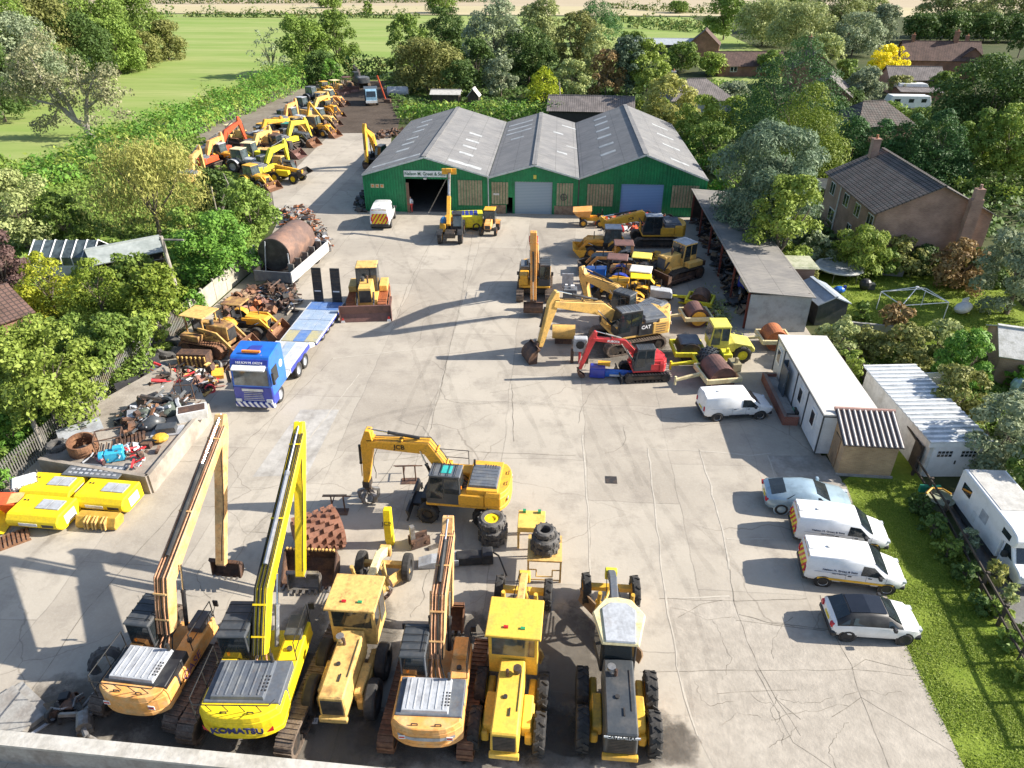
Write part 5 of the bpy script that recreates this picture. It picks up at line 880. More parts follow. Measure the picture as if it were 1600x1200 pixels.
# ------------------------------------------------------------------ machine builders (front of every machine is +x, left is +y)
def wheel(parent, loc, r, w, rim=None, lugs=0, name='wheel', rw=0.55):
    mb = MB().at(loc); h = w / 2
    mb.lathe([(r * rw, -h * .8), (r * .8, -h), (r * .95, -h * .9), (r, -h * .6), (r, h * .6), (r * .95, h * .9), (r * .8, h), (r * rw, h * .8)], 22)
    for i in range(lugs):
        a = 2 * math.pi * i / lugs; sg = 1 if i % 2 else -1
        mb.M = Matrix.Translation(loc) @ Matrix.Rotation(a, 4, 'Y') @ Matrix.Translation((r, sg * h * .45, 0)) @ Matrix.Rotation(sg * .6, 4, 'X'); mb.box((0, 0, 0), (r * .12, h * 1.0, r * .10))
    o = mb.build(name, RUB, parent)
    q = MB().at(loc); q.lathe([(0.001, -h * .35), (r * .3, -h * .4), (r * .32, -h * .2), (r * .5, -h * .3), (r * (rw + .03), -h * .82), (r * (rw + .03), h * .82), (r * .5, h * .3), (r * .32, h * .2), (r * .3, h * .4), (0.001, h * .35)], 18)
    q.build('rim', rim or DSTEEL, o, smooth=True); return o
def track(parent, x0, x1, y, z1, w, m, frame=DSTEEL, nidl=True, z0=0.0):
    "stadium of track shoes with a frame, sprocket and idler inside"
    r = (z1 - z0) / 2; zc = z0 + r; prof = []
    for i in range(9): a = math.pi / 2 + math.pi * i / 8; prof.append((x0 + r + r * math.cos(a), zc + r * math.sin(a)))
    for i in range(9): a = -math.pi / 2 + math.pi * i / 8; prof.append((x1 - r + r * math.cos(a), zc + r * math.sin(a)))
    inner = [((x0 + x1) / 2 + (p[0] - (x0 + x1) / 2) * (1 - .13 / ((x1 - x0) / 2)), zc + (p[1] - zc) * .8) for p in prof]
    mb = MB(); n = len(prof)
    vs = [(p[0], y - w / 2, p[1]) for p in prof] + [(p[0], y + w / 2, p[1]) for p in prof] + [(p[0], y - w / 2, p[1]) for p in inner] + [(p[0], y + w / 2, p[1]) for p in inner]; fs = []
    for i in range(n): j = (i + 1) % n; fs += [(i, j, j + n, i + n), (i + 2 * n, i + 3 * n, j + 3 * n, j + 2 * n), (i, i + 2 * n, j + 2 * n, j), (i + n, j + n, j + 3 * n, i + 3 * n)]
    mb.add(vs, fs)
    k = x0 + r * .7
    while k < x1 - r * .6: mb.box((k, y, z1 + .012), (.05, w, .05)); k += .19
    for s_, xc in ((-1, x0 + r), (1, x1 - r)):
        for i in range(1, 7):
            a = -math.pi / 2 + math.pi * i / 7; mb.M = Matrix.Translation((xc, y, zc)) @ Matrix.Rotation(-a if s_ > 0 else math.pi + a, 4, 'Y'); mb.box((r + .015, 0, 0), (.05, w, .05)); mb.M = Matrix.Identity(4)
    o = mb.build('track', m, parent)
    q = MB(); q.box(((x0 + x1) / 2, y, zc), (x1 - x0 - 2 * r, w * .5, r * .9))
    for xc in (x0 + r, x1 - r): q.cyl((xc, y - w * .42, zc), (xc, y + w * .42, zc), r * .72, n=14)
    k = x0 + r * 2
    while k < x1 - r * 1.6: q.cyl((k, y - w * .4, z0 + r * .35), (k, y + w * .4, z0 + r * .35), r * .25, n=8); k += r * .8
    q.build('track_frame', frame, o); return o
def ram(parent, a, b, r, m=BLACK, name='cylinder', f=.58, y=0.0):
    a = Vector((a[0], y, a[1])) if len(a) == 2 else Vector(a); b = Vector((b[0], y, b[1])) if len(b) == 2 else Vector(b); c = a.lerp(b, f)
    mb = MB(); mb.cyl(a, c, r, n=8); mb.cyl(a.lerp(b, f - .03), c, r * 1.2, n=8); o = mb.build(name, m, parent); q = MB(); q.cyl(c, b, r * .5, n=6); q.build('rod', CHROME, o); return o
def cab(parent, x0, x1, y0, y1, z0, z1, m, glass=GLASS, roof=None, slope=.25, name='cab', back=.06, wz=.42, frame=.07):
    "cab shell with a raked windscreen and separate panes standing proud of it"
    p = [(x0, z0), (x1 + .0, z0), (x1 + .02, z0 + (z1 - z0) * .35), (x1 - slope, z1), (x0 + back, z1)]
    mb = MB().prism(p, y0, y1); o = mb.build(name, m, parent, bevel=.03)
    zl = z0 + (z1 - z0) * wz; zt = z1 - .1; g = .006; f = frame
    def xs(z): return x1 + .02 - (slope + .02) * max(0, (z - (z0 + (z1 - z0) * .35))) / ((z1 - z0) * .65)
    zb = z0 + (z1 - z0) * .36; q = MB(); e = .012
    q.quad((xs(zb) + e, y0 + f, zb), (xs(zb) + e, y1 - f, zb), (xs(zt) + e, y1 - f, zt), (xs(zt) + e, y0 + f, zt)); q.build('windscreen', glass, o)
    for y, sg in ((y0 - e, 1), (y1 + e, -1)):
        xm = x0 + (x1 - x0) * .48
        for a, b in ((x0 + f + back * .5, xm - f * .5), (xm + f * .5, None)):
            q = MB(); bl = b if b else xs(zl) - f; bt = b if b else xs(zt) - f
            zz = zl if b else z0 + (z1 - z0) * .2
            q.quad((a, y, zz), (xs(zz) - f if not b else b, y, zz), (bt, y, zt), (a + (0 if not b else .0), y, zt)); q.build('side_window', glass, o)
    q = MB(); xb = x0 - e; q.quad((xb + back * (zl - z0) / (z1 - z0), y0 + f, zl), (xb + back * (zl - z0) / (z1 - z0), y1 - f, zl), (xb + back * (zt - z0) / (z1 - z0), y1 - f, zt), (xb + back * (zt - z0) / (z1 - z0), y0 + f, zt)); q.build('rear_window', glass, o)
    mb = MB(); mb.box(((x0 + back + x1 - slope) / 2, (y0 + y1) / 2, z1 + .035), (x1 - slope - x0 - back + .12, y1 - y0 + .06, .07), (.94, .92)); mb.build('roof', roof or m, o, bevel=.02)
    return o
def bucket(parent, pivot, r, w, ang, m, name='bucket', teeth=5, tm=None):
    "curved digging bucket hung from a pivot in the x,z plane; ang turns its mouth"
    out = []; inn = []
    for i in range(9):
        a = R(100) - R(215) * i / 8; out.append((r * .55 * math.cos(a) + .0, -r * .62 + r * .6 * math.sin(a)))
    out = [(r * .35, 0.0)] + out[1:] ; k = .86
    cx, cz = 0, -r * .62
    mb = MB(); mb.M = Matrix.Translation((pivot[0], 0, pivot[1])) @ Matrix.Rotation(ang, 4, 'Y')
    th = .05
    ip = [(cx + (p[0] - cx) * k, cz + (p[1] - cz) * k) for p in out]
    n = len(out)
    vs = [(p[0], -w / 2, p[1]) for p in out] + [(p[0], w / 2, p[1]) for p in out] + [(p[0], -w / 2, p[1]) for p in ip] + [(p[0], w / 2, p[1]) for p in ip]; fs = []
    for i in range(n - 1): fs += [(i, i + 1, i + 1 + n, i + n), (i + 2 * n, i + 3 * n, i + 1 + 3 * n, i + 1 + 2 * n)]
    mb.add(vs, fs)
    for s_ in (-1, 1): mb.prism(out, s_ * w / 2 - th / 2, s_ * w / 2 + th / 2)
    mb.box((r * .1, 0, .04), (r * .4, w * .3, r * .25))
    e = out[-1]; mb.m = 1
    for i in range(teeth): mb.box((e[0] - r * .1, -w / 2 + w * (i + .5) / teeth, e[1] + r * .06), (r * .24, w / teeth * .4, r * .08))
    return mb.build(name, [m, tm or STEEL], parent)
def rail(parent, pts, m=HOSE, r=.02, name='handrail'): return MB().tube(pts, r, 5).build(name, m, parent)

def excavator(label, o, a, P, group=None):
    """P: size s, body/boom/hood/cab/tracks materials, pts = boom foot, knee, tip, arm end (distance, height), tr = track turn"""
    g = lambda k, d=None: P.get(k, d)
    s = g('s', 1.0); t = thing(g('name', 'excavator'), label, 'excavator', o, a, group); by = g('body', YEL); bm = g('boom', by); ar = g('arm', bm); hd = g('hood', HOODG); cb = g('cab', CABG); dec = g('deck', hd); tm = g('track', TRACK); rt = g('tr', 0.0); lod = g('lod', 0)
    L = g('tl', 2.15) * s; gw = g('gw', 1.2) * s
    if not g('wheels'):
        for sg in (-1, 1):
            q = track(t, -L, L, sg * gw, .92 * s, .6 * s, tm, frame=g('tframe', DSTEEL)); q.rotation_euler = (0, 0, rt)
        mb = MB().at((0, 0, 0), rt); mb.box((0, 0, .62 * s), (1.9 * s, 2 * gw - .4 * s, .4 * s)); mb.box((0, 0, .9 * s), (1.3 * s, 1.3 * s, .3 * s)); mb.build('undercarriage', DSTEEL, t)
        if g('blade'):
            mb = MB().at((0, 0, 0), rt); mb.prism([(L + .35 * s, .0), (L + .45 * s, .0), (L + .34 * s, .35 * s), (L + .42 * s, .7 * s), (L + .3 * s, .68 * s), (L + .25 * s, .35 * s)], -gw - .3 * s, gw + .3 * s); mb.box((L * .9, 0, .3 * s), (L * .9, .5 * s, .15 * s)); mb.build('dozer_blade', BLACK, t)
    zb = g('zb', 1.08) * s; hw = g('hw', 1.32) * s; xr = -g('xr', 2.75) * s; xf = g('xf', 1.45) * s; ch = g('ch', 1.05) * s
    # deck and side bodies
    mb = MB(); mb.box(((xr * .6 + xf) / 2, 0, zb + .09 * s), (xf - xr * .6, hw * 2 - .06, .18 * s))
    mb.box(((xr * .55 - .2 * s) / 2, hw - .30 * s, zb + .18 * s + .33 * s), (-xr * .55 - .2 * s, .58 * s, .66 * s)); mb.box(((xr * .55 + xf) / 2, -hw + .38 * s, zb + .18 * s + .30 * s), (xf - xr * .55 - .2, .75 * s, .60 * s))
    mb.build('body', by, t, bevel=.04 * s)
    # counterweight: rounded plan
    cp = []; n = 10
    for i in range(n + 1):
        y = -hw + 2 * hw * i / n; k = abs(y / hw); cp.append((xr + (.42 * s) * k ** 3, y))
    cp = [(xr * .56, -hw)] + cp + [(xr * .56, hw)]
    mb = MB(); mb.plan(cp, zb, zb + .22 * s, 1.0); mb.plan(cp, zb + .22 * s + .002, zb + .8 * s, 1.0); mb.plan(cp, zb + .8 * s + .002, zb + ch, .93)
    cw = mb.build('counterweight', g('cw', by), t, bevel=.03 * s)
    if g('cwtext'):
        tx, tmx, sz = g('cwtext'); text(tx, sz * s, tmx, cw, (xr - .012, 0, zb + .44 * s), (R(90), 0, R(-90)), ext=.012, bold=.012)
        for sg in (-1, 1): MB().add([(xr + .10 * s, sg * hw * .86, zb + .36 * s), (xr + .015 * s, sg * hw * .68, zb + .36 * s), (xr + .10 * s, sg * hw * .86, zb + .6 * s)], [(0, 1, 2)]).build('reflector', REDL, cw)
    if g('cwband'): # pale worn band on the weight
        mb = MB(); pts = [c for c in cp if abs(c[1]) < hw * .85]
        for (p, q) in zip(pts, pts[1:]): mb.quad((p[0] - .012, p[1], zb + .42 * s), (q[0] - .012, q[1], zb + .42 * s), (q[0] - .012, q[1], zb + (.62 - .05 * abs(q[1])) * s), (p[0] - .012, p[1], zb + (.62 - .05 * abs(p[1])) * s))
        mb.build('worn_band', LGREY, cw)
    # engine hood
    hx0, hx1 = xr * .80, xr * .22; hz = zb + ch
    mb = MB(); mb.box(((hx0 + hx1) / 2, -.05 * s, zb + .18 * s + (ch - .1 * s) / 2), (hx1 - hx0, hw * 1.86, ch - .12 * s)); hb = mb.build('engine_body', dec, t, bevel=.03 * s)
    mb = MB(); mb.box(((hx0 + hx1) / 2, .1 * s, hz + .10 * s), (hx1 - hx0 - .1 * s, hw * 1.35, .2 * s), (.92, .95))
    for i in range(6): mb.box(((hx0 + hx1) / 2, .1 * s + hw * (-.5 + .2 * i), hz + .205 * s), ((hx1 - hx0) * .8, .07 * s, .03 * s))
    mb.m = 1
    for i in range(3):
        for j in range(5): mb.box((hx0 + .35 * s + .13 * s * j, -hw * .42 - .0 * s + .11 * s * i - .2 * s, hz + .2 * s), (.08 * s, .07 * s, .03 * s))
    hood = mb.build('engine_hood', [hd, BLACK], t, bevel=.018 * s)
    if not lod:
        mb = MB(); mb.box((xf - .5 * s, -hw + .4 * s, zb + .92 * s), (.9 * s, .6 * s, .3 * s)); mb.build('toolbox', by if not g('cage') else CABG, t, bevel=.03); MB().cyl((.1 * s, -hw + .4 * s, zb + .78 * s), (.1 * s, -hw + .4 * s, zb + .88 * s), .1 * s, n=10).build('fuel_cap', DSTEEL, t)
        for i in range(5): MB().box((xr * .1 + .0, (-.55 + .2 * i) * s, zb + .21 * s + .04), (.5 * s, .1 * s, .05 * s)).build('step_tread', LGREY, t)
        for sg in (-1, 1):
            if not g('cwtext'): q = MB(); q.box((xr + .075 * s, sg * hw * .66, zb + .5 * s), (.02, .24 * s, .2 * s)); q.M = Matrix.Identity(4); ro = q.build('reflector_square', WHITE, cw); MB().box((xr + .062 * s, sg * hw * .66, zb + .5 * s), (.02, .2 * s, .07 * s)).build('reflector', REDL, ro)
        for i in range(4): y = -.28 * s + .17 * i * s; MB().tube([(xr * .18, y - .3 * s, zb + .3 * s), (xr * .1, y - .1 * s, zb + .75 * s), (.15 * s, y * .7, zb + .95 * s), (.35 * s, y * .6, zb + 1.25 * s)], .028 * s, 5).build('hose', COPPER if i % 2 else HOSE, t)
        for yy in (-.35, .3): MB().tube([(xr * .93, hw * yy - .1, hz - .0), (xr * .93, hw * yy - .1, hz + .08), (xr * .93, hw * yy + .1, hz + .08), (xr * .93, hw * yy + .1, hz)], .02, 5).build('lifting_eye', DSTEEL, cw)
    MB().cyl((hx1 - .15 * s, -hw * .5, hz), (hx1 - .15 * s, -hw * .5, hz + .55 * s), .06 * s, n=8).build('exhaust', DSTEEL, t)
    if g('panel'):
        tx, pm, tcm = g('panel'); q = MB(); q.box((xr * .22, hw + .005, zb + .55 * s), (1.0 * s, .03, .85 * s)); pn = q.build('side_door', pm, t)
        text(tx, .34 * s, tcm, pn, (xr * .22, hw + .026, zb + .68 * s), (R(90), 0, R(180)), ext=.004, bold=.012)
        q = MB(); q.box((xr * .62, hw + .005, zb + .5 * s), (1.05 * s, .03, .75 * s)); lv = q.build('louvre_door', by, t)
        q = MB()
        for i in range(4): q.box((xr * .62, hw + .022, zb + (.25 + .17 * i) * s), (.7 * s, .02, .05 * s))
        q.build('louvre', BROWN, lv)
    # cab on the left
    cx0, cx1 = g('cx', (-.35, 1.4)); cz = g('cz', 2.98) * s
    cbo = cab(t, cx0 * s, cx1 * s, hw - 1.02 * s, hw - .02 * s, zb + .16 * s, cz, cb, g('glass', GLASS), g('roof', cb), slope=.22 * s, back=.04, wz=.40)
    if g('hatch'): MB().box((cx0 * s + .75 * s, hw - .52 * s, cz + .08), (.55 * s, .6 * s, .03)).build('roof_hatch', g('hatch'), cbo)
    if not lod:
        MB().tube([(cx0 * s + .2 * s, hw - .9 * s, cz + .12), (cx1 * s - .3 * s, hw - .9 * s, cz + .12)], .015, 4).build('roof_rail', HOSE, cbo)
        for i in range(4): xx = (cx0 + .25 + .36 * i) * s; MB().tube([(xx, hw - 1.0 * s, cz + .02), (xx, hw - .98 * s, cz + .13), (xx, hw - .06 * s, cz + .13), (xx, hw - .04 * s, cz + .02)], .015, 4).build('roof_guard', HOSE, cbo)
        MB().cyl((cx0 * s + .05 * s, hw - .3 * s, zb + 1.0 * s), (cx0 * s + .05 * s, hw - .3 * s, zb + 1.16 * s), .07 * s).build('beacon', AMBER, cbo)
        for sg, yy in ((1, hw + .12 * s), (-1, -hw - .05 * s)):
            q = MB(); q.tube([(xf - .1 * s, yy - sg * .15 * s, zb + .8 * s), (xf + .1 * s, yy, zb + 1.35 * s)], .015, 4); q.box((xf + .1 * s, yy, zb + 1.35 * s), (.06 * s, .2 * s, .3 * s)); q.build('mirror', BLACK, t)
        y = -hw + .04
        for zz in (.35, .62): pass
        rz = hz + .62 * s; xa, xb = xr * .12, xf - .1 * s
        rail(t, [(xa, y, zb + .7 * s), (xa, y, rz), (xb, y, rz), (xb, y, zb + .7 * s)], g('railm', HOSE)); rail(t, [(xa, y, (rz + zb + .7 * s) / 2), (xb, y, (rz + zb + .7 * s) / 2)], g('railm', HOSE))
        if g('cage'):
            y = hw + .05; xa = xr * .9; xb = -.5 * s
            rail(t, [(xa, y, zb + .5 * s), (xa, y, rz), (xb, y, rz), (xb, y, zb + .5 * s)], g('railm', HOSE)); rail(t, [(xa, y, zb + .9 * s), (xb, y, zb + .9 * s)], g('railm', HOSE)); rail(t, [((xa + xb) / 2, y, zb + .5 * s), ((xa + xb) / 2, y, rz)], g('railm', HOSE))
            rail(t, [(xa, y, rz), (xr * .98, hw * .9, rz), (xr * .98, -hw * .9, rz), (xa, -hw, rz)], g('railm', HOSE))
            for yy in (-.6, -.2, .2, .6): rail(t, [(xr * .98, hw * yy, rz), (xr * .9, hw * yy, hz - .02)], g('railm', HOSE), .015)
    # boom, arm, bucket
    f, kn, tip, end = g('pts'); bw = g('bw', .58) * s; th = g('th', (.5, .9, .42))
    pp = [f, kn, tip]; mid = ((f[0] + kn[0]) / 2, (f[1] + kn[1]) / 2); m2 = ((kn[0] + tip[0]) / 2, (kn[1] + tip[1]) / 2)
    bpts = [f, mid, kn, m2, tip]; bt = [th[0] * s, (th[0] + th[1]) * .52 * s, th[1] * s, (th[1] + th[2]) * .5 * s, th[2] * s]
    MB().prism(beam_pts(bpts, bt), -bw / 2, bw / 2).build('boom', bm, t, bevel=.03 * s)
    d = (Vector(end) - Vector(tip)); d.normalize(); ex = Vector(tip) - d * g('ah', .8) * s; at = g('at', .55)
    apts = [tuple(ex), tip, tuple(Vector(tip).lerp(Vector(end), .4)), end]
    MB().prism(beam_pts(apts, [.26 * s, (at + .12) * s, at * .85 * s, .28 * s]), -bw * .4, bw * .4).build('arm', ar, t, bevel=.025 * s)
    # hydraulics
    nb = Vector((kn[0] - f[0], kn[1] - f[1])); 
    for sg in (-1, 1): ram(t, ((f[0] + .62 * s), sg * (bw / 2 + .09 * s), f[1] - .35 * s), (kn[0] * .9 + tip[0] * .1, sg * (bw / 2 + .09 * s), kn[1] * .9 + tip[1] * .1 - .05), .085 * s, g('ramm', BLACK), 'boom_cylinder')
    up = Vector((-(tip[1] - kn[1]), tip[0] - kn[0])).normalized()
    ka = Vector(kn).lerp(Vector(tip), .12) + up * (th[1] * .5 * s + .1 * s); ram(t, tuple(ka), tuple(ex), .085 * s, g('ramm', BLACK), 'arm_cylinder', f=.62)
    fw = Vector((d.y, -d.x)) * (-1 if d.x * 0 + (d.y) < 0 and False else 1); fwd = Vector((-d.y, d.x)); 
    sgn = 1 if fwd.x > 0 else -1; fwd = fwd * sgn
    ram(t, tuple(Vector(tip).lerp(Vector(end), .12) + fwd * .45 * s * at / .55), tuple(Vector(end) - d * .3 * s + fwd * .28 * s), .07 * s, g('ramm', BLACK), 'bucket_cylinder')
    if g('hoses', 0):
        hm = g('hosem', HOSE); nh = g('hoses')
        for i in range(nh):
            y = -bw * .42 + bw * .84 * i / max(1, nh - 1); off = .045 + .02 * (i % 2); pl = []
            for (p, tt) in zip(bpts, bt):
                j = bpts.index(p); A = Vector(bpts[max(0, j - 1)]); B = Vector(bpts[min(4, j + 1)]); nn = Vector((-(B - A).y, (B - A).x)).normalized(); q = Vector(p) + nn * (tt / 2 + off); pl.append((q.x, y + (.03 if i % 2 else 0) * math.sin(j), q.y))
            MB().tube(pl, .028 * s if hm is not HOSE else .02 * s, 5).build('hose', hm if i % 3 else HOSE, t)
        for fr in (.15, .4, .7, .95):
            i = min(3, int(fr * 4)); u = fr * 4 - i; p = Vector(bpts[i]).lerp(Vector(bpts[i + 1]), u); A, B = Vector(bpts[i]), Vector(bpts[i + 1]); nn = Vector((-(B - A).y, (B - A).x)).normalized(); p = p + nn * ((bt[i] * (1 - u) + bt[i + 1] * u) / 2 + .07); MB().at((p.x, 0, p.y), 0, -math.atan2((B - A).y, (B - A).x)).box((0, 0, 0), (.06, bw * .95, .05)).build('hose_clamp', bm, t)
        pl = [(Vector(tip).lerp(Vector(end), u) + fwd * (-.32 * s * at / .55 - .1 * math.sin(u * 9))) for u in (.0, .2, .4, .6, .8, .95)]; MB().tube([(q.x, -bw * .35, q.y) for q in pl], .02 * s, 4).build('hose', HOSE, t)
    if g('btext'):
        tx, tcm, sz, u, rot = g('btext'); p = Vector(kn).lerp(Vector(tip), u); an = math.atan2(tip[1] - kn[1], tip[0] - kn[0])
        q = text(tx, sz, tcm, t, (p.x, bw / 2 + .008, p.y), (0, 0, 0), ext=.004, bold=.008)
        # lettering reads from the left flank, where +x runs to the reader's left
        q.matrix_local = Matrix.Translation((p.x, bw / 2 + .008, p.y)) @ Matrix.Rotation(-an, 4, 'Y') @ Matrix.Rotation(R(180), 4, 'Z') @ Matrix.Rotation(R(90), 4, 'X')
    bk = g('bucket', (.95, 1.3, 0, DRUST))
    if bk:
        r_, w_, an_, m_ = bk; bucket(t, end, r_ * s, w_ * s, an_, m_)
        q = MB(); q.tube([(end[0], .15 * s, end[1]), (end[0] + fwd.x * .3 * s, .15 * s, end[1] + .05)], .05 * s, 5); q.tube([(end[0], -.15 * s, end[1]), (end[0] + fwd.x * .3 * s, -.15 * s, end[1] + .05)], .05 * s, 5); q.build('bucket_link', DSTEEL, t)
    return t

def grader(label, o, a, P):
    "motor grader seen from behind: engine at the rear, cab, gooseneck frame to the front axle, mouldboard slung across"
    g = lambda k, d=None: P.get(k, d)
    t = thing('motor_grader', label, 'grader', o, a); m = g('body', OLDY); hm = g('hood', m); fm = g('frame', m); s = g('s', 1.0)
    wr, ww, ty = g('wr', .68), g('ww', .42), g('ty', 1.12)
    for x in (-1.55, .05):
        for sg in (-1, 1): wheel(t, (x, sg * ty, wr), wr, ww, g('rim', m), lugs=g('lugs', 22))
    for sg in (-1, 1): MB().box((-.75, sg * (ty - ww * .5 - .16), .72), (2.3, .26, .5)).build('tandem_case', m, t, bevel=.05)
    hx0, hx1, hh = -2.55, .35, g('hh', 1.0)
    hw_ = g('hwid', .95)
    mb = MB(); mb.box((-1.1, 0, .85), (2.9, .8, .3)); mb.build('rear_frame', m, t)
    mb = MB(); mb.box(((hx0 + hx1) / 2, 0, 1.0 + hh / 2), (hx1 - hx0, hw_, hh), (1, .93)); hd = mb.build('engine_hood', hm, t, bevel=.05)
    mb = MB(); mb.box((hx0 - .012, 0, 1.0 + hh * .48), (.03, hw_ * .78, hh * .72)); gr = mb.build('radiator_grille', BLACK, hd)
    q = MB()
    for i in range(9): q.box((hx0 - .03, 0, 1.0 + hh * .18 + hh * .075 * i), (.012, hw_ * .74, .02))
    q.build('grille_bar', DSTEEL, gr)
    MB().box((hx0 - .05, 0, .92), (.16, hw_ * 1.05, .22)).build('rear_bumper', m, t, bevel=.02)
    q = MB()
    q.cyl((-.35, .12, 1 + hh), (-.35, .12, 1 + hh + .3), .06, n=8); q.cyl((-.35, .12, 1 + hh + .3), (-.45, .12, 1 + hh + .42), .05, n=8); q.build('exhaust', DRUST, t)
    q = MB(); q.cyl((-.25, -.22 if g('flip') else .28, 1 + hh), (-.25, -.22 if g('flip') else .28, 1 + hh + .18), .06, n=8); q.cyl((-.25, -.22 if g('flip') else .28, 1 + hh + .18), (-.25, -.22 if g('flip') else .28, 1 + hh + .34), .15, n=12); q.build('air_cleaner', g('ac', ALU), t)
    q = MB(); q.cyl((-1.2, .1, 1 + hh), (-1.2, .1, 1 + hh + .06), .08, n=10); q.box((-1.75, -.1, 1 + hh + .02), (.3, .05, .05)); q.box((-.9, -.35, 1 + hh + .015), (1.6, .02, .03)); q.build('filler_cap', DSTEEL, hd)
    for sg in (-1, 1): MB().box((-1.1, sg * (hw_ / 2 + .18), .98), (1.3, .34, .5)).build('side_tank', m, t, bevel=.04)
    # cab
    cx0, cx1, cw, cz = .38, 1.85, g('cw', .82), g('cz', 3.05)
    if g('modern'):
        pl = [(cx0, -.62), (cx0, .62), (cx1 - .3, .82), (cx1 + .35, .42), (cx1 + .35, -.42), (cx1 - .3, -.82)]
        c = MB().plan([(p[0], p[1]) for p in pl], 1.25, cz, .98).build('cab', BLACK, t, bevel=.03)
        for i in range(6):
            p, q2 = pl[i], pl[(i + 1) % 6]; p = Vector(p); q2 = Vector(q2); n_ = Vector(((q2 - p).y, -(q2 - p).x)).normalized(); c_ = (Vector((1.1, 0)) - p); n_ = n_ * (-1 if n_.dot(c_) > 0 else 1)
            A = p.lerp(q2, .08) + n_ * .012; B = p.lerp(q2, .92) + n_ * .012; MB().quad((A.x, A.y, 1.75), (B.x, B.y, 1.75), (B.x * .99 + .01, B.y * .985, cz - .12), (A.x * .99 + .01, A.y * .985, cz - .12)).build('window', g('glass', GLASS), c)
        rp = [(cx0 - .25, -.66), (cx0 - .25, .66), (cx1 - .35, .98), (cx1 + .35, .5), (cx1 + .45, 0), (cx1 + .35, -.5), (cx1 - .35, -.98)]
        r = MB().plan(rp, cz, cz + .12, .96).build('roof', CREAM, c, bevel=.03)
        MB().plan([(cx0 - .2, -.52), (cx0 - .2, .52), (cx1 - .2, .62), (cx1 + .1, .3), (cx1 + .1, -.3), (cx1 - .2, -.62)], cz + .122, cz + .18, .97).build('roof_panel', LGREY, r)
    else:
        c = cab(t, cx0, cx1, -cw, cw, 1.15, cz, m, g('glass', PGLASS), m, slope=.02, back=.0, wz=.5, frame=.12)
        MB().box(((cx0 + cx1) / 2, 0, cz + .09), (cx1 - cx0 + .34, cw * 2 + .22, .1), (.98, .98)).build('roof_panel', m, c, bevel=.02)
        for yy, mm in ((.28, REDL), (-.32, mat('green_lens', (.03, .3, .12), .3))):
            q = MB(); q.box((cx0 + .25, yy, cz + .17), (.1, .16, .06)); q.build('roof_lamp', mm, c)
    # gooseneck, front axle
    fx = g('fx', 5.9); zt = g('zt', 1.9)
    MB().prism(beam_pts([(1.5, 1.15), (2.2, 1.45), (2.9, zt), (fx - .8, zt - .12), (fx, 1.25)], [.45, .42, .36, .34, .4]), -.15, .15).build('main_frame', fm, t, bevel=.03)
    fr, fw = g('fr', .62), g('fw', .36)
    MB().box((fx - .25, 0, fr + .12), (.25, 1.75, .22)).build('front_axle', m, t)
    for sg in (-1, 1):
        w = wheel(t, (0, 0, 0), fr, fw, g('rim', m), lugs=g('flugs', 18)); w.location = (fx - .25, sg * 1.02, fr); w.rotation_euler = (R(-5) * sg * g('lean', 0) , 0, g('steer', 0.0))
    MB().box((fx + .15, 0, 1.15), (.3, .5, .5)).build('nose_plate', g('nose', m), t, bevel=.04)
    # circle and mouldboard
    bl = MB().at((3.35, 0, 0), R(90) - g('bang', R(28))); bl.prism([(.16, .12), (.22, .12), (.1, .45), (.18, .82), (.12, .82), (.02, .45)], -1.9, 1.9); bl.build('mouldboard', g('blade', OLDY), t)
    q = MB(); q.lathe([(.62, .85), (.74, .85), (.74, .95), (.62, .95), (.62, .85)], 22, 'z'); o2 = q.build('circle', DRUST, t); o2.location = (3.35, 0, 0)
    q = MB()
    for sg in (-1, 1): q.cyl((3.3, sg * .55, .9), (fx - .35, .0, .95), .07, n=6); q.cyl((2.9, sg * .2, zt - .1), (3.0, sg * .75, zt + .15), .07, n=6)
    q.build('drawbar', m, t)
    for sg in (-1, 1): ram(t, (2.75, sg * .62, zt + .85), (3.25, sg * .66, .95), .08, m, 'lift_cylinder', f=.7)
    ram(t, (3.2, -.2, zt), (3.3, -.75, 1.0), .06, m, 'shift_cylinder')
    q = MB()
    for i in range(5): q.tube([(1.7, -.3 + .1 * i, 1.6), (2.5, -.3 + .12 * i, zt + .05), (3.2, -.35 + .17 * i, zt - .25), (4.2 + .2 * i, -.2 + .1 * i, zt - .35)], .022, 4)
    q.build('hose', HOSE, t)
    return t

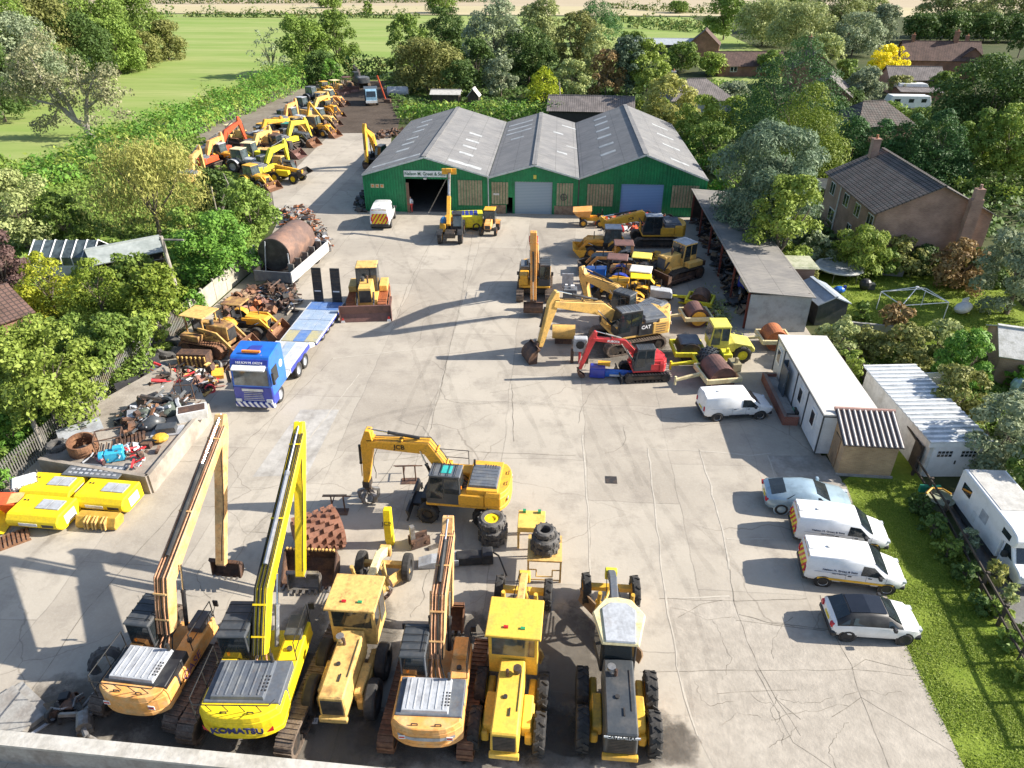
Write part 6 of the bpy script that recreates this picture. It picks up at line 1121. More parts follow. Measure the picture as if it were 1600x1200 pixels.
def dozer(label, o, a, P):
    g = lambda k, d=None: P.get(k, d)
    s = g('s', 1.0); t = thing(g('name', 'bulldozer'), label, g('cat', 'bulldozer'), o, a, g('group')); m = g('body', CATY); tm = g('track', RUST)
    for sg in (-1, 1): track(t, -1.75 * s, 1.75 * s, sg * 1.05 * s, 1.05 * s, .6 * s, tm, frame=g('tframe', DRUST))
    MB().box((0, 0, .85 * s), (3.0 * s, 1.5 * s, .6 * s)).build('main_frame', m, t, bevel=.03)
    mb = MB(); mb.box((.95 * s, 0, 1.62 * s), (1.7 * s, .95 * s, .95 * s), (1, .92)); hd = mb.build('engine_hood', m, t, bevel=.04)
    MB().box((1.815 * s, 0, 1.5 * s), (.03, .78 * s, .85 * s)).build('radiator_grille', g('grille', BLACK), hd)
    mb = MB(); mb.cyl((.9 * s, .15 * s, 2.08 * s), (.9 * s, .15 * s, 2.65 * s), .06 * s, n=8); mb.build('exhaust', DRUST, t); MB().cyl((.5 * s, -.22 * s, 2.08 * s), (.5 * s, -.22 * s, 2.4 * s), .13 * s, n=10).build('air_cleaner', g('ac', CABG), t)
    if g('canopy'):
        for x in (-1.25, .1):
            for y in (-.7, .7): MB().box((x * s, y * s, 2.0 * s), (.09 * s, .09 * s, 1.4 * s)).build('canopy_post', m, t)
        MB().box((-.57 * s, 0, 2.74 * s), (1.9 * s, 1.8 * s, .08 * s)).build('canopy', g('roof', CREAM), t, bevel=.02)
        q = MB(); q.box((-.8 * s, 0, 1.5 * s), (.6 * s, .7 * s, .25 * s)); q.box((-1.05 * s, 0, 1.85 * s), (.14 * s, .7 * s, .6 * s)); q.build('seat', BLACK, t)
    else: cab(t, -1.3 * s, .15 * s, -.72 * s, .72 * s, 1.15 * s, 2.85 * s, g('cabm', m), g('glass', GLASS), g('roof', m), slope=.12 * s, back=.08, wz=.45)
    for sg in (-1, 1): MB().box((-.7 * s, sg * 1.05 * s, 1.32 * s), (1.5 * s, .55 * s, .42 * s)).build('fender_tank', m, t, bevel=.03)
    bm = g('blade', BROWN)
    if g('loader'):
        for sg in (-1, 1): MB().prism(beam_pts([(-.2 * s, 1.9 * s), (1.2 * s, 1.7 * s), (2.5 * s, .5 * s)], [.24 * s, .3 * s, .22 * s]), sg * .85 * s - .06, sg * .85 * s + .06).build('loader_arm', m, t); ram(t, (.1 * s, sg * .7 * s, 1.2 * s), (1.3 * s, sg * .7 * s, 1.5 * s), .08 * s, m, 'lift_cylinder')
        bk = MB(); W_ = 1.2 * s; bk.prism([(2.3 * s, 0.05), (3.4 * s, .02), (3.4 * s, .07), (2.42 * s, .12), (2.25 * s, .5 * s), (2.5 * s, 1.05 * s), (2.42 * s, 1.07 * s), (2.15 * s, .5 * s)], -W_, W_)
        for sg in (-1, 1): bk.prism([(2.3 * s, .05), (3.4 * s, .05), (2.5 * s, 1.05 * s), (2.15 * s, .5 * s)], sg * W_ - .02, sg * W_ + .02)
        bk.build('loader_bucket', g('bucket', DRUST), t)
    else:
        W_ = g('bw', 1.75) * s; mb = MB(); mb.prism([(2.45 * s, .02), (2.58 * s, .02), (2.4 * s, .55 * s), (2.55 * s, 1.15 * s), (2.45 * s, 1.17 * s), (2.25 * s, .55 * s)], -W_, W_)
        for sg in (-1, 1): mb.box((2.45 * s, sg * W_, .55 * s), (.35 * s, .05, 1.1 * s))
        mb.build('dozer_blade', bm, t)
        if g('corner'):
            for sg in (-1, 1): MB().box((2.66 * s, sg * (W_ - .18 * s), .2 * s), (.02, .28 * s, .35 * s), (1, .3)).build('corner_marking', CHEVW, t)
        for sg in (-1, 1): MB().prism(beam_pts([(-.2 * s, .5 * s), (2.3 * s, .4 * s)], [.22 * s, .22 * s]), sg * 1.5 * s - .08, sg * 1.5 * s + .08).build('push_arm', bm, t); ram(t, (1.5 * s, sg * .55 * s, 1.7 * s), (2.35 * s, sg * .55 * s, .7 * s), .07 * s, BLACK, 'lift_cylinder')
    if g('ripper'): mb = MB(); mb.box((-2.2 * s, 0, .9 * s), (.5 * s, 1.4 * s, .4 * s)); mb.box((-2.4 * s, 0, .55 * s), (.15 * s, .12 * s, 1.1 * s)); mb.build('ripper', DRUST, t)
    return t

def tractor(label, o, a, P):
    "tractor or backhoe loader: big rear wheels, bonnet, roofed cab, optional loader bucket in front and digger arm behind"
    g = lambda k, d=None: P.get(k, d)
    s = g('s', 1.0); t = thing(g('name', 'tractor'), label, g('cat', 'tractor'), o, a, g('group')); m = g('body', YEL)
    rr = g('rr', .78) * s; fr = g('fr', .52) * s
    for sg in (-1, 1): wheel(t, (-.95 * s, sg * .95 * s, rr), rr, .48 * s, g('rim', m), lugs=g('lugs', 20)); wheel(t, (1.35 * s, sg * .9 * s, fr), fr, .36 * s, g('rim', m), lugs=0)
    MB().box((.25 * s, 0, .78 * s), (3.2 * s, .6 * s, .45 * s)).build('chassis', DSTEEL, t)
    mb = MB(); mb.prism([(.25 * s, .95 * s), (2.05 * s, .95 * s), (2.05 * s, 1.42 * s), (1.85 * s, 1.55 * s), (.25 * s, 1.68 * s)], -.42 * s, .42 * s); hd = mb.build('bonnet', g('hood', m), t, bevel=.04); MB().box((2.06 * s, 0, 1.2 * s), (.03, .6 * s, .4 * s)).build('grille', BLACK, hd)
    MB().cyl((1.1 * s, .25 * s, 1.6 * s), (1.1 * s, .25 * s, 2.3 * s), .04 * s, n=7).build('exhaust', DSTEEL, t)
    for sg in (-1, 1):
        mb = MB(); pr = [(-.95 * s + (rr + .1 * s) * math.cos(math.pi * i / 6), rr + (rr + .1 * s) * math.sin(math.pi * i / 6)) for i in range(1, 6)]; mb.prism(pr + [(p[0] * .98, p[1] - .06) for p in pr[::-1]], sg * .95 * s - .26 * s, sg * .95 * s + .26 * s); mb.build('mudguard', g('fender', m), t)
    if g('canopy'):
        for x in (-1.35, .1):
            for y in (-.6, .6): MB().box((x * s, y * s, 2.0 * s), (.07 * s, .07 * s, 1.3 * s)).build('canopy_post', g('post', BLACK), t)
        q = MB(); q.box((-.8 * s, 0, 1.35 * s), (.5 * s, .55 * s, .15 * s)); q.box((-1.0 * s, 0, 1.65 * s), (.12 * s, .5 * s, .5 * s)); q.build('seat', BLACK, t); MB().box((-.6 * s, 0, 2.68 * s), (1.75 * s, 1.5 * s, .09 * s), (.92, .92)).build('roof', g('roof', m), t, bevel=.03)
    else: cab(t, -1.4 * s, .25 * s, -.68 * s, .68 * s, 1.05 * s, 2.65 * s, g('cabm', BLACK), g('glass', PGLASS), g('roof', m), slope=.15 * s, back=.1, wz=.3, frame=.06)
    if g('loader'):
        lz = g('lz', .0) * s; lm = g('lm', m)
        for sg in (-1, 1): MB().prism(beam_pts([(.1 * s, 1.5 * s), (1.6 * s, 1.5 * s + lz * .4), (2.5 * s, .55 * s + lz)], [.2 * s, .26 * s, .2 * s]), sg * .62 * s - .06, sg * .62 * s + .06).build('loader_arm', lm, t); ram(t, (.6 * s, sg * .75 * s, .9 * s), (1.6 * s, sg * .75 * s, 1.35 * s + lz * .4), .06 * s, BLACK, 'lift_cylinder')
        bk = MB().at((2.35 * s, 0, .05 + lz), 0, g('lt', 0.0)); W_ = 1.12 * s; pr = [(0, 0), (1.0 * s, -.02), (1.0 * s, .04), (.1 * s, .08), (-.02, .4 * s), (.22 * s, .88 * s), (.14 * s, .9 * s), (-.12 * s, .4 * s)]; bk.prism(pr, -W_, W_)
        for sg in (-1, 1): bk.prism([(0, 0), (1.0 * s, 0), (.22 * s, .88 * s), (-.12 * s, .4 * s)], sg * W_ - .02, sg * W_ + .02)
        bk.build('loader_bucket', g('bucket', DRUST), t)
    if g('hoe'):
        p0, p1, p2, p3 = g('hoe'); hm = g('hm', m)
        MB().prism(beam_pts([p0, p1], [.32 * s, .26 * s]), -.13, .13).build('boom', hm, t, bevel=.02); MB().prism(beam_pts([p1, p2], [.28 * s, .2 * s]), -.1, .1).build('arm', hm, t, bevel=.02); ram(t, ((p0[0] * .6 + p1[0] * .4), (p0[1] * .6 + p1[1] * .4) + .25), (p1[0] + .1, p1[1] + .25), .06 * s)
        bucket(t, p2, .6 * s, .6 * s, p3, DRUST)
        q = MB(); q.box((-2.0 * s, 0, .9 * s), (.3 * s, 1.8 * s, .3 * s))
        for sg in (-1, 1): q.box((-2.0 * s, sg * .9 * s, .75 * s), (.2 * s, .2 * s, 1.3 * s))
        q.build('stabiliser', hm, t)
    return t

def telehandler(label, o, a, P):
    g = lambda k, d=None: P.get(k, d)
    s = g('s', 1.0); t = thing('telehandler', label, 'telehandler', o, a, g('group')); m = g('body', YEL); r = .62 * s
    for x in (-1.35, 1.35):
        for sg in (-1, 1): wheel(t, (x * s, sg * .92 * s, r), r, .44 * s, g('rim', m), lugs=20)
    MB().box((0, 0, .85 * s), (3.7 * s, .95 * s, .5 * s)).build('chassis', g('chassis', DSTEEL), t, bevel=.04)
    mb = MB(); mb.box((-.2 * s, -.72 * s, 1.2 * s), (2.0 * s, .55 * s, .7 * s), (.9, 1)); mb.build('engine_cover', g('hood', m), t, bevel=.05)
    MB().box((-1.75 * s, 0, 1.25 * s), (.5 * s, 1.5 * s, .6 * s)).build('rear_body', m, t, bevel=.05)
    cab(t, -.75 * s, .75 * s, .18 * s, 1.02 * s, .85 * s, 2.35 * s, g('cabm', BLACK), g('glass', PGLASS), g('roof', BLACK), slope=.3 * s, back=.15, wz=.4, frame=.06)
    for x in (-1.35, 1.35):
        for sg in (-1, 1): pr = [(x * s + (r + .08) * math.cos(math.pi * i / 6), r + (r + .08) * math.sin(math.pi * i / 6)) for i in range(1, 6)]; MB().prism(pr + [(p[0], p[1] - .05) for p in pr[::-1]], sg * .92 * s - .24 * s, sg * .92 * s + .24 * s).build('mudguard', g('fender', BLACK), t)
    b0, b1, b2 = g('pts'); MB().prism(beam_pts([b0, b1], [.42 * s, .40 * s]), -.32 * s, .02 * s).build('boom', m, t, bevel=.02)
    if b2:
        MB().prism(beam_pts([b1, b2], [.3 * s, .28 * s]), -.27 * s, -.03 * s).build('inner_boom', g('inner', m), t, bevel=.02); ram(t, (b1[0], -.15 * s, b1[1] + .25), (b2[0], -.15 * s, b2[1] + .2), .05, ALU)
    e = b2 or b1; ram(t, (.2 * s, -.15 * s, 1.0 * s), (b0[0] * .4 + b1[0] * .6, -.15 * s, b0[1] * .4 + b1[1] * .6 - .15), .1 * s, BLACK, 'lift_cylinder')
    if g('bucket'):
        bk = MB().at((e[0], 0, e[1] - .45), 0, g('bt', 0.0)); W_ = 1.1 * s; bk.prism([(0, 0), (.9 * s, -.02), (.9 * s, .04), (.1, .08), (-.02, .4), (.2, .8), (.1, .82), (-.12, .4)], -W_, W_)
        for sg in (-1, 1): bk.prism([(0, 0), (.9 * s, 0), (.2, .8), (-.12, .4)], sg * W_ - .02, sg * W_ + .02)
        bk.build('loader_bucket', g('bucket'), t)
    else:
        q = MB(); q.box((e[0] + .15, -.15 * s, e[1]), (.16, 1.3 * s, .5 * s)); q.box((e[0] + .3, -.15 * s, e[1] + .15), (.3, .5, .3)); q.build('carriage', m, t)
    return t

def towed_roller(label, o, a, P, group=None):
    "drum in a yoke frame with a drawbar; +x is the drawbar"
    g = lambda k, d=None: P.get(k, d); s = g('s', 1.0); r = g('r', .62) * s; w = g('w', 1.7) * s
    t = thing('towed_roller', label, 'roller', o, a, group); m = g('frame', CREAM)
    mb = MB().at((0, 0, r)); mb.lathe([(.05, -w / 2 + .1), (r * .9, -w / 2 + .08), (r * .97, -w / 2), (r, -w / 2), (r, w / 2), (r * .97, w / 2), (r * .9, w / 2 - .08), (.05, w / 2 - .1)], 28)
    if g('pads'):
        for j in range(7):
            for i in range(14): aa = 2 * math.pi * (i + .5 * (j % 2)) / 14; mb.M = Matrix.Translation((0, 0, r)) @ Matrix.Rotation(aa, 4, 'Y') @ Matrix.Translation((r + .05, -w / 2 + w * (j + .5) / 7, 0)); mb.box((0, 0, 0), (.12, w / 7 * .5, .12))
    mb.build('drum', g('drum', BROWN), t, smooth=False)
    q = MB()
    for sg in (-1, 1): q.box((0, sg * (w / 2 + .12), r), (2 * r + .5, .14, .34 * s))
    for x in (-r - .25, r + .25): q.box((x, 0, r), (.16, w + .38, .34 * s))
    q.build('yoke_frame', m, t, bevel=.03)
    if g('bar', True): q = MB(); q.prism(beam_pts([(r + .3, r), (r + 1.9 * s, .55)], [.2, .14]), -.09, .09); q.cyl((r + 1.9 * s, 0, .2), (r + 1.9 * s, 0, .8), .08, n=8); q.build('drawbar', m, t)
    if g('engine'): q = MB(); q.box((-r - .2, 0, r + .45), (.6, .9, .6)); q.box((-r - .2, .2, r + .9), (.2, .2, .4)); q.build('engine', g('engine'), t, bevel=.03)
    if g('cheek'):
        for sg in (-1, 1): MB().cyl((0, sg * (w / 2 + .01), r), (0, sg * (w / 2 + .03), r), r * .75, n=22).build('drum_cheek', g('cheek'), t)
    return t
# ------------------------------------------------------------------ placing the machines
def hd_frame(foot, zf, buck, zb=.5, back=.35):
    A, B = G(*foot, zf), G(*buck, zb); a = head(A, B); o = Vector((A.x - math.cos(a) * back, A.y - math.sin(a) * back, 0)); return o, a
def ex_at(label, foot, zf, buck, zb, pts, P, back=.35, group=None, fix=None):
    o, a = hd_frame(foot, zf, buck, zb, back); P = dict(P); P['pts'] = fix or [RZ(o, a, *p) for p in pts]; return excavator(label, o, a, P, group)
FG_ = 'excavators parked along the front of the yard'
NAVY = mat('navy_letters', (.02, .03, .16), .4); WLET = mat('white_letters', (.82, .82, .82), .4); BLET = mat('black_letters', (.02, .02, .02), .4)
e1 = ex_at('faded orange long reach excavator at the front left with a grey hood', (262, 985), 2.05, (348, 905), .8, [(262, 985), (258, 905), (345, 668), (346, 882)], dict(s=.94, body=ORG, boom=PALEORG, hood=LGREY, deck=BLACK, cab=CABG, roof=CABG, hoses=9, hosem=COPPER, cage=1, railm=HOSE, bucket=(.75, 1.35, R(-18), DRUST), th=(.46, .68, .34), ah=.6, bw=.56, at=.42, tr=R(-6), track=TRACK, gw=1.6, tl=2.6), back=.2)
p_ = bpy.data.objects.get('counterweight')
text('CASE', .5, mat('purple_letters', (.12, .05, .16), .5), e1, (-.7, -1.325, 1.45), (R(90), 0, 0), 'lettering')
e2 = ex_at('bright yellow long reach excavator with a rear name in blue letters', (407, 1022), 2.05, (470, 917), .6, [(407, 1022), (412, 922), (468, 678), (470, 900)], dict(s=1.04, body=BRY, boom=BRY, hood=HOODG, cab=CABG, hoses=7, hosem=HOSE, cage=1, cwtext=('KOMATSU', NAVY, .36), bucket=(.72, 1.3, R(-10), STEEL), th=(.44, .62, .32), ah=.5, bw=.48, at=.42, ramm=mat('silver_ram', (.45, .46, .48), .3, metal=.6), tr=R(-8), gw=1.72, tl=2.7), back=-.2)
e3 = ex_at('orange excavator with a smile shaped worn band on its counterweight', (681, 1030), 2.0, (700, 960), .8, None, dict(s=.91, body=ORG, boom=PALEORG, hood=LGREY, deck=HOODG, cab=HOODG, roof=CABG, hoses=9, hosem=COPPER, cwband=1, bucket=(1.0, 1.35, R(25), RUST), th=(.46, .74, .36), bw=.6, tr=R(-3), track=RUST, gw=1.5, tl=2.6), back=.2, fix=[(.45, 1.8), (1.7, 3.5), (4.5, 4.0), (3.4, 1.2)])
wx = ex_at('yellow wheeled excavator with a grapple in the middle of the yard', (700, 740), 2.2, (575, 770), .6, [(700, 738), (668, 697), (575, 690), (574, 752)], dict(s=.94, body=YEL, boom=YEL, hood=HOODG, cab=CABG, deck=YEL, hatch=mat('teal_hatch', (.05, .45, .42), .3), wheels=1, zb=1.25, cz=3.15, bucket=None, btext=('JCB', BLET, .34, .45, 0), roof=HOODG, hoses=3, th=(.45, .72, .36), lod=0), back=.5)
for x in (-1.35, 1.35):
    for sg in (-1, 1): wheel(wx, (x, sg * .98, .52), .52, .5, DSTEEL, lugs=16)
q = MB(); q.box((0, 0, .8), (3.6, 1.0, .4)); q.box((0, 0, 1.08), (1.3, 1.3, .3)); q.build('chassis', BLACK, wx); q = MB(); q.prism([(2.3, .1), (2.4, .1), (2.3, .4), (2.4, .75), (2.28, .75), (2.2, .4)], -1.25, 1.25); q.box((2.0, 0, .5), (.6, .9, .15)); q.build('dozer_blade', BLACK, wx)
q = MB()
for x in (-1.9,):
    for sg in (-1, 1): q.box((x, sg * 1.1, .5), (.15, .5, .9)); q.box((x, sg * 1.3, .08), (.4, .4, .1))
q.build('stabiliser', BLACK, wx)
P_ = RZ(Vector(wx.location), wx.rotation_euler.z, 574, 752); gr = child('grapple', wx, (P_[0], 0, P_[1])); q = MB(); q.box((0, 0, -.05), (.35, .5, .35)); q.cyl((0, 0, -.2), (0, 0, -.45), .18, n=10); q.build('rotator', DSTEEL, gr)
for i in range(5):
    an = 2 * math.pi * i / 5; q = MB().at((0, 0, -.45), an); q.prism(beam_pts([(.1, 0), (.5, -.2), (.48, -.55), (.15, -.85)], [.14, .16, .12, .04]), -.09, .09); q.build('tine', STEEL, gr)
# the three graders
def pxh(p, q): return G(*p), head(G(*p), G(*q))
o, a = pxh((560, 1075), (600, 905)); grader('old yellow motor grader with a weathered box cab, leftmost of the three graders', G(557, 1050), head(G(545, 1100), G(598, 925)), dict(fx=5.2, cz=3.0, cw=.85, body=OLDY, frame=CREAM, wr=.70, fr=.62, rim=BLACK, lugs=0, flugs=0, bang=R(38), glass=GLASS, ty=1.1))
grader('yellow motor grader with a flat roofed cab, middle one of the three graders', G(800, 1098), head(G(797, 1120), G(818, 940)), dict(fx=5.0, cz=3.15, cw=.88, body=YEL if False else mat('grader_yellow', (.80, .50, .07), .5, col2=(.58, .36, .08), lo=.5, hi=.8), frame=OLDY, wr=.68, flip=1, ac=DSTEEL, bang=R(-35), blade=OLDY, ty=1.12))
grader('newer grader with a black hood and pale hexagonal cab roof, rightmost of the three', G(960, 1100), head(G(960, 1120), G(952, 950)), dict(fx=5.2, cz=3.0, modern=1, body=mat('grader_gold', (.70, .40, .04), .5, col2=(.45, .26, .05)), hood=CABG, frame=HOODG, hh=1.08, hwid=1.12, wr=.72, ww=.46, ty=1.22, nose=LEMON, bang=R(-38), blade=WOOD, rim=YEL, lugs=26, steer=R(4)))
gq = [o_ for o_ in C.objects if o_.name.startswith('motor_grader')][-1]; text('CATERPILLAR', .16, WLET, gq, (-2.58, 0, 1.92), (R(90), 0, R(-90)), 'lettering', ext=.01); 
for sg in (-1, 1): MB().box((-2.57, sg * .52, 1.94), (.03, .14, .08)).build('rear_lamp', CLEARL, gq)
# right hand cluster
RG = 'machines packed along the right side of the yard'
od = ex_at('orange excavator facing the camera with its boom raised and red and white tip', (836, 425), 2.0, (832, 500), .5, None, dict(s=.95, body=YEL, boom=ORG, hood=HOODG, cab=CABG, bucket=(.95, 1.5, R(10), DRUST), hoses=2, th=(.5, .75, .4)), back=.4, group=RG, fix=[(.4, 1.9), (2.4, 4.5), (7.0, 7.0), (4.3, 1.3)])
an_ = math.atan2(2.5, 4.6); MB().at((6.55, 0, 6.78), 0, -an_).box((0, 0, .02), (1.0, .60, .46)).build('tip_bands', CHEVW, od)
ex_at('yellow excavator with black cab reaching left over loaders near the warehouses', (1020, 345), 2.2, (955, 372), .5, [(1020, 352), (1003, 336), (945, 349), (962, 374)], dict(s=1.0, body=YEL, boom=YEL, hood=HOODG, cab=BLACK, roof=LGREY, bucket=(.8, 1.0, R(10), DRUST), lod=1, btext=('JCB', BLET, .34, .3, 0)), group=RG)
ex_at('pale yellow excavator with its boom bent left, behind the black panelled one', (985, 470), 1.9, (930, 480), .5, [(988, 474), (962, 452), (912, 431), (922, 482)], dict(s=.95, body=CATY, boom=CATY, hood=HOODG, cab=CABG, bucket=(.7, .8, R(20), DRUST), hoses=3, th=(.45, .8, .4)), group=RG)
ex_at('pale yellow excavator with a black side panel and rust bucket', (975, 500), 1.9, (848, 548), .5, [(975, 504), (938, 481), (864, 473), (843, 540)], dict(s=1.05, body=CATY, boom=CATY, hood=HOODG, cab=BLACK, roof=HOODG, panel=('CAT', BLACK, WLET), bucket=(1.15, 1.4, R(-30), DRUST), hoses=3, th=(.5, .85, .42)), group=RG)
ex_at('red mini digger with a dark cab at the front of the right cluster', (1000, 562), 1.2, (907, 585), .3, [(1003, 563), (975, 534), (926, 529), (906, 576)], dict(name='mini_excavator', s=.68, body=REDP, boom=REDP, hood=REDP, deck=REDP, cab=CABG, roof=CABG, glass=GLASS, track=BLACK, blade=1, bucket=(.75, .6, R(25), DRUST), th=(.35, .5, .3), bw=.42, cz=3.5, cx=(-.55, 1.35), xr=1.9, hoses=2, btext=('KUBOTA', WLET, .2, .35, 0), ramm=STEEL), group=RG)
dozer('big pale yellow bulldozer with cab and grey radiator in front of the lean-to', G(1056, 432), head(G(1056, 432), G(1010, 445)), dict(s=1.06, body=CATY, grille=HOODG, track=DTRACK, roof=LGREY, blade=DRUST, ripper=1, group=RG))
dozer('yellow bulldozer with rusty tracks and a broad brown blade facing the camera', G(578, 478), head(G(578, 478), G(572, 505)), dict(s=1.12, body=CATY, track=BRUST, blade=BROWN, cabm=CABG, roof=OLDY, corner=1, bw=1.7))
tractor('yellow wheel loader with its bucket pointing left near the warehouses', G(945, 398), math.pi, dict(name='loader_tractor', s=1.0, body=mat('loader_orange', (.78, .36, .05), .5), loader=1, lt=R(-50), canopy=0, cabm=BLACK, bucket=YEL, rr=.8, group=RG, roof=LGREY))
tractor('tractor under a flat brown canopy with an orange loader behind the blue tractor', G(960, 425), math.pi, dict(s=1.0, body=CABG, canopy=1, roof=BROWN, post=ORG, loader=1, lm=ORG, bucket=DSTEEL, lt=R(-30), group=RG))
tractor('blue bonneted tractor in the middle of the right cluster', G(950, 448), R(172), dict(s=1.0, body=BLUEP, canopy=1, roof=BROWN, hood=BLUEP, fender=DBLUE, group=RG))
tractor('small tractor with a yellow canopy roof in the right cluster', G(988, 443), R(170), dict(s=.95, body=DSTEEL, canopy=1, roof=mat('canopy_yellow', (.85, .68, .1), .4), group=RG, hood=ORG))
tractor('orange loader with a white canopy roof in the right cluster', G(985, 468), R(168), dict(s=1.0, body=mat('loader_gold', (.8, .45, .04), .5), canopy=1, roof=mat('canopy_white', (.75, .70, .60), .5), loader=1, group=RG, bucket=DSTEEL))
q_ = tractor('yellow engined loader with a grey bonnet beside the pale excavator cab', G(1008, 478), R(-5), dict(s=.95, body=mat('loader_gold', (.8, .45, .04), .5), hood=LGREY, canopy=1, roof=BRY, group=RG))
# dumper by the shutter
p = G(925, 352); dm = thing('dumper', 'orange site dumper with a raised pale skip facing the middle shutter', 'dumper', p, R(178)); 
for x in (-.8, .9):
    for sg in (-1, 1): wheel(dm, (x, sg * .75, .42), .42, .34, YEL, 12)
MB().box((-.1, 0, .75), (2.4, .7, .4)).build('chassis', YEL, dm); q = MB(); q.loft([[(.3, -.55, .95), (1.5, -.5, .95), (1.5, .5, .95), (.3, .55, .95)], [(.1, -.95, 1.75), (2.0, -.9, 1.6), (2.0, .9, 1.6), (.1, .95, 1.75)]]); q.build('skip', ORG, dm); q = MB(); q.box((-.7, 0, 1.1), (.5, .6, .15)); q.box((-.95, 0, 1.4), (.1, .6, .5)); q.build('seat', BLACK, dm)
# telehandler with its boom in the air, sweeper, small loader in front of the warehouses
o = G(706, 372); aa = head(G(708, 365), G(703, 385)); telehandler('yellow telehandler with its boom raised high in front of the warehouses', o, aa, dict(s=1.05, pts=((1.2, 1.7), (-.6, 3.9), (-1.9, 6.0)), inner=STEEL, hood=YEL))
th = [x for x in C.objects if x.name.startswith('telehandler')][0]; MB().ell((-.3, -.75, 1.6), (.8, .35, .4)).build('blue_tank', mat('tank_blue', (.04, .2, .45), .4), th)
p = G(727, 356); sw = thing('compactor', 'lime green wheeled compactor with a dark grid top beside the telehandler', 'compactor', p, R(8)); MB().box((0, 0, .9), (3.4, 1.9, 1.2), (1.05, 1.1)).build('body', LEMON, sw, bevel=.05); q = MB()
for i in range(6):
    for j in range(3): q.box((-1.1 + .44 * i, -.5 + .5 * j, 1.53), (.34, .38, .07))
q.build('grid', DBLUE, sw)
for x in (-1.1, 1.1):
    for sg in (-1, 1): wheel(sw, (x, sg * .85, .4), .4, .3, BLACK)
tractor('small orange loader with a dark cab in front of the middle shutter', G(765, 362), R(-92), dict(s=.82, body=ORG, hood=ORG, canopy=0, cabm=BLACK, rr=.6, group=None, roof=YEL))
ex_at('yellow excavator parked by the left side wall of the warehouses', (588, 235), 2.0, (570, 262), .5, None, dict(s=.9, body=CABG, boom=YEL, hood=CABG, cab=CABG, lod=1, bucket=(.8, .9, R(10), DRUST)), fix=[(.4, 1.9), (1.2, 4.0), (2.6, 5.0), (2.9, 1.0)])
# rollers
RO = 'rollers standing by the lean-to'
towed_roller('towed roller with a brown drum and cream yoke nearest the lean-to posts', G(1085, 505), R(187), dict(drum=BROWN, frame=CREAM, cheek=YEL, r=.75, w=1.6), RO); towed_roller('towed roller with a lemon yellow neck and dull brown drum', G(1092, 480), R(160), dict(drum=DRUST, frame=LEMON, r=.7, w=1.5), RO)
towed_roller('towed roller with a bright rust drum and cream yoke beside the cabin', G(1206, 541), R(183), dict(drum=BRUST, frame=CREAM, r=.75, w=1.5, bar=True), RO); towed_roller('large open brown drum roller in a cream frame behind the white van', G(1118, 600), R(192), dict(drum=BROWN, frame=CREAM, r=.85, w=1.9, engine=mat('dry_plant_tan', (.30, .26, .15), .9)), RO); towed_roller('lemon yellow padded roller with a dark studded drum', G(1108, 580), R(185), dict(drum=CABG, frame=LEMON, pads=1, r=.72, w=1.6, engine=LEMON), RO)
p = G(1118, 558); sr = thing('ride_on_roller', 'lemon yellow ride-on roller with a cab and covered front drum', 'roller', p, R(184), RO); q = MB(); q.prism([(-2.3, .75), (-.4, .75), (-.4, 1.35), (-.9, 1.5), (-2.1, 1.25), (-2.35, 1.0)], -.72, .72); q.build('bonnet', LEMON if False else mat('roller_pale_yellow', (.74, .66, .12), .5), sr, bevel=.05); MB().box((-.2, 0, .8), (1.6, 1.2, .4)).build('chassis', BLACK, sr)
cab(sr, -.55, .75, -.7, .7, 1.0, 2.6, MATS['roller_pale_yellow'], PGLASS, None, slope=.12, back=.06, wz=.38); q = MB().at((2.0, 0, .72)); q.lathe([(.05, -.85), (.72, -.85), (.72, .85), (.05, .85)], 24); q.build('drum', DSTEEL, sr); q = MB()
for sg in (-1, 1): q.box((2.0, sg * .98, .72), (1.9, .14, .35))
for x in (1.0, 3.0): q.box((x, 0, .72), (.16, 2.1, .35))
q.build('drum_frame', LEMON, sr, bevel=.03); q = MB(); q.box((2.0, 0, 1.42), (1.5, 1.5, .12), (.8, .8)); q.build('drum_cover', HOODG, sr, bevel=.04)
for sg in (-1, 1): wheel(sr, (-1.5, sg * .75, .6), .6, .4, LEMON, 16)
# left side: backhoe, crawler loader
tractor('yellow loader tractor with its bucket to the right among the scrap on the left', G(388, 520), head(G(370, 515), G(440, 522)), dict(name='backhoe_loader', cat='loader', s=.92, body=YEL, loader=1, lz=.1, bucket=RUST, canopy=1, roof=DERY, rim=WOOD))
dozer('cream crawler loader with a flat canopy and rusty bucket on the left', G(335, 545), head(G(320, 545), G(385, 556)), dict(name='crawler_loader', cat='loader', s=1.0, body=DERY, canopy=1, loader=1, roof=OLDY, bucket=RUST, track=RUST, ac=CABG))
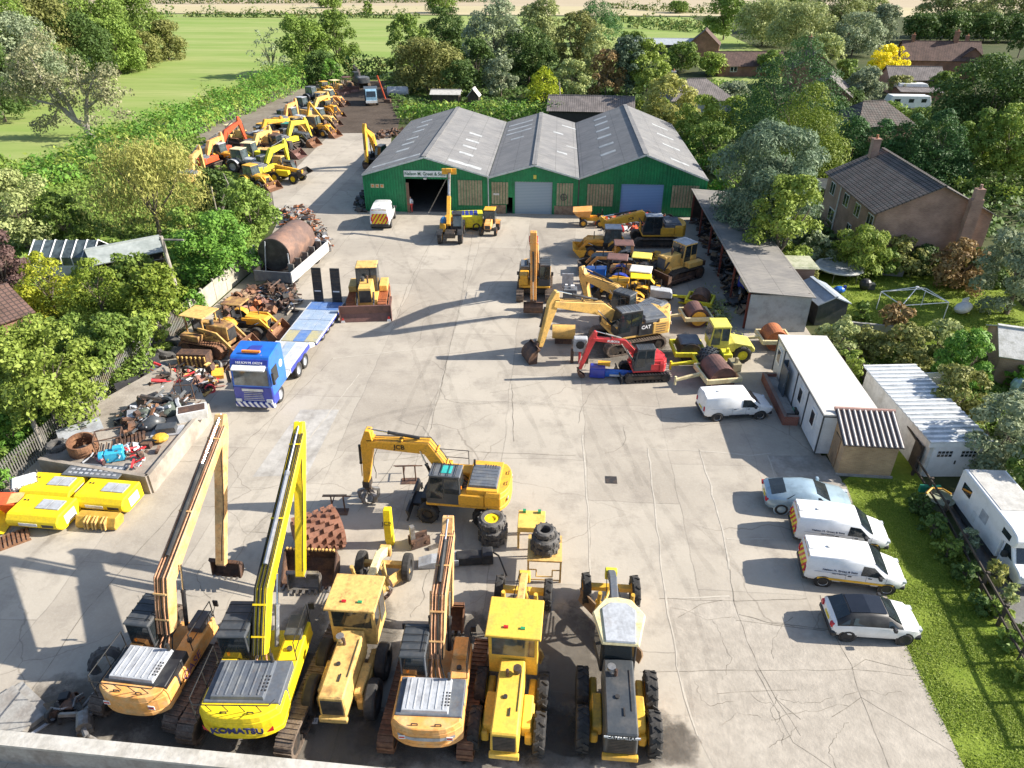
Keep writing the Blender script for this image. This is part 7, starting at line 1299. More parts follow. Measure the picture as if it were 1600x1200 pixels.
# far left row
LG_ = 'machines in the long row beside the pasture hedge'
def lrow(label, foot, buck, P, fix, back=.3, zf=2.0): return ex_at(label, foot, zf, buck, .5, None, dict(P, lod=1), back=back, group=LG_, fix=fix)
A_ = [(.3, 1.6), (1.3, 2.9), (3.8, 3.2), (4.0, .9)]; B_ = [(.3, 1.6), (1.2, 3.2), (3.9, 3.0), (4.6, .8)]
telehandler('yellow telehandler with its bucket out, nearest the camera in the far left row', G(452, 283), head(G(440, 281), G(490, 286)), dict(s=0.96, pts=((-1.6, 1.75), (2.2, 1.35), None), bucket=DSTEEL, bt=R(-20), hood=BRY, group=LG_, rim=BRY))
tractor('orange loader with a rust bucket half hidden by the tree in the far left row', G(402, 292), R(-25), dict(s=0.95, body=YEL, loader=1, bucket=RUST, cabm=CABG, group=LG_, name='loader'))
tractor('white backhoe loader with pale roof in the far left row', G(385, 268), R(-12), dict(s=1.07, body=LGREY, hood=LGREY, roof=CREAM, loader=1, bucket=LGREY, lm=LGREY, group=LG_, cabm=CABG, name='backhoe_loader'))
tractor('dark loader with a lime yellow bonnet in the far left row', G(400, 256), R(-8), dict(s=1.03, body=LEMON, hood=LEMON, roof=CREAM, cabm=CABG, group=LG_, name='loader'))
lrow('orange excavator with a pale arm behind the willow in the far left row', (322, 238), (370, 240), dict(s=0.86, body=REDO, boom=ORG, arm=PALEORG, cab=CABG), A_)
lrow('red excavator with a raised red arm in the far left row', (345, 222), (385, 232), dict(s=0.86, body=REDO, boom=REDO, cab=CABG), [(.3, 1.6), (1.3, 3.1), (3.6, 4.2), (4.3, 1.0)])
lrow('pale yellow digger arm showing behind the willow in the far left row', (298, 262), (330, 262), dict(s=0.86, body=OLDY, boom=OLDY, cab=CABG), A_)
lrow('lime yellow excavator with a dark cab in the middle of the far left row', (415, 250), (462, 256), dict(s=.82, body=LEMON, boom=LEMON, cab=CABG, bucket=(.9, 1.2, R(-20), RUST)), A_)
lrow('yellow excavator with a hooked boom high in the far left row', (408, 205), (455, 214), dict(s=0.86, body=YEL, boom=YEL, cab=CABG), B_)
lrow('lemon excavator with its arm bent down, near the middle of the far left row', (450, 208), (495, 214), dict(s=0.86, body=LEMON, boom=mat('boom_lemon', (.75, .55, .05), .5), cab=CABG), B_)
lrow('orange yellow excavator farthest back by the pasture hedge', (445, 178), (480, 182), dict(s=0.86, body=YEL, boom=ORG, cab=CABG), A_)
tractor('yellow backhoe loader with its digger arm raised tall in the far left row', G(498, 212), R(-15), dict(s=1.07, body=YEL, roof=OLDY, cabm=CABG, loader=1, bucket=RUST, group=LG_, name='backhoe_loader', hoe=((-1.9, 1.4), (-.9, 4.8), (1.2, 2.4), 0)))
tractor('dark loading shovel with a green roof and rust bucket in the far left row', G(462, 226), R(-14), dict(s=1.12, body=CABG, cabm=CABG, roof=mat('green_roof', (.06, .3, .2), .4), loader=1, bucket=RUST, group=LG_, name='loading_shovel', cat='loader'))
dozer('rusty yellow loader shovel with its bucket toward the concrete in the far left row', G(440, 244), R(-12), dict(s=0.99, body=DRUST, cabm=CABG, loader=1, bucket=BROWN, name='crawler_loader', cat='loader', group=LG_, track=DTRACK))
dozer('cream bulldozer with a canopy against the pasture hedge', G(372, 224), R(-20), dict(s=0.95, body=OLDY, canopy=1, roof=CREAM, group=LG_)); dozer('small tan crawler parked far down the left row', G(415, 232), R(-18), dict(s=0.86, body=OLDY, canopy=1, roof=LGREY, group=LG_))
tractor('dark grey tractor near the far end of the left row', G(478, 178), R(-20), dict(s=1.03, body=CABG, cabm=CABG, roof=LGREY, group=LG_)); tractor('grey cabbed loader beside the tall backhoe arm', G(462, 196), R(-18), dict(s=1.03, body=LGREY, cabm=CABG, roof=LGREY, group=LG_, loader=1)); dozer('cream roofed roller like crawler at the far end of the left row', G(527, 146), R(-40), dict(s=0.90, body=OLDY, canopy=1, roof=CREAM, group=LG_)); dozer('brown crawler farthest along the left row', G(544, 142), R(-60), dict(s=0.95, body=WOOD, canopy=1, roof=BROWN, group=LG_))
dozer('tan tracked shovel in front of the hedge before the far dozers', G(508, 168), R(-20), dict(s=0.95, body=OLDY, canopy=1, roof=OLDY, loader=1, bucket=DRUST, group=LG_)); tractor('tarpaulin grey loader by the hedge at the far end of the row', G(492, 160), R(-20), dict(s=1.03, body=HOODG, cabm=HOODG, roof=HOODG, group=LG_))
for i_, (x, y, k_, l_) in enumerate([(428, 266, 'd', 'tan crawler shovel squeezed between the dark loader and the lime excavator'), (352, 256, 't', 'grey tractor with a pale roof just behind the willow'), (420, 222, 't', 'yellow loader hidden between the hooked booms'), (470, 212, 'd', 'rust brown crawler before the lemon excavator'), (505, 196, 't', 'yellow loader beside the tall backhoe arm'), (515, 182, 'd', 'ochre crawler shovel toward the far end of the row'), (520, 164, 't', 'old yellow tractor where the concrete meets the earth track'), (490, 180, 'e', 'dull orange digger between the grey tractor and the hedge'), (395, 240, 'e', 'ochre digger behind the white backhoe loader'), (510, 150, 'd', 'tan bulldozer near the slim clipped column tree')]):
    bm_c = [OLDY, YEL, ORG, CATY][i_ % 4]
    if k_ == 'd': dozer(l_, G(x, y), R(-15 - 3 * i_), dict(s=.92, body=bm_c, loader=i_ % 2, cabm=CABG, group=LG_, bucket=DRUST))
    elif k_ == 't': tractor(l_, G(x, y), R(-18), dict(s=.98, body=bm_c, cabm=CABG, roof=[CREAM, LGREY, YEL][i_ % 3], loader=1, group=LG_, bucket=DRUST))
    else: lrow(l_, (x, y - 14), (x + 42, y - 8), dict(s=.85, body=bm_c, boom=bm_c, cab=CABG), A_)
# things at the end of the earth track
dt = thing('dump_truck', 'pale blue fronted dump truck standing on the earth track', 'dump truck', G(581, 162), head(G(581, 158), G(582, 166))); q = MB(); q.prism([(.6, .8), (2.6, .8), (2.6, 1.5), (2.2, 2.6), (.6, 2.7)], -1.0, 1.0); cbx = q.build('cab', mat('pale_blue_cab', (.25, .42, .55), .4), dt, bevel=.05); MB().quad((2.61, -.85, 1.6), (2.61, .85, 1.6), (2.25, .8, 2.5), (2.25, -.8, 2.5)).build('windscreen', GLASS, cbx); MB().box((-1.4, 0, 1.8), (3.6, 2.3, 1.6), (1.1, 1.1)).build('tipper_body', CABG, dt); MB().box((2.65, 0, .75), (.2, 2.1, .4)).build('bumper', DIRTW, dt)
for x in (-2.3, 1.6):
    for sg in (-1, 1): wheel(dt, (x, sg * 1.0, .6), .6, .45, DSTEEL)
p = G(556, 135); lrow('dark excavator in the shade at the very end of the earth track', (562, 120), (545, 124), dict(s=1.0, body=CABG, boom=DSTEEL, cab=CABG), A_)
p = G(604, 160); dr = thing('red_drill_mast', 'long red mast leaning up beside the dump truck', 'mast', p); MB().tube([(0, 0, 0), (-1.6, 1.0, 4.6)], .16, 4).build('mast', REDO, dr); MB().box((.2, 0, .3), (1.2, 1.2, .6)).build('base', DRUST, dr)
p = G(622, 152); tk = thing('tank', 'grey cylindrical tank lying beside the earth track', 'tank', p); q = MB(); q.cyl((-2, 0, 1), (2, .5, 1), .95, n=18); q.build('shell', LGREY, tk); MB().box((0, .2, .2), (3, 1.2, .4)).build('cradle', DSTEEL, tk)
# ------------------------------------------------------------------ road vehicles
def car(name, label, cat, o, a, stn, P, group=None):
    """body lofted from stations (x, z bottom, half width at sill, half width at waist, z waist, half width at roof, z roof)"""
    g = lambda k, d=None: P.get(k, d); t = thing(name, label, cat, o, a, group); m = g('m', WHITE); gm = g('green', m); rings = []
    for (x, zb, ws, ww, zw, wt, zt) in stn:
        half = [(ws * .9, zb), (ws, zb + .12), (ww, zb + (zw - zb) * .55), (ww * .985, zw), (wt + (ww - wt) * .15, zw + (zt - zw) * .82), (wt * .9, zt - .01), (wt * .45, zt + .012)]
        rings.append([(x, -y, z) for y, z in half] + [(x, y, z) for y, z in half[::-1]])
    mb = MB(); n = 14; vs = [p for r in rings for p in r]; mb.v = list(vs)
    for k in range(len(rings) - 1):
        for i in range(n):
            j = (i + 1) % n; mb.f.append((k * n + i, k * n + j, (k + 1) * n + j, (k + 1) * n + i)); rs, rf = g('roofk', (1, 2)); top = 1 if (i in (3, 4, 5, 6, 7, 8, 9) and rs <= k < rf) else 2 if i in (13, 0, 12) and g('skirt') else 0; mb.mi.append(top)
    for e in (0, len(rings) - 1): mb.f.append(tuple(e * n + i for i in range(n))); mb.mi.append(0)
    b = mb.build('body', [m, gm, BLACK], t, smooth=True)
    def seg(k, u, side, f, lift=.012):
        "point on the flank between waist and roof edge at station fraction"
        A = rings[int(k)]; B = rings[min(int(k) + 1, len(rings) - 1)]; w = k - int(k); i0, i1 = (3, 4) if side < 0 else (10, 9)
        p = Vector(A[i0]).lerp(Vector(B[i0]), w); q = Vector(A[i1]).lerp(Vector(B[i1]), w); r = p.lerp(q, f); return (r.x, r.y + side * lift, r.z + .004)
    for (k0, k1, f0, f1, k2, k3) in g('win', []):
        for sd in (-1, 1): MB().quad(seg(k0, 0, sd, f0), seg(k1, 0, sd, f0), seg(k3, 0, sd, f1), seg(k2, 0, sd, f1)).build('side_window', g('glass', GLASS), t)
    for nm, (ka, kb, wa, wb) in g('screens', {}).items():
        A, B = rings[ka], rings[kb]; dx = 1 if B[0][0] > A[0][0] else -1
        za, zb_ = A[5][2], B[5][2]; xa, xb = A[5][0], B[5][0]; ya, yb = A[4][1] * -1 * wa, B[4][1] * -1 * wb
        L = Vector((xb - xa, 0, zb_ - za)); nn = Vector((-L.z, 0, L.x)).normalized(); nn = nn if nn.z > 0 else -nn; p = Vector((xa, 0, za)) + L * .06 + nn * .03; q = Vector((xb, 0, zb_)) - L * .05 + nn * .03
        MB().add([(p.x, -ya, p.z - .01), (p.x, 0, p.z + .012), (p.x, ya, p.z - .01), (q.x, yb, q.z - .01), (q.x, 0, q.z + .02), (q.x, -yb, q.z - .01)], [(0, 1, 4, 5), (1, 2, 3, 4)]).build(nm, GLASS, t)
    r = g('r', .32)
    for x in g('wx'):
        for sd in (-1, 1):
            y = sd * g('wy', .80); MB().cyl((x, y + sd * .02, r), (x, y + sd * .085, r), r * 1.2, n=20).build('wheel_arch', g('arch', BLACK), t)
            w = wheel(t, (x, y + sd * .02, r), r, .20, g('rim', ALU), name='wheel', rw=.66)
    xr, xf = stn[0][0], stn[-1][0]; wl = g('lw', .7)
    for sd in (-1, 1):
        for (nm, mm, c, d) in [('tail_lamp', REDL, (xr + .03, sd * wl, g('tz', .95)), g('td', (.16, .14, .34))), ('headlamp', CLEARL, (xf - .16, sd * wl * .92, g('hz', .72)), (.34, .24, .16))]: MB().box(c, d).build(nm, mm, t, bevel=.02)
        MB().box((g('mx', .9), sd * (g('wy', .8) + .22), g('mz', 1.05)), (.14, .2, .16)).build('mirror', g('mm', BLACK), t, bevel=.02)
    MB().box((xr - .01, 0, g('pz', .6)), (.03, .5, .12)).build('number_plate', PLATEY, t)
    if g('bumpers'):
        MB().box((xr + .08, 0, .42), (.26, 1.72, .24)).build('rear_bumper', BLACK, t, bevel=.05); MB().box((xf - .12, 0, .40), (.3, 1.6, .24)).build('front_bumper', BLACK, t, bevel=.05)
    return t
VAN = [(-2.2, .3, .80, .86, .98, .74, 1.60), (-2.12, .28, .84, .91, 1.0, .78, 1.80), (-.6, .26, .85, .92, 1.02, .80, 1.84), (.62, .26, .85, .92, 1.02, .77, 1.80), (1.38, .26, .85, .92, .98, .80, 1.13), (1.95, .28, .82, .86, .86, .70, .97), (2.2, .32, .66, .70, .66, .55, .78)]
VP_ = dict(win=[(2.62, 3.8, .04, .88, 2.66, 3.08)], screens={'windscreen': (3, 4, .90, .95)}, wx=(-1.35, 1.42), wy=.84, r=.33, skirt=1, bumpers=1, mx=.95, mz=1.12, lw=.72, tz=.95, pz=.72, hz=.78, roofk=(0, 3))
def vanx(label, o, a, chev=True, stripe=None, txt=None, scale=None, beacon=False):
    t = car('van', label, 'van', o, a, VAN, VP_, 'white vans of the yard'); t.scale = (.94, .92, .86)
    if chev:
        mb = MB(); mb.quad((-2.215, -.74, .55), (-2.215, .74, .55), (-2.20, .70, 1.15), (-2.20, -.70, 1.15)); mb.quad((-2.222, -.70, 1.15), (-2.222, .70, 1.15), (-2.17, .66, 1.72), (-2.17, -.66, 1.72)); mb.build('chevron_panel', CHEV, t, fix=False)
    for sd in (-1, 1):
        if stripe: MB().box((.0, sd * .925, .60), (3.3, .014, .13)).build('stripe', stripe, t)
        MB().box((.03, sd * .915, .42), (1.3, .03, .1)).build('rubbing_strip', BLACK, t, bevel=.01)
        if txt: text(txt, .15, mat('slate_lettering', (.06, .08, .14), .5), t, (-.75, sd * .9, 1.16), (R(80), 0, 0 if sd < 0 else R(180)), 'lettering', ext=.012); text(txt, .06, mat('slate_lettering', (.06, .08, .14), .5), t, (-.75, sd * .918, .97), (R(86), 0, 0 if sd < 0 else R(180)), 'lettering', ext=.012)
    MB().box((-2.0, 0, 1.84), (.2, .5, .03)).build('roof_spoiler', WHITE, t); MB().cyl((1.4 - 2.6, 0, 1.85), (1.4 - 2.6, 0, 1.9), .08, n=10).build('roof_vent', DIRTW, t)
    MB().box((1.95, 0, .62), (.5, .9, .12)).build('grille', BLACK, t)
    for sd in (-1, 1):
        q = MB()
        for x in (-.45, .42, 1.28): q.box((x, sd * .922, .78), (.014, .012, .62))
        q.box((-.9, sd * .922, 1.02), (1.9, .012, .014)); q.build('door_seam', LGREY, t)
        for x in (.5, -.38): MB().box((x + .08, sd * .93, .92), (.16, .03, .035)).build('door_handle', BLACK, t)
    return t
YSTR = mat('yellow_stripe', (.85, .50, .03), .4)
def two(p, q): return (G(*p) + G(*q)) / 2, head(G(*p), G(*q))
vanx('white van with chevrons and a yellow stripe, next to the black roofed hatchback', Vector((13.48, 23.5, 0)), R(-6.5), stripe=YSTR, txt='Nelson M. Green & Sons')
o, a = two((1235, 815), (1372, 838)); vanx('white chevron backed van beside the light blue coupe', Vector((o.x - .1, o.y - .6, 0)), R(-6.5), stripe=YSTR, txt='Nelson M. Green & Sons')
o, a = two((1092, 640), (1198, 650)); vanx('plain white panel van parked by the brown roller drum', o, head(G(1095, 655), G(1195, 652)) + R(2), chev=False)
o = G(600, 348); t_ = vanx('white van facing the warehouse doorway with chevrons on its lower back doors', o, R(94), chev=True); t_.scale = (1.1, 1.08, 1.22)
HAT = [(-1.92, .35, .70, .76, .75, .62, .88), (-1.78, .25, .80, .85, .90, .66, 1.02), (-1.22, .24, .84, .86, .94, .60, 1.36), (-.4, .22, .84, .86, .95, .61, 1.42), (.35, .22, .84, .86, .94, .58, 1.37), (1.02, .22, .84, .86, .90, .70, .98), (1.62, .24, .80, .82, .80, .62, .88), (1.92, .3, .62, .66, .62, .5, .70)]
o, a = Vector((13.3, 20.65, 0)), R(-2); mini = car('hatchback', 'white hatchback with a black roof, nearest the camera of the parked cars', 'car', o, a + R(1), HAT, dict(m=WHITE, green=BLACK, roofk=(1, 5), win=[(2.1, 4.75, .12, .84, 2.2, 4.25), (1.2, 1.9, .2, .7, 1.5, 1.95)], screens={'windscreen': (4, 5, .9, .92), 'rear_window': (2, 1, .9, .9)}, wx=(-1.22, 1.22), wy=.76, r=.32, rim=BLACK, skirt=1, bumpers=1, mx=.6, mz=.98, tz=.78, td=(.2, .2, .22), pz=.7, hz=.72, lw=.62, mm=BLACK)); mini.scale = (.90, .93, .98)
MB().add([(-1.2, -.5, 1.385), (-1.2, .5, 1.385), (.33, .5, 1.395), (.33, -.5, 1.395), (-.4, -.52, 1.445), (-.4, .52, 1.445)], [(0, 4, 5, 1), (4, 3, 2, 5)]).build('roof', mat('gloss_black_roof', (.012, .014, .02), .15, coat=.5, var=0), mini, fix=True)
COUPE = [(-2.02, .35, .70, .78, .72, .62, .86), (-1.85, .26, .82, .87, .86, .68, .98), (-1.1, .22, .86, .9, .92, .58, 1.20), (-.3, .2, .86, .9, .92, .58, 1.34), (.22, .2, .86, .9, .92, .57, 1.30), (.95, .2, .86, .9, .88, .72, .95), (1.65, .22, .82, .86, .78, .64, .84), (2.02, .3, .64, .7, .6, .5, .66)]
o, a = two((1195, 785), (1318, 795)); car('coupe', 'light blue metallic coupe parked beside the brick kiosk', 'car', o, a - R(2), COUPE, dict(m=CARBLUE, win=[(1.9, 4.7, .2, .85, 2.4, 4.3)], screens={'windscreen': (4, 5, .88, .9), 'rear_window': (2, 1, .9, .86)}, wx=(-1.28, 1.25), wy=.8, r=.32, rim=CABG, arch=CARBLUE, mm=CARBLUE, mx=.62, mz=.98, tz=.74, td=(.2, .24, .16), pz=.62, hz=.66, lw=.66, roofk=(9, 9)))
# motorhome and caravan
p, q = G(1482, 790), G(1558, 897); a = head(p, q); o = p + Vector((math.cos(a), math.sin(a), 0)) * 2.95 + Vector((-math.sin(a), math.cos(a), 0)) * .96; mo = thing('motorhome', 'white coachbuilt motorhome on the drive at the right edge', 'motorhome', o, a); mo.scale = (.82, .86, .84)
MB().prism([(-3.6, .55), (1.3, .55), (1.3, 1.75), (2.25, 2.05), (2.35, 2.5), (2.1, 2.75), (1.5, 2.85), (-3.45, 2.85), (-3.6, 2.7)], -1.12, 1.12).build('body', WHITE, mo, bevel=.05); MB().prism([(1.3, .4), (3.3, .4), (3.35, .95), (3.05, 1.15), (2.55, 1.25), (1.95, 1.98), (1.3, 1.98)], -.98, .98).build('cab', WHITE, mo, bevel=.05)
MB().quad((2.56, -.85, 1.28), (2.56, .85, 1.28), (2.0, .8, 1.95), (2.0, -.8, 1.95)).build('windscreen', GLASS, mo); MB().box((-1.6, 0, 2.86), (3.6, 1.9, .04)).build('roof_panel', mat('grubby_roof', (.5, .49, .46), .7, col2=(.36, .35, .33), lo=.4, hi=.7), mo)
for sd in (-1, 1):
    MB().add([(1.5, sd * .99, 1.25), (2.35, sd * .99, 1.25), (1.9, sd * .985, 1.85), (1.5, sd * .985, 1.85)], [(0, 1, 2, 3)]).build('cab_window', GLASS, mo)
    for x, zz, w_, h_ in ((-2.6, 1.95, .9, .55), (-.55, 1.75, .7, .62), (1.45, 2.3, .75, .35)): MB().box((x, sd * 1.125, zz), (w_, .02, h_)).build('side_window', GLASS if x != -.55 else LGREY, mo)
    MB().box((-1.3, sd * 1.125, 1.15), (.4, .02, .6)).build('locker_door', DIRTW, mo); MB().box((-1.2, sd * 1.1, .42), (4.6, .06, .3)).build('skirt', BLUEP if False else CABG, mo); MB().box((1.9, sd * 1.15, 1.35), (.2, .25, .3)).build('mirror', BLACK, mo); MB().box((3.2, sd * .68, .95), (.3, .4, .2)).build('headlamp', CLEARL, mo)
    for x in (-2.0, 2.3): wheel(mo, (x, sd * .95, .36), .36, .24, LGREY)
MB().box((3.3, 0, .48), (.3, 2.0, .28)).build('front_bumper', CABG, mo, bevel=.05)
def caravan(label, p, rz, s=1.0):
    t = thing('caravan', label, 'caravan', p, rz); MB().prism([(-3 * s, .5), (3 * s, .5), (3.1 * s, 1.2), (2.7 * s, 2.5), (-2.7 * s, 2.6), (-3.1 * s, 1.4)], -1.1, 1.1).build('body', WHITE, t, bevel=.06)
    for x, w_ in ((-1.9, 1.1), (.1, .9), (1.9, .9)): MB().box((x * s, -1.115, 1.75), (w_, .03, .6)).build('side_window', GLASS, t)
    MB().box((2.92 * s, 0, 1.8), (.1, 1.7, .6)).build('front_window', GLASS, t)
    for sd in (-1, 1): wheel(t, (0, sd * 1.0, .33), .33, .2, LGREY)
    MB().tube([(3 * s, 0, .5), (4.2 * s, 0, .45)], .06).build('tow_bar', DSTEEL, t)
    return t
caravan('white touring caravan parked among the far gardens on the right', G(1414, 172), R(4), 1.25); p = G(1420, 152); t = thing('camper', 'white camper partly hidden behind the touring caravan', 'camper', p, R(3)); MB().prism([(-3, .5), (3.2, .5), (3.2, 1.3), (2.4, 2.6), (-3, 2.7)], -1.1, 1.1).build('body', WHITE, t, bevel=.05); MB().box((-.5, -1.12, 1.8), (3, .03, .6)).build('side_window', GLASS, t)
for x in (-2, 2): wheel(t, (x, -1, .35), .35, .2, LGREY)
# ------------------------------------------------------------------ blue lorry and low loader
fr, rr_ = G(402, 640), G(511, 471, .9); a = head(rr_, fr); o = Vector((fr.x - math.cos(a) * 1.0, fr.y - math.sin(a) * 1.0, 0))
lo = thing('lorry', 'bright blue lorry tractor unit with a white visor facing the camera', 'lorry', o, a)
cb_ = MB().prism([(-1.25, .95), (.95, .95), (1.0, 1.6), (.86, 2.95), (.55, 3.45), (-1.0, 3.62), (-1.25, 3.5)], -1.22, 1.22).build('cab', BLUEP, lo, bevel=.06)
MB().prism([(.2, .35), (1.02, .35), (1.06, .8), (1.03, 1.62), (.9, 1.62), (.2, 1.2)], -1.2, 1.2).build('front_panel', DBLUE, cb_, bevel=.05); MB().quad((1.035, -1.05, 1.72), (1.035, 1.05, 1.72), (.9, 1.05, 2.72), (.9, -1.05, 2.72)).build('windscreen', PGLASS, cb_)
MB().prism([(.84, 2.92), (1.2, 2.78), (1.2, 2.86), (.84, 3.02)], -1.0, 1.0).build('sun_visor', WHITE, cb_); MB().prism([(.72, 3.03), (.88, 2.97), (.72, 3.28), (.62, 3.3)], -1.12, 1.12).build('name_board', DBLUE, cb_); text('NELSON M. GREEN', .19, WLET, cb_, (.835, 0, 3.14), (R(62), 0, R(90)), 'lettering', ext=.012); MB().box((-.1, .1, 3.62), (.7, .7, .03)).build('roof_hatch', DBLUE, cb_); MB().box((.28, 0, 3.62), (.16, 1.1, .12)).build('light_bar', AMBER, cb_)
q = MB()
for i in range(5): q.box((1.075, 0, .72 + .13 * i), (.02, 1.3 - .05 * i, .05))
q.build('grille_bars', LGREY, cb_); MB().box((1.07, 0, 1.42), (.03, 1.3, .17)).build('badge_panel', DIRTW, cb_); MB().box((1.02, 0, .42), (.25, 2.42, .36)).build('bumper', BWBAND, lo, bevel=.04)
for sd in (-1, 1): MB().box((1.03, sd * .95, .72), (.2, .35, .2)).build('headlamp', CLEARL, lo); MB().box((.95, sd * 1.38, 2.2), (.15, .14, .75)).build('mirror', BLACK, lo); MB().add([(-.1, sd * 1.232, 1.75), (.85, sd * 1.232, 1.75), (.72, sd * 1.232, 2.7), (-.1, sd * 1.232, 2.7)], [(0, 1, 2, 3)]).build('side_window', GLASS, cb_); MB().cyl((-.65, sd * 1.225, 2.4), (-.65, sd * 1.235, 2.4), .24, n=18).build('round_badge', DIRTW, cb_)
MB().box((-2.6, 0, .75), (4.6, .9, .3)).build('chassis', LGREY, lo); MB().box((-1.7, 0, 1.02), (.7, 2.2, .3)).build('step_deck', DIRTW, lo)
for x in (-.05, -3.1, -4.3):
    for sd in (-1, 1): wheel(lo, (x, sd * 1.02, .52), .52, .34 if x > -1 else .5, LGREY, rw=.6)
tr = thing('low_loader', 'low loader trailer with blue and white deck panels behind the blue lorry', 'trailer', o, a); LT = (fr - Vector((rr_.x, rr_.y, 0))).length - .8
DW = mat('worn_white_deck', (.60, .61, .62), .5, col2=(.42, .43, .44), lo=.4, hi=.7); DB = mat('worn_blue_deck', (.10, .20, .46), .5, col2=(.20, .28, .45), lo=.45, hi=.7); DY = mat('stained_timber_deck', (.42, .38, .22), .7, col2=(.32, .33, .3)); DP = mat('pale_blue_deck', (.30, .39, .52), .5, col2=(.40, .46, .55))
MB().prism([(-1.9, 1.22), (-5.6, 1.22), (-6.4, .78), (-6.4, .5), (-5.4, .85), (-1.9, .9)], -1.2, 1.2).build('gooseneck', DW, tr, bevel=.03); MB().box((-3.75, 0, 1.235), (3.4, .62, .03)).build('gooseneck_strip', DP, tr)
MB().box((-(6.4 + LT) / 2 - .1, 0, .62), (LT - 6.5, 2.5, .26)).build('deck_frame', DBLUE, tr)
x = -6.45; Ls = (LT - 6.5)
for nm, m_, u0, u1 in [('deck_panel', DY, 0, .26), ('deck_panel', DP, .26, .52), ('deck_panel', DP, .52, .78), ('deck_panel', DB, .78, 1.0)]:
    for yy, w_, mm in ((-.82, .8, m_), (0, .78, DB), (.82, .8, m_)): MB().box((x - Ls * (u0 + u1) / 2, yy, .775), (Ls * (u1 - u0) - .05, w_, .05)).build(nm, mm if not (m_ is DP and yy == 0) else DP, tr)
for sd in (-1, 1): MB().box((-(6.4 + LT) / 2, sd * 1.27, .74), (LT - 6.4, .07, .12)).build('side_rail', DW, tr); MB().box((-3.7, sd * 1.17, 1.06), (3.5, .08, .3)).build('gooseneck_side', DBLUE, tr)
for i in range(4):
    for sd in (-1, 1): wheel(tr, (-LT + 1.3 + 1.15 * i, sd * .98, .4), .4, .3, LGREY)
for sd in (-1, 1):
    q = MB(); q.box((0, 0, 1.35), (.12, .72, 2.7)); rp = q.build('loading_ramp', BLACK, tr); rp.location = (-LT - .05, sd * .72 , .72); rp.rotation_euler = (0, R(-6), 0); q = MB()
    for i in range(9): q.box((.075, 0, .25 + .28 * i), (.03, .66, .05))
    q.build('ramp_slat', DSTEEL, rp); MB().box((.07, 0, .9), (.02, .5, .1)).build('marker', CLEARL, rp)
# ------------------------------------------------------------------ scrap and clutter on the left
pl = thing('scrap_plinth', 'raised concrete plinth with retaining walls carrying scrap on the left', 'plinth'); PZ = .95
PCM = mat('dusty_plinth_concrete', (.36, .32, .27), .9, col2=(.24, .205, .17), scale=.5, bump=.3); A = [G(72, 742, 0), G(238, 770, 0), G(330, 655, 0), G(318, 628, 0), G(262, 590, 0), G(150, 655, 0)]
q = MB(); q.plan([(p.x, p.y) for p in A], 0, PZ); q.build('plinth', PCM, pl); 
for i, j in ((0, 1), (1, 2)): strip_wall(A[i], A[j], PZ + .16, .22, 'retaining_wall', PCM, pl)
def onp(px, py): return G(px, py, PZ)
SG = 'scrap pieces on the plinth'
def scrap(name, label, p, build, rz=0.0, cat=None, group=SG): t = thing(name, label, cat or name.replace('_', ' '), p, rz, group); build(t); return t
GRUB = mat('dusty_tyre_rubber', (.075, .072, .07), .9, col2=(.15, .14, .13), lo=.4, hi=.7, bump=.3)
def tyre_flat(t, r, w, rim=None):
    mb = MB(); mb.lathe([(r * .55, -w * .4), (r * .8, -w / 2), (r, -w * .3), (r, w * .3), (r * .8, w / 2), (r * .55, w * .4), (r * .52, 0), (r * .55, -w * .4)], 24, 'z')
    for i in range(22): aa = 2 * math.pi * i / 22; mb.M = Matrix.Translation((0, 0, 0)) @ Matrix.Rotation(aa, 4, 'Z') @ Matrix.Translation((r * .99, 0, (.2 if i % 2 else -.2) * w)); mb.box((0, 0, 0), (r * .1, r * .13, w * .5))
    o = mb.build('tyre', GRUB, t); o.location.z = w / 2; 
    if rim: q = MB(); q.lathe([(.02, .05), (r * .25, .05), (r * .3, .12), (r * .5, .12), (r * .56, .3 * w)], 20, 'z'); q.build('rim', rim, o)
    return o
scrap('tyre', 'loose black tyre lying on the plinth corner next to the rust rings', onp(90, 700), lambda t: tyre_flat(t, .52, .34))
def rings_(t):
    for k in range(3): q = MB(); q.lathe([(.66 - .03 * k, 0), (.72, 0), (.72 - .02 * k, .3), (.66 - .03 * k, .3), (.66 - .03 * k, 0)], 24, 'z'); o = q.build('ring', RUST, t); o.location = (.10 * k, -.12 * k, .3 * k); o.rotation_euler = (R(4 * k), R(3 * k), 0)
scrap('steel_rings', 'stack of three broad rusty steel rings on the plinth', onp(132, 705), rings_)
def frame_(w, l, h, m, bars=5):
    def f(t):
        q = MB(); q.tube([(-l / 2, -w / 2, 0), (-l / 2, -w / 2, h), (l / 2, -w / 2, h), (l / 2, -w / 2, 0)], .035, 5); q.tube([(-l / 2, w / 2, 0), (-l / 2, w / 2, h), (l / 2, w / 2, h), (l / 2, w / 2, 0)], .035, 5)
        for s_ in (-1, 1): q.tube([(s_ * l / 2, -w / 2, h), (s_ * l / 2, w / 2, h)], .035, 5)
        q.build('frame', m, t); q = MB()
        for i in range(bars): q.tube([(-l / 2 + l * (i + .5) / bars, -w / 2, .12), (-l / 2 + l * (i + .5) / bars, w / 2, .12)], .03, 5)
        q.build('grating', m, t)
    return f
scrap('cage_frame', 'rusty barred cage frame standing in the middle of the plinth', onp(175, 700), frame_(1.0, 1.3, .9, DRUST), R(25)); scrap('cage_frame', 'brown open tube frame near the white gear box on the plinth', onp(295, 620), frame_(1.0, 1.0, 1.1, DRUST, 3), R(10))
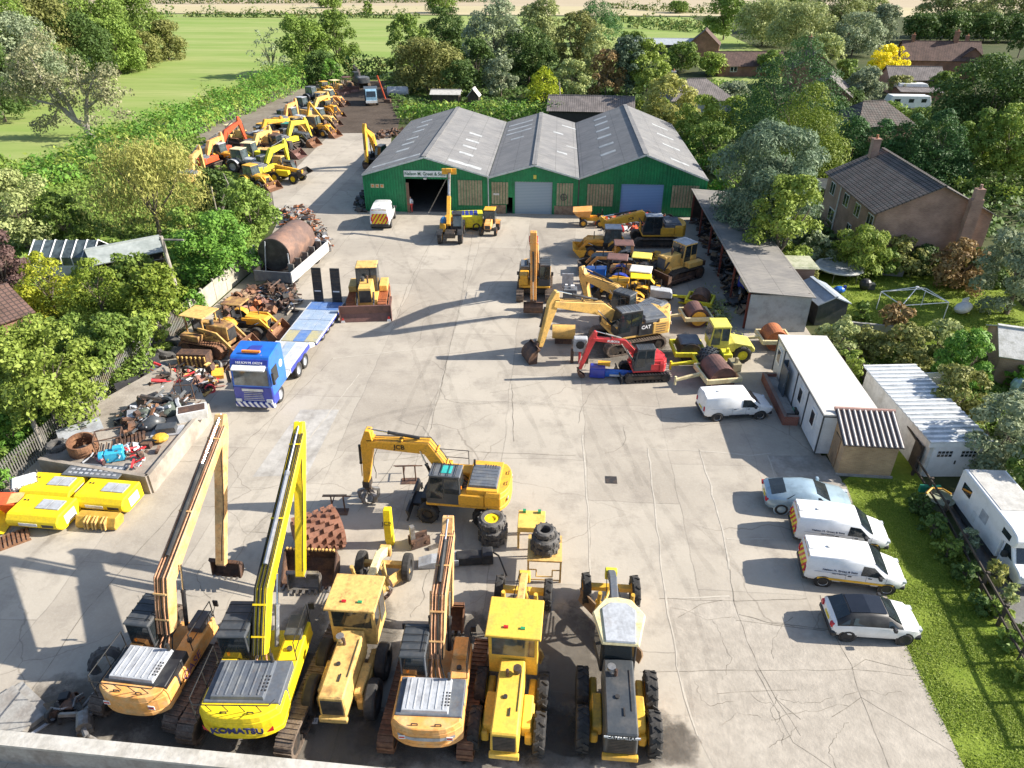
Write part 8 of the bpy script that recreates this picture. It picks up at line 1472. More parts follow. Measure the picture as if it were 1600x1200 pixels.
def pallet(m, w=1.2, l=1.6, n=8):
    def f(t):
        q = MB()
        for i in range(n): q.box((-l / 2 + l * (i + .5) / n, 0, .12), (l / n * .6, w, .05))
        for y in (-w / 2 + .05, 0, w / 2 - .05): q.box((0, y, .05), (l, .08, .09))
        q.build('slats', m, t)
    return f
scrap('slatted_frame', 'rusty slatted frame lying behind the blue motor on the plinth', onp(205, 690), pallet(DRUST, 1.2, 1.5), R(30)); scrap('steel_plate', 'pale grey sheet lying by the palisade fence on the plinth', onp(125, 672), lambda t: MB().box((0, 0, .06), (2.2, 1.3, .05)).build('sheet', LGREY, t) and MB().box((0.2, 0, .1), (.3, .3, .03)).build('bracket', STEEL, t), R(40), 'sheet')
scrap('hole_plate', 'dark steel plate punched with slots at the front of the plinth', onp(150, 738), lambda t: (MB().box((0, 0, .1), (3.0, 1.0, .06)).build('plate', HOODG, t), [MB().box((-1.2 + .3 * (i % 9), -.28 + .28 * (i // 9), .135), (.16, .14, .02)).build('slot', LGREY, t) for i in range(27)]), R(-3), 'plate')
def engine(m, m2, s=1.0):
    def f(t):
        q = MB(); q.box((0, 0, .3 * s), (.9 * s, .5 * s, .55 * s)); q.cyl((-.5 * s, 0, .35 * s), (-.75 * s, 0, .35 * s), .25 * s); q.box((.2 * s, .1, .65 * s), (.5 * s, .3 * s, .2 * s)); q.build('block', m, t, bevel=.03); q = MB(); q.tube([(.3 * s, .3 * s, .5 * s), (.6 * s, .35 * s, .6 * s), (.7 * s, .1, .3 * s)], .05 * s); q.cyl((.1, .3 * s, .2), (.1, .42 * s, .2), .14 * s); q.build('pipework', m2, t)
    return f
scrap('engine', 'bright sky blue motor on the front of the plinth', onp(182, 718), engine(mat('sky_blue', (.05, .42, .65), .4), LGREY), R(20)); scrap('engine', 'small pinkish motor beside the sky blue one', onp(160, 722), engine(mat('dull_pink', (.45, .18, .2), .5), mat('leaf_green', (.2, .4, .12), .5), .6), R(-30)); scrap('yellow_pump', 'yellow round pump housing on the right side of the plinth', onp(252, 690), lambda t: (MB().ell((0, 0, .25), (.45, .4, .22)).build('housing', YEL, t), MB().tube([(0, -.3, .3), (-.7, -.4, .3), (-1.1, -.9, .1)], .07).build('pipe', HOSE, t), MB().box((-.5, -.5, .15), (.5, .4, .3)).build('bracket', DRUST, t)), 0, 'pump')
scrap('metal_box', 'pale metal box full of parts on the back corner of the plinth', onp(303, 652), lambda t: (MB().loft([[(-.75, -.4, 0), (.75, -.4, 0), (.75, .4, 0), (-.75, .4, 0)], [(-.8, -.45, .6), (.8, -.45, .6), (.8, .45, .6), (-.8, .45, .6)]]).build('box', DIRTW, t), MB().box((0, 0, .58), (1.4, .7, .08)).build('parts', DRUST, t)), R(25), 'box'); scrap('switch_cabinet', 'grey cabinet lying on slats near the plinth edge', onp(262, 675), lambda t: (MB().box((0, 0, .25), (1.0, .6, .35)).build('cabinet', CABG, t), MB().box((0, 0, .05), (1.6, .9, .06)).build('base', LGREY, t)), R(15), 'cabinet')
for k, (x, y, m_, l) in enumerate([(225, 655, mat('grey_green_hide', (.10, .12, .10), .8), 'grey green crumpled tarpaulin heap behind the tube frame'), (238, 668, CABG, 'dark round tank cover lying on its side on the plinth'), (270, 645, mat('grey_green_hide', (.10, .12, .10), .8), 'grey green machine cover in front of the pale metal box')]):
    def f(t, m_=m_, k=k):
        mb = MB(); mb.ell((0, 0, .25), (.7, .45, .42), 12, 7); mb.v = [(x + .08 * math.sin(9 * y + k), y + .06 * math.sin(11 * x), max(0, z + .07 * math.sin(7 * x + 5 * y + k))) for x, y, z in mb.v]; mb.build('cover', m_, t, smooth=True); MB().tube([(-.6, 0, .4), (0, .1, .7), (.6, 0, .4)], .02).build('strap', LGREY, t)
    scrap('tarpaulin_heap' if k != 1 else 'tank_cover', l, onp(x, y), f, R(30 * k))
# tangled scrap heaps: nobody could count the pieces
def heap(label, poly_px, n, hmax, mats_, size=.7, z0=0.0):
    xs = [G(*p, z0) for p in poly_px]; ctr = sum(xs, Vector()) / len(xs); mb = MB(); r_ = random.Random(len(label))
    for i in range(n):
        a_, b_ = r_.random(), r_.random(); k = r_.randrange(len(xs)); p = ctr.lerp(xs[k].lerp(xs[(k + 1) % len(xs)], a_), math.sqrt(b_)); e = (1 - math.sqrt(b_)); z = z0 + .1 + hmax * e * r_.random() + .15 * r_.random(); mb.m = r_.randrange(len(mats_))
        mb.M = Matrix.Translation((p.x, p.y, z)) @ Matrix.Rotation(r_.random() * 6, 4, 'Z') @ Matrix.Rotation(r_.uniform(-.7, .7), 4, 'X') @ Matrix.Rotation(r_.uniform(-.5, .5), 4, 'Y'); w = r_.random(); L = size * r_.uniform(.5, 1.9)
        if w < .35: mb.box((0, 0, 0), (L, L * .12, L * .10))
        elif w < .55: mb.box((0, 0, 0), (L * .6, L * .4, .05))
        elif w < .75: mb.tube([(-L / 2, 0, 0), (0, L * .15, .1), (L / 2, 0, 0)], .045, 5)
        elif w < .9: mb.box((0, 0, 0), (L * .4, L * .35, L * .3))
        else: mb.lathe([(L * .2, -.08), (L * .3, -.08), (L * .3, .08), (L * .2, .08)], 12)
    return tag(mb.build('scrap_heap', mats_, None), label, 'scrap heap', kind='stuff')
heap('heap of rusty scrap offcuts behind the tank trailer', [(440, 330), (470, 322), (510, 360), (515, 395), (488, 395), (450, 360)], 260, 1.6, [RUST, DRUST, BRUST, DSTEEL, STEEL, LGREY], .8); heap('black and chrome scrap frames in front of the tank trailer', [(400, 450), (460, 445), (470, 475), (455, 490), (410, 478)], 150, 1.3, [BLACK, DSTEEL, STEEL, DRUST, CHROME], .8)
heap('brown scrap steel along the concrete panel fence', [(340, 480), (400, 450), (415, 470), (360, 500)], 120, .9, [RUST, DRUST, mat('pinkish_rust', (.33, .17, .13), .8), WOOD], .8); heap('mixed machine scrap beside the rubber mats', [(190, 630), (255, 575), (330, 585), (345, 605), (290, 628), (230, 640)], 230, 1.3, [RUST, DRUST, DSTEEL, LGREY, OLDY, REDP, BLACK, mat('pinkish_rust', (.33, .17, .13), .8)], .8)
heap('greasy scrap and pipes in the shade at the front left corner', [(90, 1090), (140, 1085), (150, 1125), (120, 1140), (80, 1125)], 22, .3, [DSTEEL, DRUST, BLACK, STEEL], .7); heap('scrap parts on the back of the plinth', [(180, 665), (215, 640), (265, 640), (250, 665), (205, 680)], 110, .8, [DRUST, DSTEEL, CABG, RUST, LGREY], .7, PZ); heap('dark shed contents stacked under the lean-to', [(1085, 345), (1110, 345), (1180, 480), (1150, 490)], 260, 1.9, [BLACK, DSTEEL, DRUST, CABG, WOOD], 1.0); heap('attachments and forks in front of the blue shutter', [(930, 345), (1020, 338), (1060, 345), (1030, 360), (945, 362)], 200, 1.3, [BLACK, DSTEEL, REDO, LGREY, DRUST, REDP], .9)
heap('loose attachments between the packed machines on the right', [(985, 400), (1030, 400), (1050, 470), (1010, 500), (960, 480)], 170, .9, [BLACK, DRUST, DSTEEL, YEL, OLDY], .8); heap('black gas bottles and bins by the warehouse corner', [(555, 320), (570, 300), (575, 325), (562, 332)], 40, 1.0, [BLACK, DSTEEL, CABG], .9); heap('digger buckets and steel at the back of the warehouse side yard', [(585, 210), (640, 203), (640, 212), (590, 218)], 90, 1.0, [DRUST, RUST, DSTEEL], .9)
heap('rust brown beams and plates behind the loader tractor', [(360, 500), (400, 468), (440, 478), (420, 500)], 90, .8, [RUST, DRUST, BRUST, mat('pinkish_rust', (.33, .17, .13), .8)], .9); heap('tangle of cables, hose and parts at the back of the plinth', [(195, 655), (225, 628), (290, 622), (310, 640), (250, 650)], 120, .9, [BLACK, DSTEEL, DRUST, CABG, WOOD, LGREY], .9, PZ); heap('small parts scattered on the front of the plinth', [(120, 725), (215, 735), (255, 700), (200, 700)], 40, .35, [DRUST, LGREY, DSTEEL, REDP], .5, PZ); heap('oddments behind the rollers by the lean-to posts', [(1060, 470), (1100, 460), (1140, 510), (1120, 520)], 70, .7, [DRUST, LEMON, DSTEEL, BROWN, CREAM], .8)
# tank on its skip trailer
o = G(452, 428); a = head(G(430, 445), G(500, 385)); tkx = thing('scrap_trailer', 'long black and white sided scrap trailer holding the rusty tank', 'trailer', Vector((o.x + .3, o.y + .6, 0)), a)
MB().box((0, 0, .75), (7.6, 3.2, .16)).build('floor', BLACK, tkx)
for sd, m_ in ((-1, DIRTW), (1, DSTEEL)): MB().box((0, sd * 1.62, 1.05), (7.6, .1, .9)).build('side', m_, tkx)
for x in (-3.8, 3.8): MB().box((x, 0, 1.05), (.1, 3.2, .9)).build('end', HOODG, tkx)
for i in range(5): MB().box((-2.8 + 1.4 * i, -1.2, 1.35), (.1, .5, 1.0)).build('rib', STEEL, tkx)
for sd in (-1, 1):
    for x in (-2.2, 2.2): wheel(tkx, (x, sd * 1.1, .45), .45, .4, DSTEEL)
tkr = thing('storage_tank', 'big rusty cylindrical tank lying on the scrap trailer', 'tank', Vector((o.x + .0, o.y + 1.0, 0)), a); q = MB(); q.lathe([(.001, -2.6), (1.42, -2.6), (1.45, -2.5), (1.45, 2.4), (1.3, 2.6), (.001, 2.65)], 30, 'x'); q.v = [(x, y + .1, z + 2.3) for x, y, z in q.v]; q.build('shell', mat('rusty_tank', (.14, .09, .075), .75, col2=(.24, .14, .1), scale=.9, bump=.2), tkr, smooth=True)
MB().cyl((-2.62, .1, 2.3), (-2.64, .1, 2.3), 1.35, n=30).build('end_plate', BLACK, tkr); MB().tube([(-2.8, -1.2, .9), (-2.8, -1.25, 2.6)], .05).build('prop', LGREY, tkr); MB().tube([(-2.8, 1.0, .9), (-2.8, .6, 3.5)], .05).build('prop', LGREY, tkr)
# yellow dredging pods and buckets at the left edge
PG = 'yellow pods beside the plinth'
def pod(label, px, py, rz, txt=None, dark=False):
    t = thing('yellow_pod', label, 'pod', G(px, py), rz, PG); t.scale = (1.16, 1.05, 1.0); prof = [(-.75, .1), (.55, .1), (.85, .45), (.85, .7), (.6, 1.0), (-.75, 1.0)]; mb = MB(); mb.at((0, 0, 0), R(-90)); mb.prism(prof, -1.15, 1.15); b = mb.build('shell', BRY, t, bevel=.06)
    for k in range(2): MB().box((.12 + .52 * k, .1, 1.02), (.48, .62, .06)).build('hatch', DIRTW if False else LGREY, t)
    MB().box((1.165, 0, .55), (.02, .7, .5)).build('end_plate', WHITE, t)
    MB().box((-.15, -.86, .58), (.8, .02, .16)).build('name_strip', DIRTW, t); MB().box((.7, -.86, .56), (.5, .02, .15)).build('number_strip', BLACK, t)
    for x in (-.9, -.75): MB().cyl((x, .3, 1.0), (x, .3, 1.04), .04, n=8).build('bolt', BLACK, t)
    return t
pod('yellow pod with pale hatches at the back left, in front of the plinth wall', 92, 778, R(-2)); pod('yellow pod with pale hatches, nearest the plinth corner', 175, 788, R(-4)); pod('yellow pod with pale hatches in the front of the three, beside the ribbed bucket', 75, 815, R(-3))
t = thing('ditching_bucket', 'long ochre ditching bucket with paired lugs beside the yellow pods', 'bucket', G(160, 818), R(-2)); q = MB().at((0, 0, 0), R(-90)); q.prism([(-.2, .05), (.45, .05), (.5, .25), (.25, .62), (-.2, .62), (-.35, .35)], -1.0, 1.0); q.build('shell', mat('ochre_paint', (.55, .33, .05), .5), t, bevel=.02)
for x in (-.45, -.3, -.05, .1, .4, .55): MB().at((x, 0, 0), R(-90)).prism([(.2, .1), (.62, .15), (.55, .55), (.2, .68)], -.03, .03).build('lug', OLDY, t)
t = thing('water_tank', 'white caged water tank standing by the palisade fence', 'tank', G(48, 775), R(35)); MB().box((0, 0, .6), (1.1, .95, .95)).build('tank', WHITE, t, bevel=.08); q = MB()
for i in range(5):
    for sd in (-1, 1): q.tube([(-.58 + .29 * i, sd * .52, .1), (-.58 + .29 * i, sd * .52, 1.1)], .02, 4); q.tube([(sd * .6, -.5 + .25 * i, .1), (sd * .6, -.5 + .25 * i, 1.1)], .02, 4)
for z in (.3, .6, .9): q.tube([(-.6, -.52, z), (.6, -.52, z), (.6, .52, z), (-.6, .52, z), (-.6, -.52, z)], .02, 4)
q.build('cage', STEEL, t); MB().box((0, 0, .08), (1.2, 1.05, .14)).build('pallet', WOOD, t)
t = thing('orange_hopper', 'orange red tilted hopper between the water tank and the yellow pods', 'hopper', G(28, 800), R(20)); q = MB(); q.loft([[(-.3, -.3, .1), (.3, -.3, .1), (.3, .3, .1), (-.3, .3, .1)], [(-.6, -.5, 1.0), (.6, -.5, .7), (.6, .5, .7), (-.6, .5, 1.0)]]); q.build('hopper', REDO, t); MB().box((0, 0, .87), (1.0, .8, .02)).build('lid', PALEORG, t)
t = thing('yellow_bucket', 'yellow machine bucket cut off by the left picture edge', 'bucket', G(-8, 820), R(10)); q = MB(); q.prism([(-.8, .05), (.8, .05), (.85, .12), (-.6, .2), (-.7, .9), (-.85, .9)], -.8, .8)
for sd in (-1, 1): q.prism([(-.8, .05), (.8, .08), (-.75, .9)], sd * .8 - .03, sd * .8 + .03)
q.build('shell', BRY, t); MB().box((-.9, 0, .6), (.15, .8, .3)).build('lug', YEL, t)
t = thing('brick_pallet', 'brown slatted rack at the left edge below the yellow bucket', 'rack', G(5, 850), R(40)); pallet(RUST, 1.0, 2.2, 12)(t)
# rubber mats, big tractor tyre, cage bucket
t = thing('loose_tyre', 'huge tractor tyre leaning by the palisade fence behind the cage bucket', 'tyre', G(268, 552)); tyre_flat(t, .95, .75).rotation_euler = (R(20), R(10), 0); t = thing('crusher_bucket', 'rusty cage bucket with rows of teeth in front of the cream crawler loader', 'bucket', G(308, 568), R(0)); q = MB(); q.prism([(-.5, 0), (.5, 0), (.55, .5), (.3, .95), (-.5, .95), (-.6, .4)], -1.0, 1.0); q.build('shell', DRUST, t); q = MB()
for r_ in t.children: r_.rotation_euler = (0, 0, R(90))
for i in range(7):
    for k in range(2): MB().box((-.9 + .3 * i, -.55 - .02 * k, .25 + .4 * k), (.09, .14, .34)).build('tooth', OLDY, t)
for i, (x, y) in enumerate([(208, 618), (225, 598), (240, 580)]): p = G(x, y); t = thing('steel_plate', ['dark lifted plate nearest the camera by the palisade', 'middle dark plate leaning by the palisade', 'farthest dark plate leaning by the palisade'][i], 'plate', p, R(48)); MB().box((0, 0, .12), (1.9, 1.1, .06)).build('plate', mat('blue_grey_rubber', (.16, .18, .22), .6), t); o = MB().box((0, 0, 0), (1.4, .06, .8)).build('flap', BLACK, t); o.location = (0, .55, .5); o.rotation_euler = (R(-14), 0, 0)
heap('yellow hydraulic arms and beams beside the lorry nose', [(300, 600), (350, 565), (360, 580), (320, 612)], 40, .7, [OLDY, YEL, DRUST, STEEL], 1.0)
# ------------------------------------------------------------------ middle of the yard
CGm = 'loose items in the middle of the yard'
t = thing('compactor_drum', 'rusty padded compactor drum in front of the wheeled excavator', 'drum', G(502, 858), R(20)); mb = MB().at((0, 0, 1.0), R(-75)); mb.lathe([(.05, -1.0), (.88, -1.0), (.88, 1.0), (.05, 1.0)], 26)
for j in range(6):
    for i in range(13): aa = 2 * math.pi * (i + .5 * (j % 2)) / 13; mb.M = Matrix.Translation((0, 0, 1.0)) @ Matrix.Rotation(R(-75), 4, 'Z') @ Matrix.Rotation(aa, 4, 'Y') @ Matrix.Translation((.95, -.84 + .34 * j, 0)); mb.box((0, 0, 0), (.2, .2, .2), (.7, .7))
mb.build('drum', mat('rust_brown_drum', (.24, .11, .07), .8, col2=(.16, .075, .05), bump=.2), t)
o = G(490, 893); t = thing('large_bucket', 'big rusty loading bucket with a row of teeth below the padded drum', 'bucket', o, R(-90)); q = MB(); q.prism([(-.1, .05), (1.0, 0), (1.0, .06), (.0, .14), (-.28, .6), (-.1, 1.15), (-.18, 1.17), (-.38, .6)], -1.15, 1.15)
for sd in (-1, 1): q.prism([(-.1, .05), (1.0, 0), (-.1, 1.15), (-.38, .6)], sd * 1.15 - .03, sd * 1.15 + .03)
q.build('shell', DRUST, t)
for i in range(8): MB().box((1.05, -1.0 + .285 * i, .05), (.28, .12, .09), (1, .7)).build('tooth', STEEL, t)
for i in range(14): MB().box((-.14, -1.05 + .16 * i, 1.2), (.12, .07, .09)).build('edge_tooth', OLDY, t)
t = thing('digger_arm', 'yellow dipper arm standing on its end beside the wheeled excavator', 'digger arm', G(611, 848), R(95)); q = MB(); q.prism(beam_pts([(0, 0), (.15, .5), (.1, 1.4), (.0, 2.1)], [.34, .5, .5, .34]), -.17, .17); q.build('arm', BRY, t, bevel=.03); o = text('JCB', .3, BLET, t, (.37, 0, 1.5), (R(90), 0, R(90)), 'lettering', ext=.01); t.rotation_euler = (0, 0, R(-88))
def tstack(label, p, rs, rim, z0=0.0):
    t = thing('tyre_stack', label, 'tyres', p, 0); z = 0
    for i, (r, w) in enumerate(rs): o = tyre_flat(t, r, w, rim if i == len(rs) - 1 else None); o.location = (.03 * math.sin(i * 2), .03 * math.cos(i * 3), z + w / 2); z += w
    return t
tstack('stack of grey wheels with a yellow rim on top by the wheeled excavator', G(770, 842), [(.66, .45), (.66, .45), (.64, .42)], BRY)
t = thing('yellow_table_frame', 'yellow flat topped stand carrying the dark tyres', 'stand', G(850, 902)); MB().box((0, .5, 1.25), (1.5, 1.6, .08)).build('top', OLDY, t); q = MB()
for x in (-.7, .7):
    for y in (-.25, 1.25): q.box((x, y, .62), (.08, .08, 1.22))
q.build('frame', OLDY, t); q = MB(); q.tube([(-.7, -.25, .7), (-.35, -.25, .7), (-.35, -.25, .3), (.35, -.25, .3), (.35, -.25, .7), (.7, -.25, .7)], .03, 5); q.tube([(-.7, -.25, .1), (.7, -.25, .1)], .03, 5); q.build('ladder_rail', OLDY, t)
p = G(850, 902); tstack('dark tractor tyres stacked on the yellow stand', Vector((p.x, p.y + .45, 1.3)), [(.62, .42), (.60, .40), (.45, .3)], None)
t = thing('yellow_guard', 'yellow box section guard with green lamps behind the yellow stand', 'guard', G(830, 845)); MB().box((0, 0, 1.2), (1.25, 1.2, .3)).build('top', mat('guard_yellow', (.78, .52, .12), .5), t, bevel=.02); q = MB()
for x in (-.58, .58): q.box((x, -.5, .55), (.1, .1, 1.1)); q.box((x, .5, .55), (.1, .1, 1.1))
q.build('leg', OLDY, t)
for x in (-.35, .35): MB().box((x, .45, 1.42), (.14, .16, .14)).build('lamp', mat('green_lens', (.03, .3, .12), .3), t)
def trestle(label, px, py, rz): t = thing('trestle', label, 'trestle', G(px, py), rz); q = MB(); q.tube([(-.7, 0, 1.0), (.7, 0, 1.0)], .035, 5); q.tube([(-.3, 0, 1.0), (-.3, 0, 0)], .04, 5); q.tube([(.3, 0, 1.0), (.3, 0, 0)], .04, 5); q.tube([(-.9, .7, .5), (.3, .7, .5)], .03, 5); q.tube([(-.3, 0, .5), (-.3, .7, .5)], .03, 5); q.build('frame', DRUST, t); MB().box((0, 0, .02), (.9, .5, .03)).build('foot', DRUST, t)
trestle('thin rusty trestle near the cab of the wheeled excavator', 641, 752, R(6)); trestle('thin dark trestle above the padded drum', 530, 800, R(4))
t = thing('quick_hitch', 'dark quick hitch coupler with pins lying near the yellow arm', 'hitch', G(658, 855), R(30)); q = MB(); q.box((0, 0, .3), (.9, .12, .5)); q.box((0, .4, .3), (.9, .12, .5)); q.cyl((-.3, -.1, .35), (-.3, .6, .35), .1); q.cyl((.3, -.1, .3), (.3, .6, .3), .1); q.build('frame', DRUST, t); MB().box((-.3, .2, .85), (.2, .2, .8)).build('upright', STEEL, t); MB().box((.6, -.3, .06), (.7, .2, .1)).build('tine', STEEL, t)
t = thing('rock_breaker', 'black and chrome hydraulic breaker lying behind the orange excavator boom', 'breaker', G(710, 880), R(8)); q = MB(); q.box((.7, 0, .28), (1.2, .5, .5)); q.box((1.5, 0, .35), (.5, .6, .6)); q.build('housing', BLACK, t, bevel=.04); q = MB(); q.prism(beam_pts([(.2, .28), (-1.0, .2), (-1.6, .15)], [.3, .34, .1]), -.3, .3); q.build('chute', LGREY, t); MB().tube([(1.5, .2, .6), (2.0, -.2, .5), (2.3, -1.0, .05)], .04).build('hose', HOSE, t)
for x, y, rz, lab in [(905, 640 - 100, 0, 'red and black auger attachment standing left of the mini digger')]:
    t = thing('auger', lab, 'attachment', G(905, 568)); q = MB(); q.box((0, 0, 1.5), (.9, .5, 1.0)); q.build('head', LGREY, t, bevel=.05); MB().cyl((0, -.28, 1.55), (0, -.3, 1.55), .3).build('motor_face', BLACK, t); MB().cyl((0, 0, 0), (0, 0, 1.0), .09).build('shaft', REDP, t); MB().box((-.5, .2, .5), (.2, .4, 1.0)).build('leg', DRUST, t); MB().box((.5, .2, .5), (.2, .4, 1.0)).build('leg', DRUST, t)
t = thing('yellow_drum_tank', 'pale yellow rounded attachment hanging low beside the rust bucket', 'attachment', G(880, 535)); q = MB(); q.lathe([(.02, -.8), (.5, -.8), (.52, .8), (.02, .8)], 20, 'x'); q.v = [(x, y, z + .85) for x, y, z in q.v]; q.build('shell', CATY, t, smooth=True); MB().box((0, 0, .2), (1.2, .5, .4)).build('stand', DRUST, t)
t = thing('grey_pump_box', 'grey pump cabinet with white fittings left of the pale excavators', 'pump', G(890, 468)); MB().box((0, 0, .5), (1.1, .8, 1.0)).build('cabinet', HOODG, t, bevel=.04); q = MB(); q.box((-.3, 0, 1.15), (.2, .2, .3)); q.box((.2, 0, 1.12), (.3, .3, .22)); q.build('fitting', WHITE, t); MB().box((-.2, .5, 1.4), (.9, .1, 1.2)).build('back_panel', LGREY, t)
t = thing('trencher', 'blue and yellow trencher attachment lying under the red boom', 'attachment', G(940, 588), R(-4)); MB().box((-.3, 0, .4), (1.0, .8, .7)).build('body', DBLUE, t, bevel=.05); MB().prism(beam_pts([(.2, .3), (2.0, .35)], [.45, .3]), -.15, .15).build('chain_boom', BLUEP, t); MB().box((.1, .3, .8), (.8, .3, .25)).build('guard', YEL, t); MB().box((1.2, -.2, .25), (1.4, .1, .1)).build('chain', DIRTW, t)
p = G(1128, 470); t = thing('shed_lorry', 'old lorry with a cream body and pale wheel parked inside the lean-to', 'lorry', Vector((16.2, 52.3, 0)), R(95)); MB().box((0, 0, 1.5), (4.0, 2.0, .5)).build('body', CREAM, t); MB().box((1.8, 0, 1.3), (1.2, 1.9, 1.2)).build('cab', DBLUE, t)
for x in (-1.2, 1.4):
    for sd in (-1, 1): wheel(t, (x, sd * .9, .5), .5, .4, LGREY)
t = thing('dry_plants', 'dry grey weeds growing along the lean-to posts', 'plant', G(1120, 490)); P = npr.normal(size=(900, 3)) * np.array([.5, 1.8, .3]); P[:, 2] = np.abs(P[:, 2]) + .1; leaf_mesh('foliage', P, unit(900), .22, LM['pale'], t, .3, 1)
# garden things
p = G(1308, 432); t = thing('trampoline', 'round grey trampoline on the lawn garden', 'trampoline', p); q = MB(); q.lathe([(.02, .9), (1.75, .9), (1.75, .94), (.02, .94)], 30, 'z'); q.build('mat', LGREY, t); q = MB(); q.lathe([(1.72, .86), (2.0, .86), (2.0, .95), (1.72, .95), (1.72, .86)], 30, 'z'); q.build('rim', DIRTW, t)
for i in range(6): aa = i * math.pi / 3; MB().tube([(1.9 * math.cos(aa), 1.9 * math.sin(aa), .88), (1.95 * math.cos(aa), 1.95 * math.sin(aa), 0)], .03, 5).build('leg', STEEL, t)
p = G(1420, 492); t = thing('gazebo_frame', 'bare white gazebo frame standing on the lawn garden', 'frame', p, R(12)); q = MB(); c_ = [(-1.9, -1.3), (1.9, -1.3), (1.9, 1.3), (-1.9, 1.3)]
for i in range(4): x, y = c_[i]; x2, y2 = c_[(i + 1) % 4]; q.tube([(x, y, 0), (x, y, 1.5)], .035, 5); q.tube([(x, y, 1.5), (x2, y2, 1.5)], .035, 5); q.tube([(x, y, 1.5), (0, 0, 2.3)], .035, 5)
q.build('frame', WHITE, t); MB().box((0, 0, 2.3), (.2, .2, .08)).build('crown_joint', WHITE, t)
p = G(1502, 490); t = thing('garden_chair', 'white covered garden seat on the lawn near the grey willow', 'seat', p, R(30)); MB().ell((0, 0, .5), (.9, .5, .45)).build('cover', DIRTW, t, smooth=True); MB().box((.3, .2, .9), (.7, .1, .5)).build('back', WHITE, t)
p = G(1590, 615); t = thing('covered_item', 'pale blue cover over an item at the right edge below the outbuilding', 'cover', p); mb = MB(); mb.ell((0, 0, .6), (.6, .5, .65), 10, 6); mb.build('cover', mat('pale_blue_cover', (.4, .55, .65), .5), t); MB().box((.2, 0, .1), (1.2, .9, .1)).build('base', DSTEEL, t)
p = G(1310, 458); t = thing('blue_toy', 'blue plastic toy under the trampoline edge', 'toy', p); MB().ell((0, 0, .3), (.5, .35, .3)).build('body', BLUEP, t); MB().box((.4, 0, .5), (.2, .2, .3)).build('handle', DBLUE, t); p = G(1350, 452); t = thing('black_cover', 'black covered barbecue beside the trampoline', 'barbecue', p); MB().ell((0, 0, .45), (.5, .45, .5)).build('cover', BLACK, t); MB().box((.5, 0, .3), (.5, .5, .5)).build('side_table', CABG, t)
p = G(1464, 790); t = thing('flower_tub', 'round stone coloured tub with green and yellow edging at the head of the fence', 'planter', p); q = MB(); q.lathe([(.02, .1), (.5, .0), (.62, .5), (.68, .55), (.6, .55), (.55, .4), (.02, .38)], 20, 'z'); q.build('tub', mat('tub_stone', (.3, .32, .22), .8), t); MB().tube([(-.6, .2, .6), (-.2, .55, .68), (.3, .55, .65), (.6, .2, .6)], .05).build('edging', YEL, t); MB().box((-.2, .7, .5), (1.0, .15, .4)).build('green_cover', mat('green_sheet_cover', (.03, .3, .18), .5), t)
# front left corner oddments
t = thing('old_tyre', 'dark tyre behind the orange excavator at the left', 'tyre', G(168, 1040)); tyre_flat(t, .6, .4).rotation_euler = (R(70), 0, R(30)); t = thing('fork_frame', 'pair of steel forks lying in the shade at the front left', 'forks', G(112, 1095), R(55)); q = MB(); q.box((0, 0, .1), (.1, 1.0, .2)); q.build('carriage', DSTEEL, t)
for y in (-.3, .3): MB().box((-.8, y, .04), (1.5, .12, .06)).build('fork', LGREY, t)
t = thing('pump', 'greasy pump with a bent pipe by the boundary wall', 'pump', G(135, 1135), R(-60)); q = MB(); q.cyl((-.3, 0, .3), (.3, 0, .3), .25); q.box((0, 0, .1), (.7, .5, .2)); q.build('body', STEEL, t); MB().tube([(.3, 0, .3), (.7, .1, .3), (.8, .3, .05)], .1).build('pipe', STEEL, t)
t = thing('concrete_step', 'low pale concrete step at the left front edge', 'step', G(20, 1118), R(60)); MB().box((0, 0, .1), (1.2, 2.2, .2)).build('slab', BLOCKW, t); MB().box((.75, 0, .05), (.3, 2.2, .1)).build('lower_tread', BLOCKW, t)
t = thing('number_board', 'small white board with black figures lying behind the leftmost grader', 'board', G(492, 1127), R(5)); MB().box((0, 0, .02), (.22, .22, .03)).build('board', WHITE, t); text('11', .16, BLET, t, (0, 0, .04), (0, 0, 0), 'lettering')
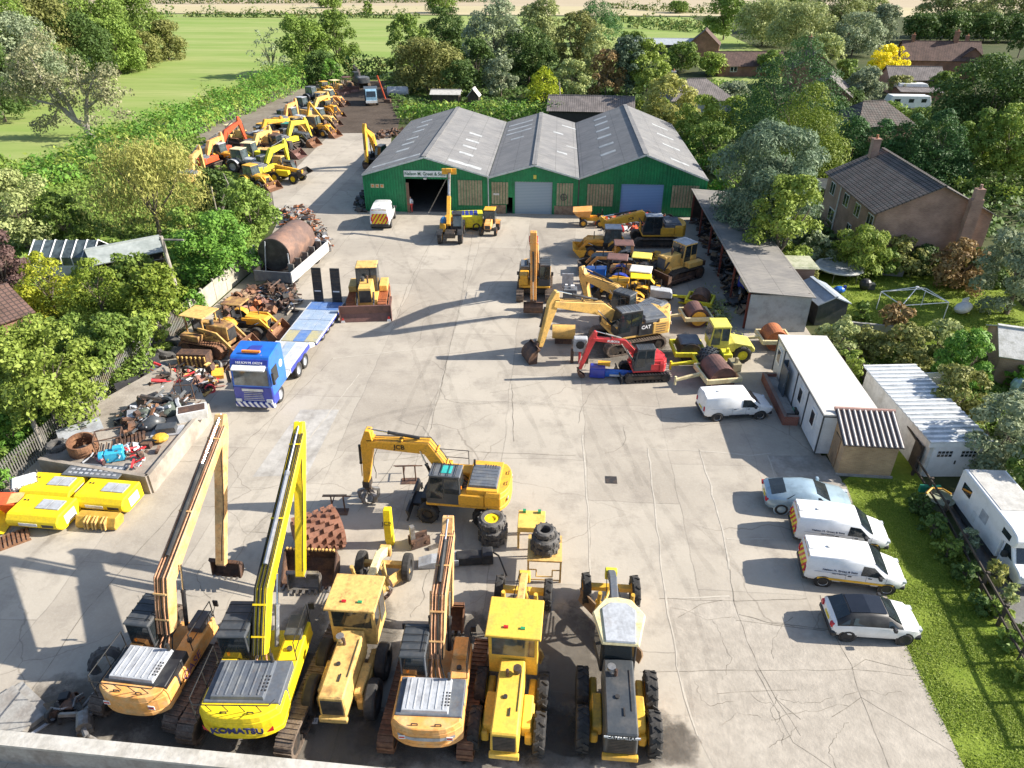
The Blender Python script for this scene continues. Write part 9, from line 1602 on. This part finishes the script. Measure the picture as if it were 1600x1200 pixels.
# ------------------------------------------------------------------ the person in the doorway
def person(label, p, rz, top, legs):
    t = thing('person', label, 'person', p, rz); J = [((0, 0, .95), .13), ((0, 0, 1.12), .125), ((0, 0, 1.32), .15), ((0, 0, 1.46), .075), ((0, .0, 1.53), .06), ((.01, 0, 1.64), .10), ((.01, 0, 1.73), .085)]; E = [(i, i + 1) for i in range(6)]
    for sg in (-1, 1):
        n = len(J); J += [((0, sg * .1, .88), .10), ((.02, sg * .11, .5), .075), ((-.01, sg * .12, .10), .055), ((.12, sg * .14, .04), .045)]; E += [(0, n), (n, n + 1), (n + 1, n + 2), (n + 2, n + 3)]
        n = len(J); J += [((0, sg * .19, 1.40), .07), ((-.02, sg * .26, 1.12), .05), ((.12, sg * .24, .90), .038), ((.16, sg * .23, .82), .04)]; E += [(2, n), (n, n + 1), (n + 1, n + 2), (n + 2, n + 3)]
    me = bpy.data.meshes.new('body'); me.from_pydata([j[0] for j in J], E, []); o = bpy.data.objects.new('body', me); C.objects.link(o); o.parent = t; sk = o.modifiers.new('skin', 'SKIN'); 
    for i, j in enumerate(J): me.skin_vertices[0].data[i].radius = (j[1], j[1])
    me.skin_vertices[0].data[0].use_root = True; o.modifiers.new('sub', 'SUBSURF').levels = 1; o.modifiers['sub'].render_levels = 1
    m = bpy.data.materials.new('skin_and_clothes'); m.use_nodes = True; N = m.node_tree.nodes; Lk = m.node_tree.links.new; tc = N.new('ShaderNodeTexCoord'); sx = N.new('ShaderNodeSeparateXYZ'); Lk(tc.outputs['Object'], sx.inputs[0]); cr = N.new('ShaderNodeValToRGB'); cr.color_ramp.interpolation = 'CONSTANT'; dv = math_node(N, 'DIVIDE', None, 2.0); Lk(sx.outputs[2], dv.inputs[0]); Lk(dv.outputs[0], cr.inputs[0])
    el = cr.color_ramp.elements; el[0].color = (.02, .02, .02, 1); el[1].position = .04; el[1].color = rgb(legs)
    for pos, c in ((.5, top), (.755, (.5, .3, .22)), (.85, (.05, .035, .025))): e = el.new(pos); e.color = rgb(c)
    Lk(cr.outputs[0], N['Principled BSDF'].inputs['Base Color']); me.materials.append(m); return t
person('person in a pale top and red trousers standing in the open warehouse doorway', Vector((-15.35, YF - .2, 0)), R(-90), (.6, .62, .66), (.55, .06, .05))
q = tag(MB().box((-15.55, YF - .25, 1.6), (.3, .12, 3.2)).build('door_post_guard', mat('brown_door_post', (.2, .12, .08), .8)), 'brown post guard at the left side of the open warehouse doorway', 'post')
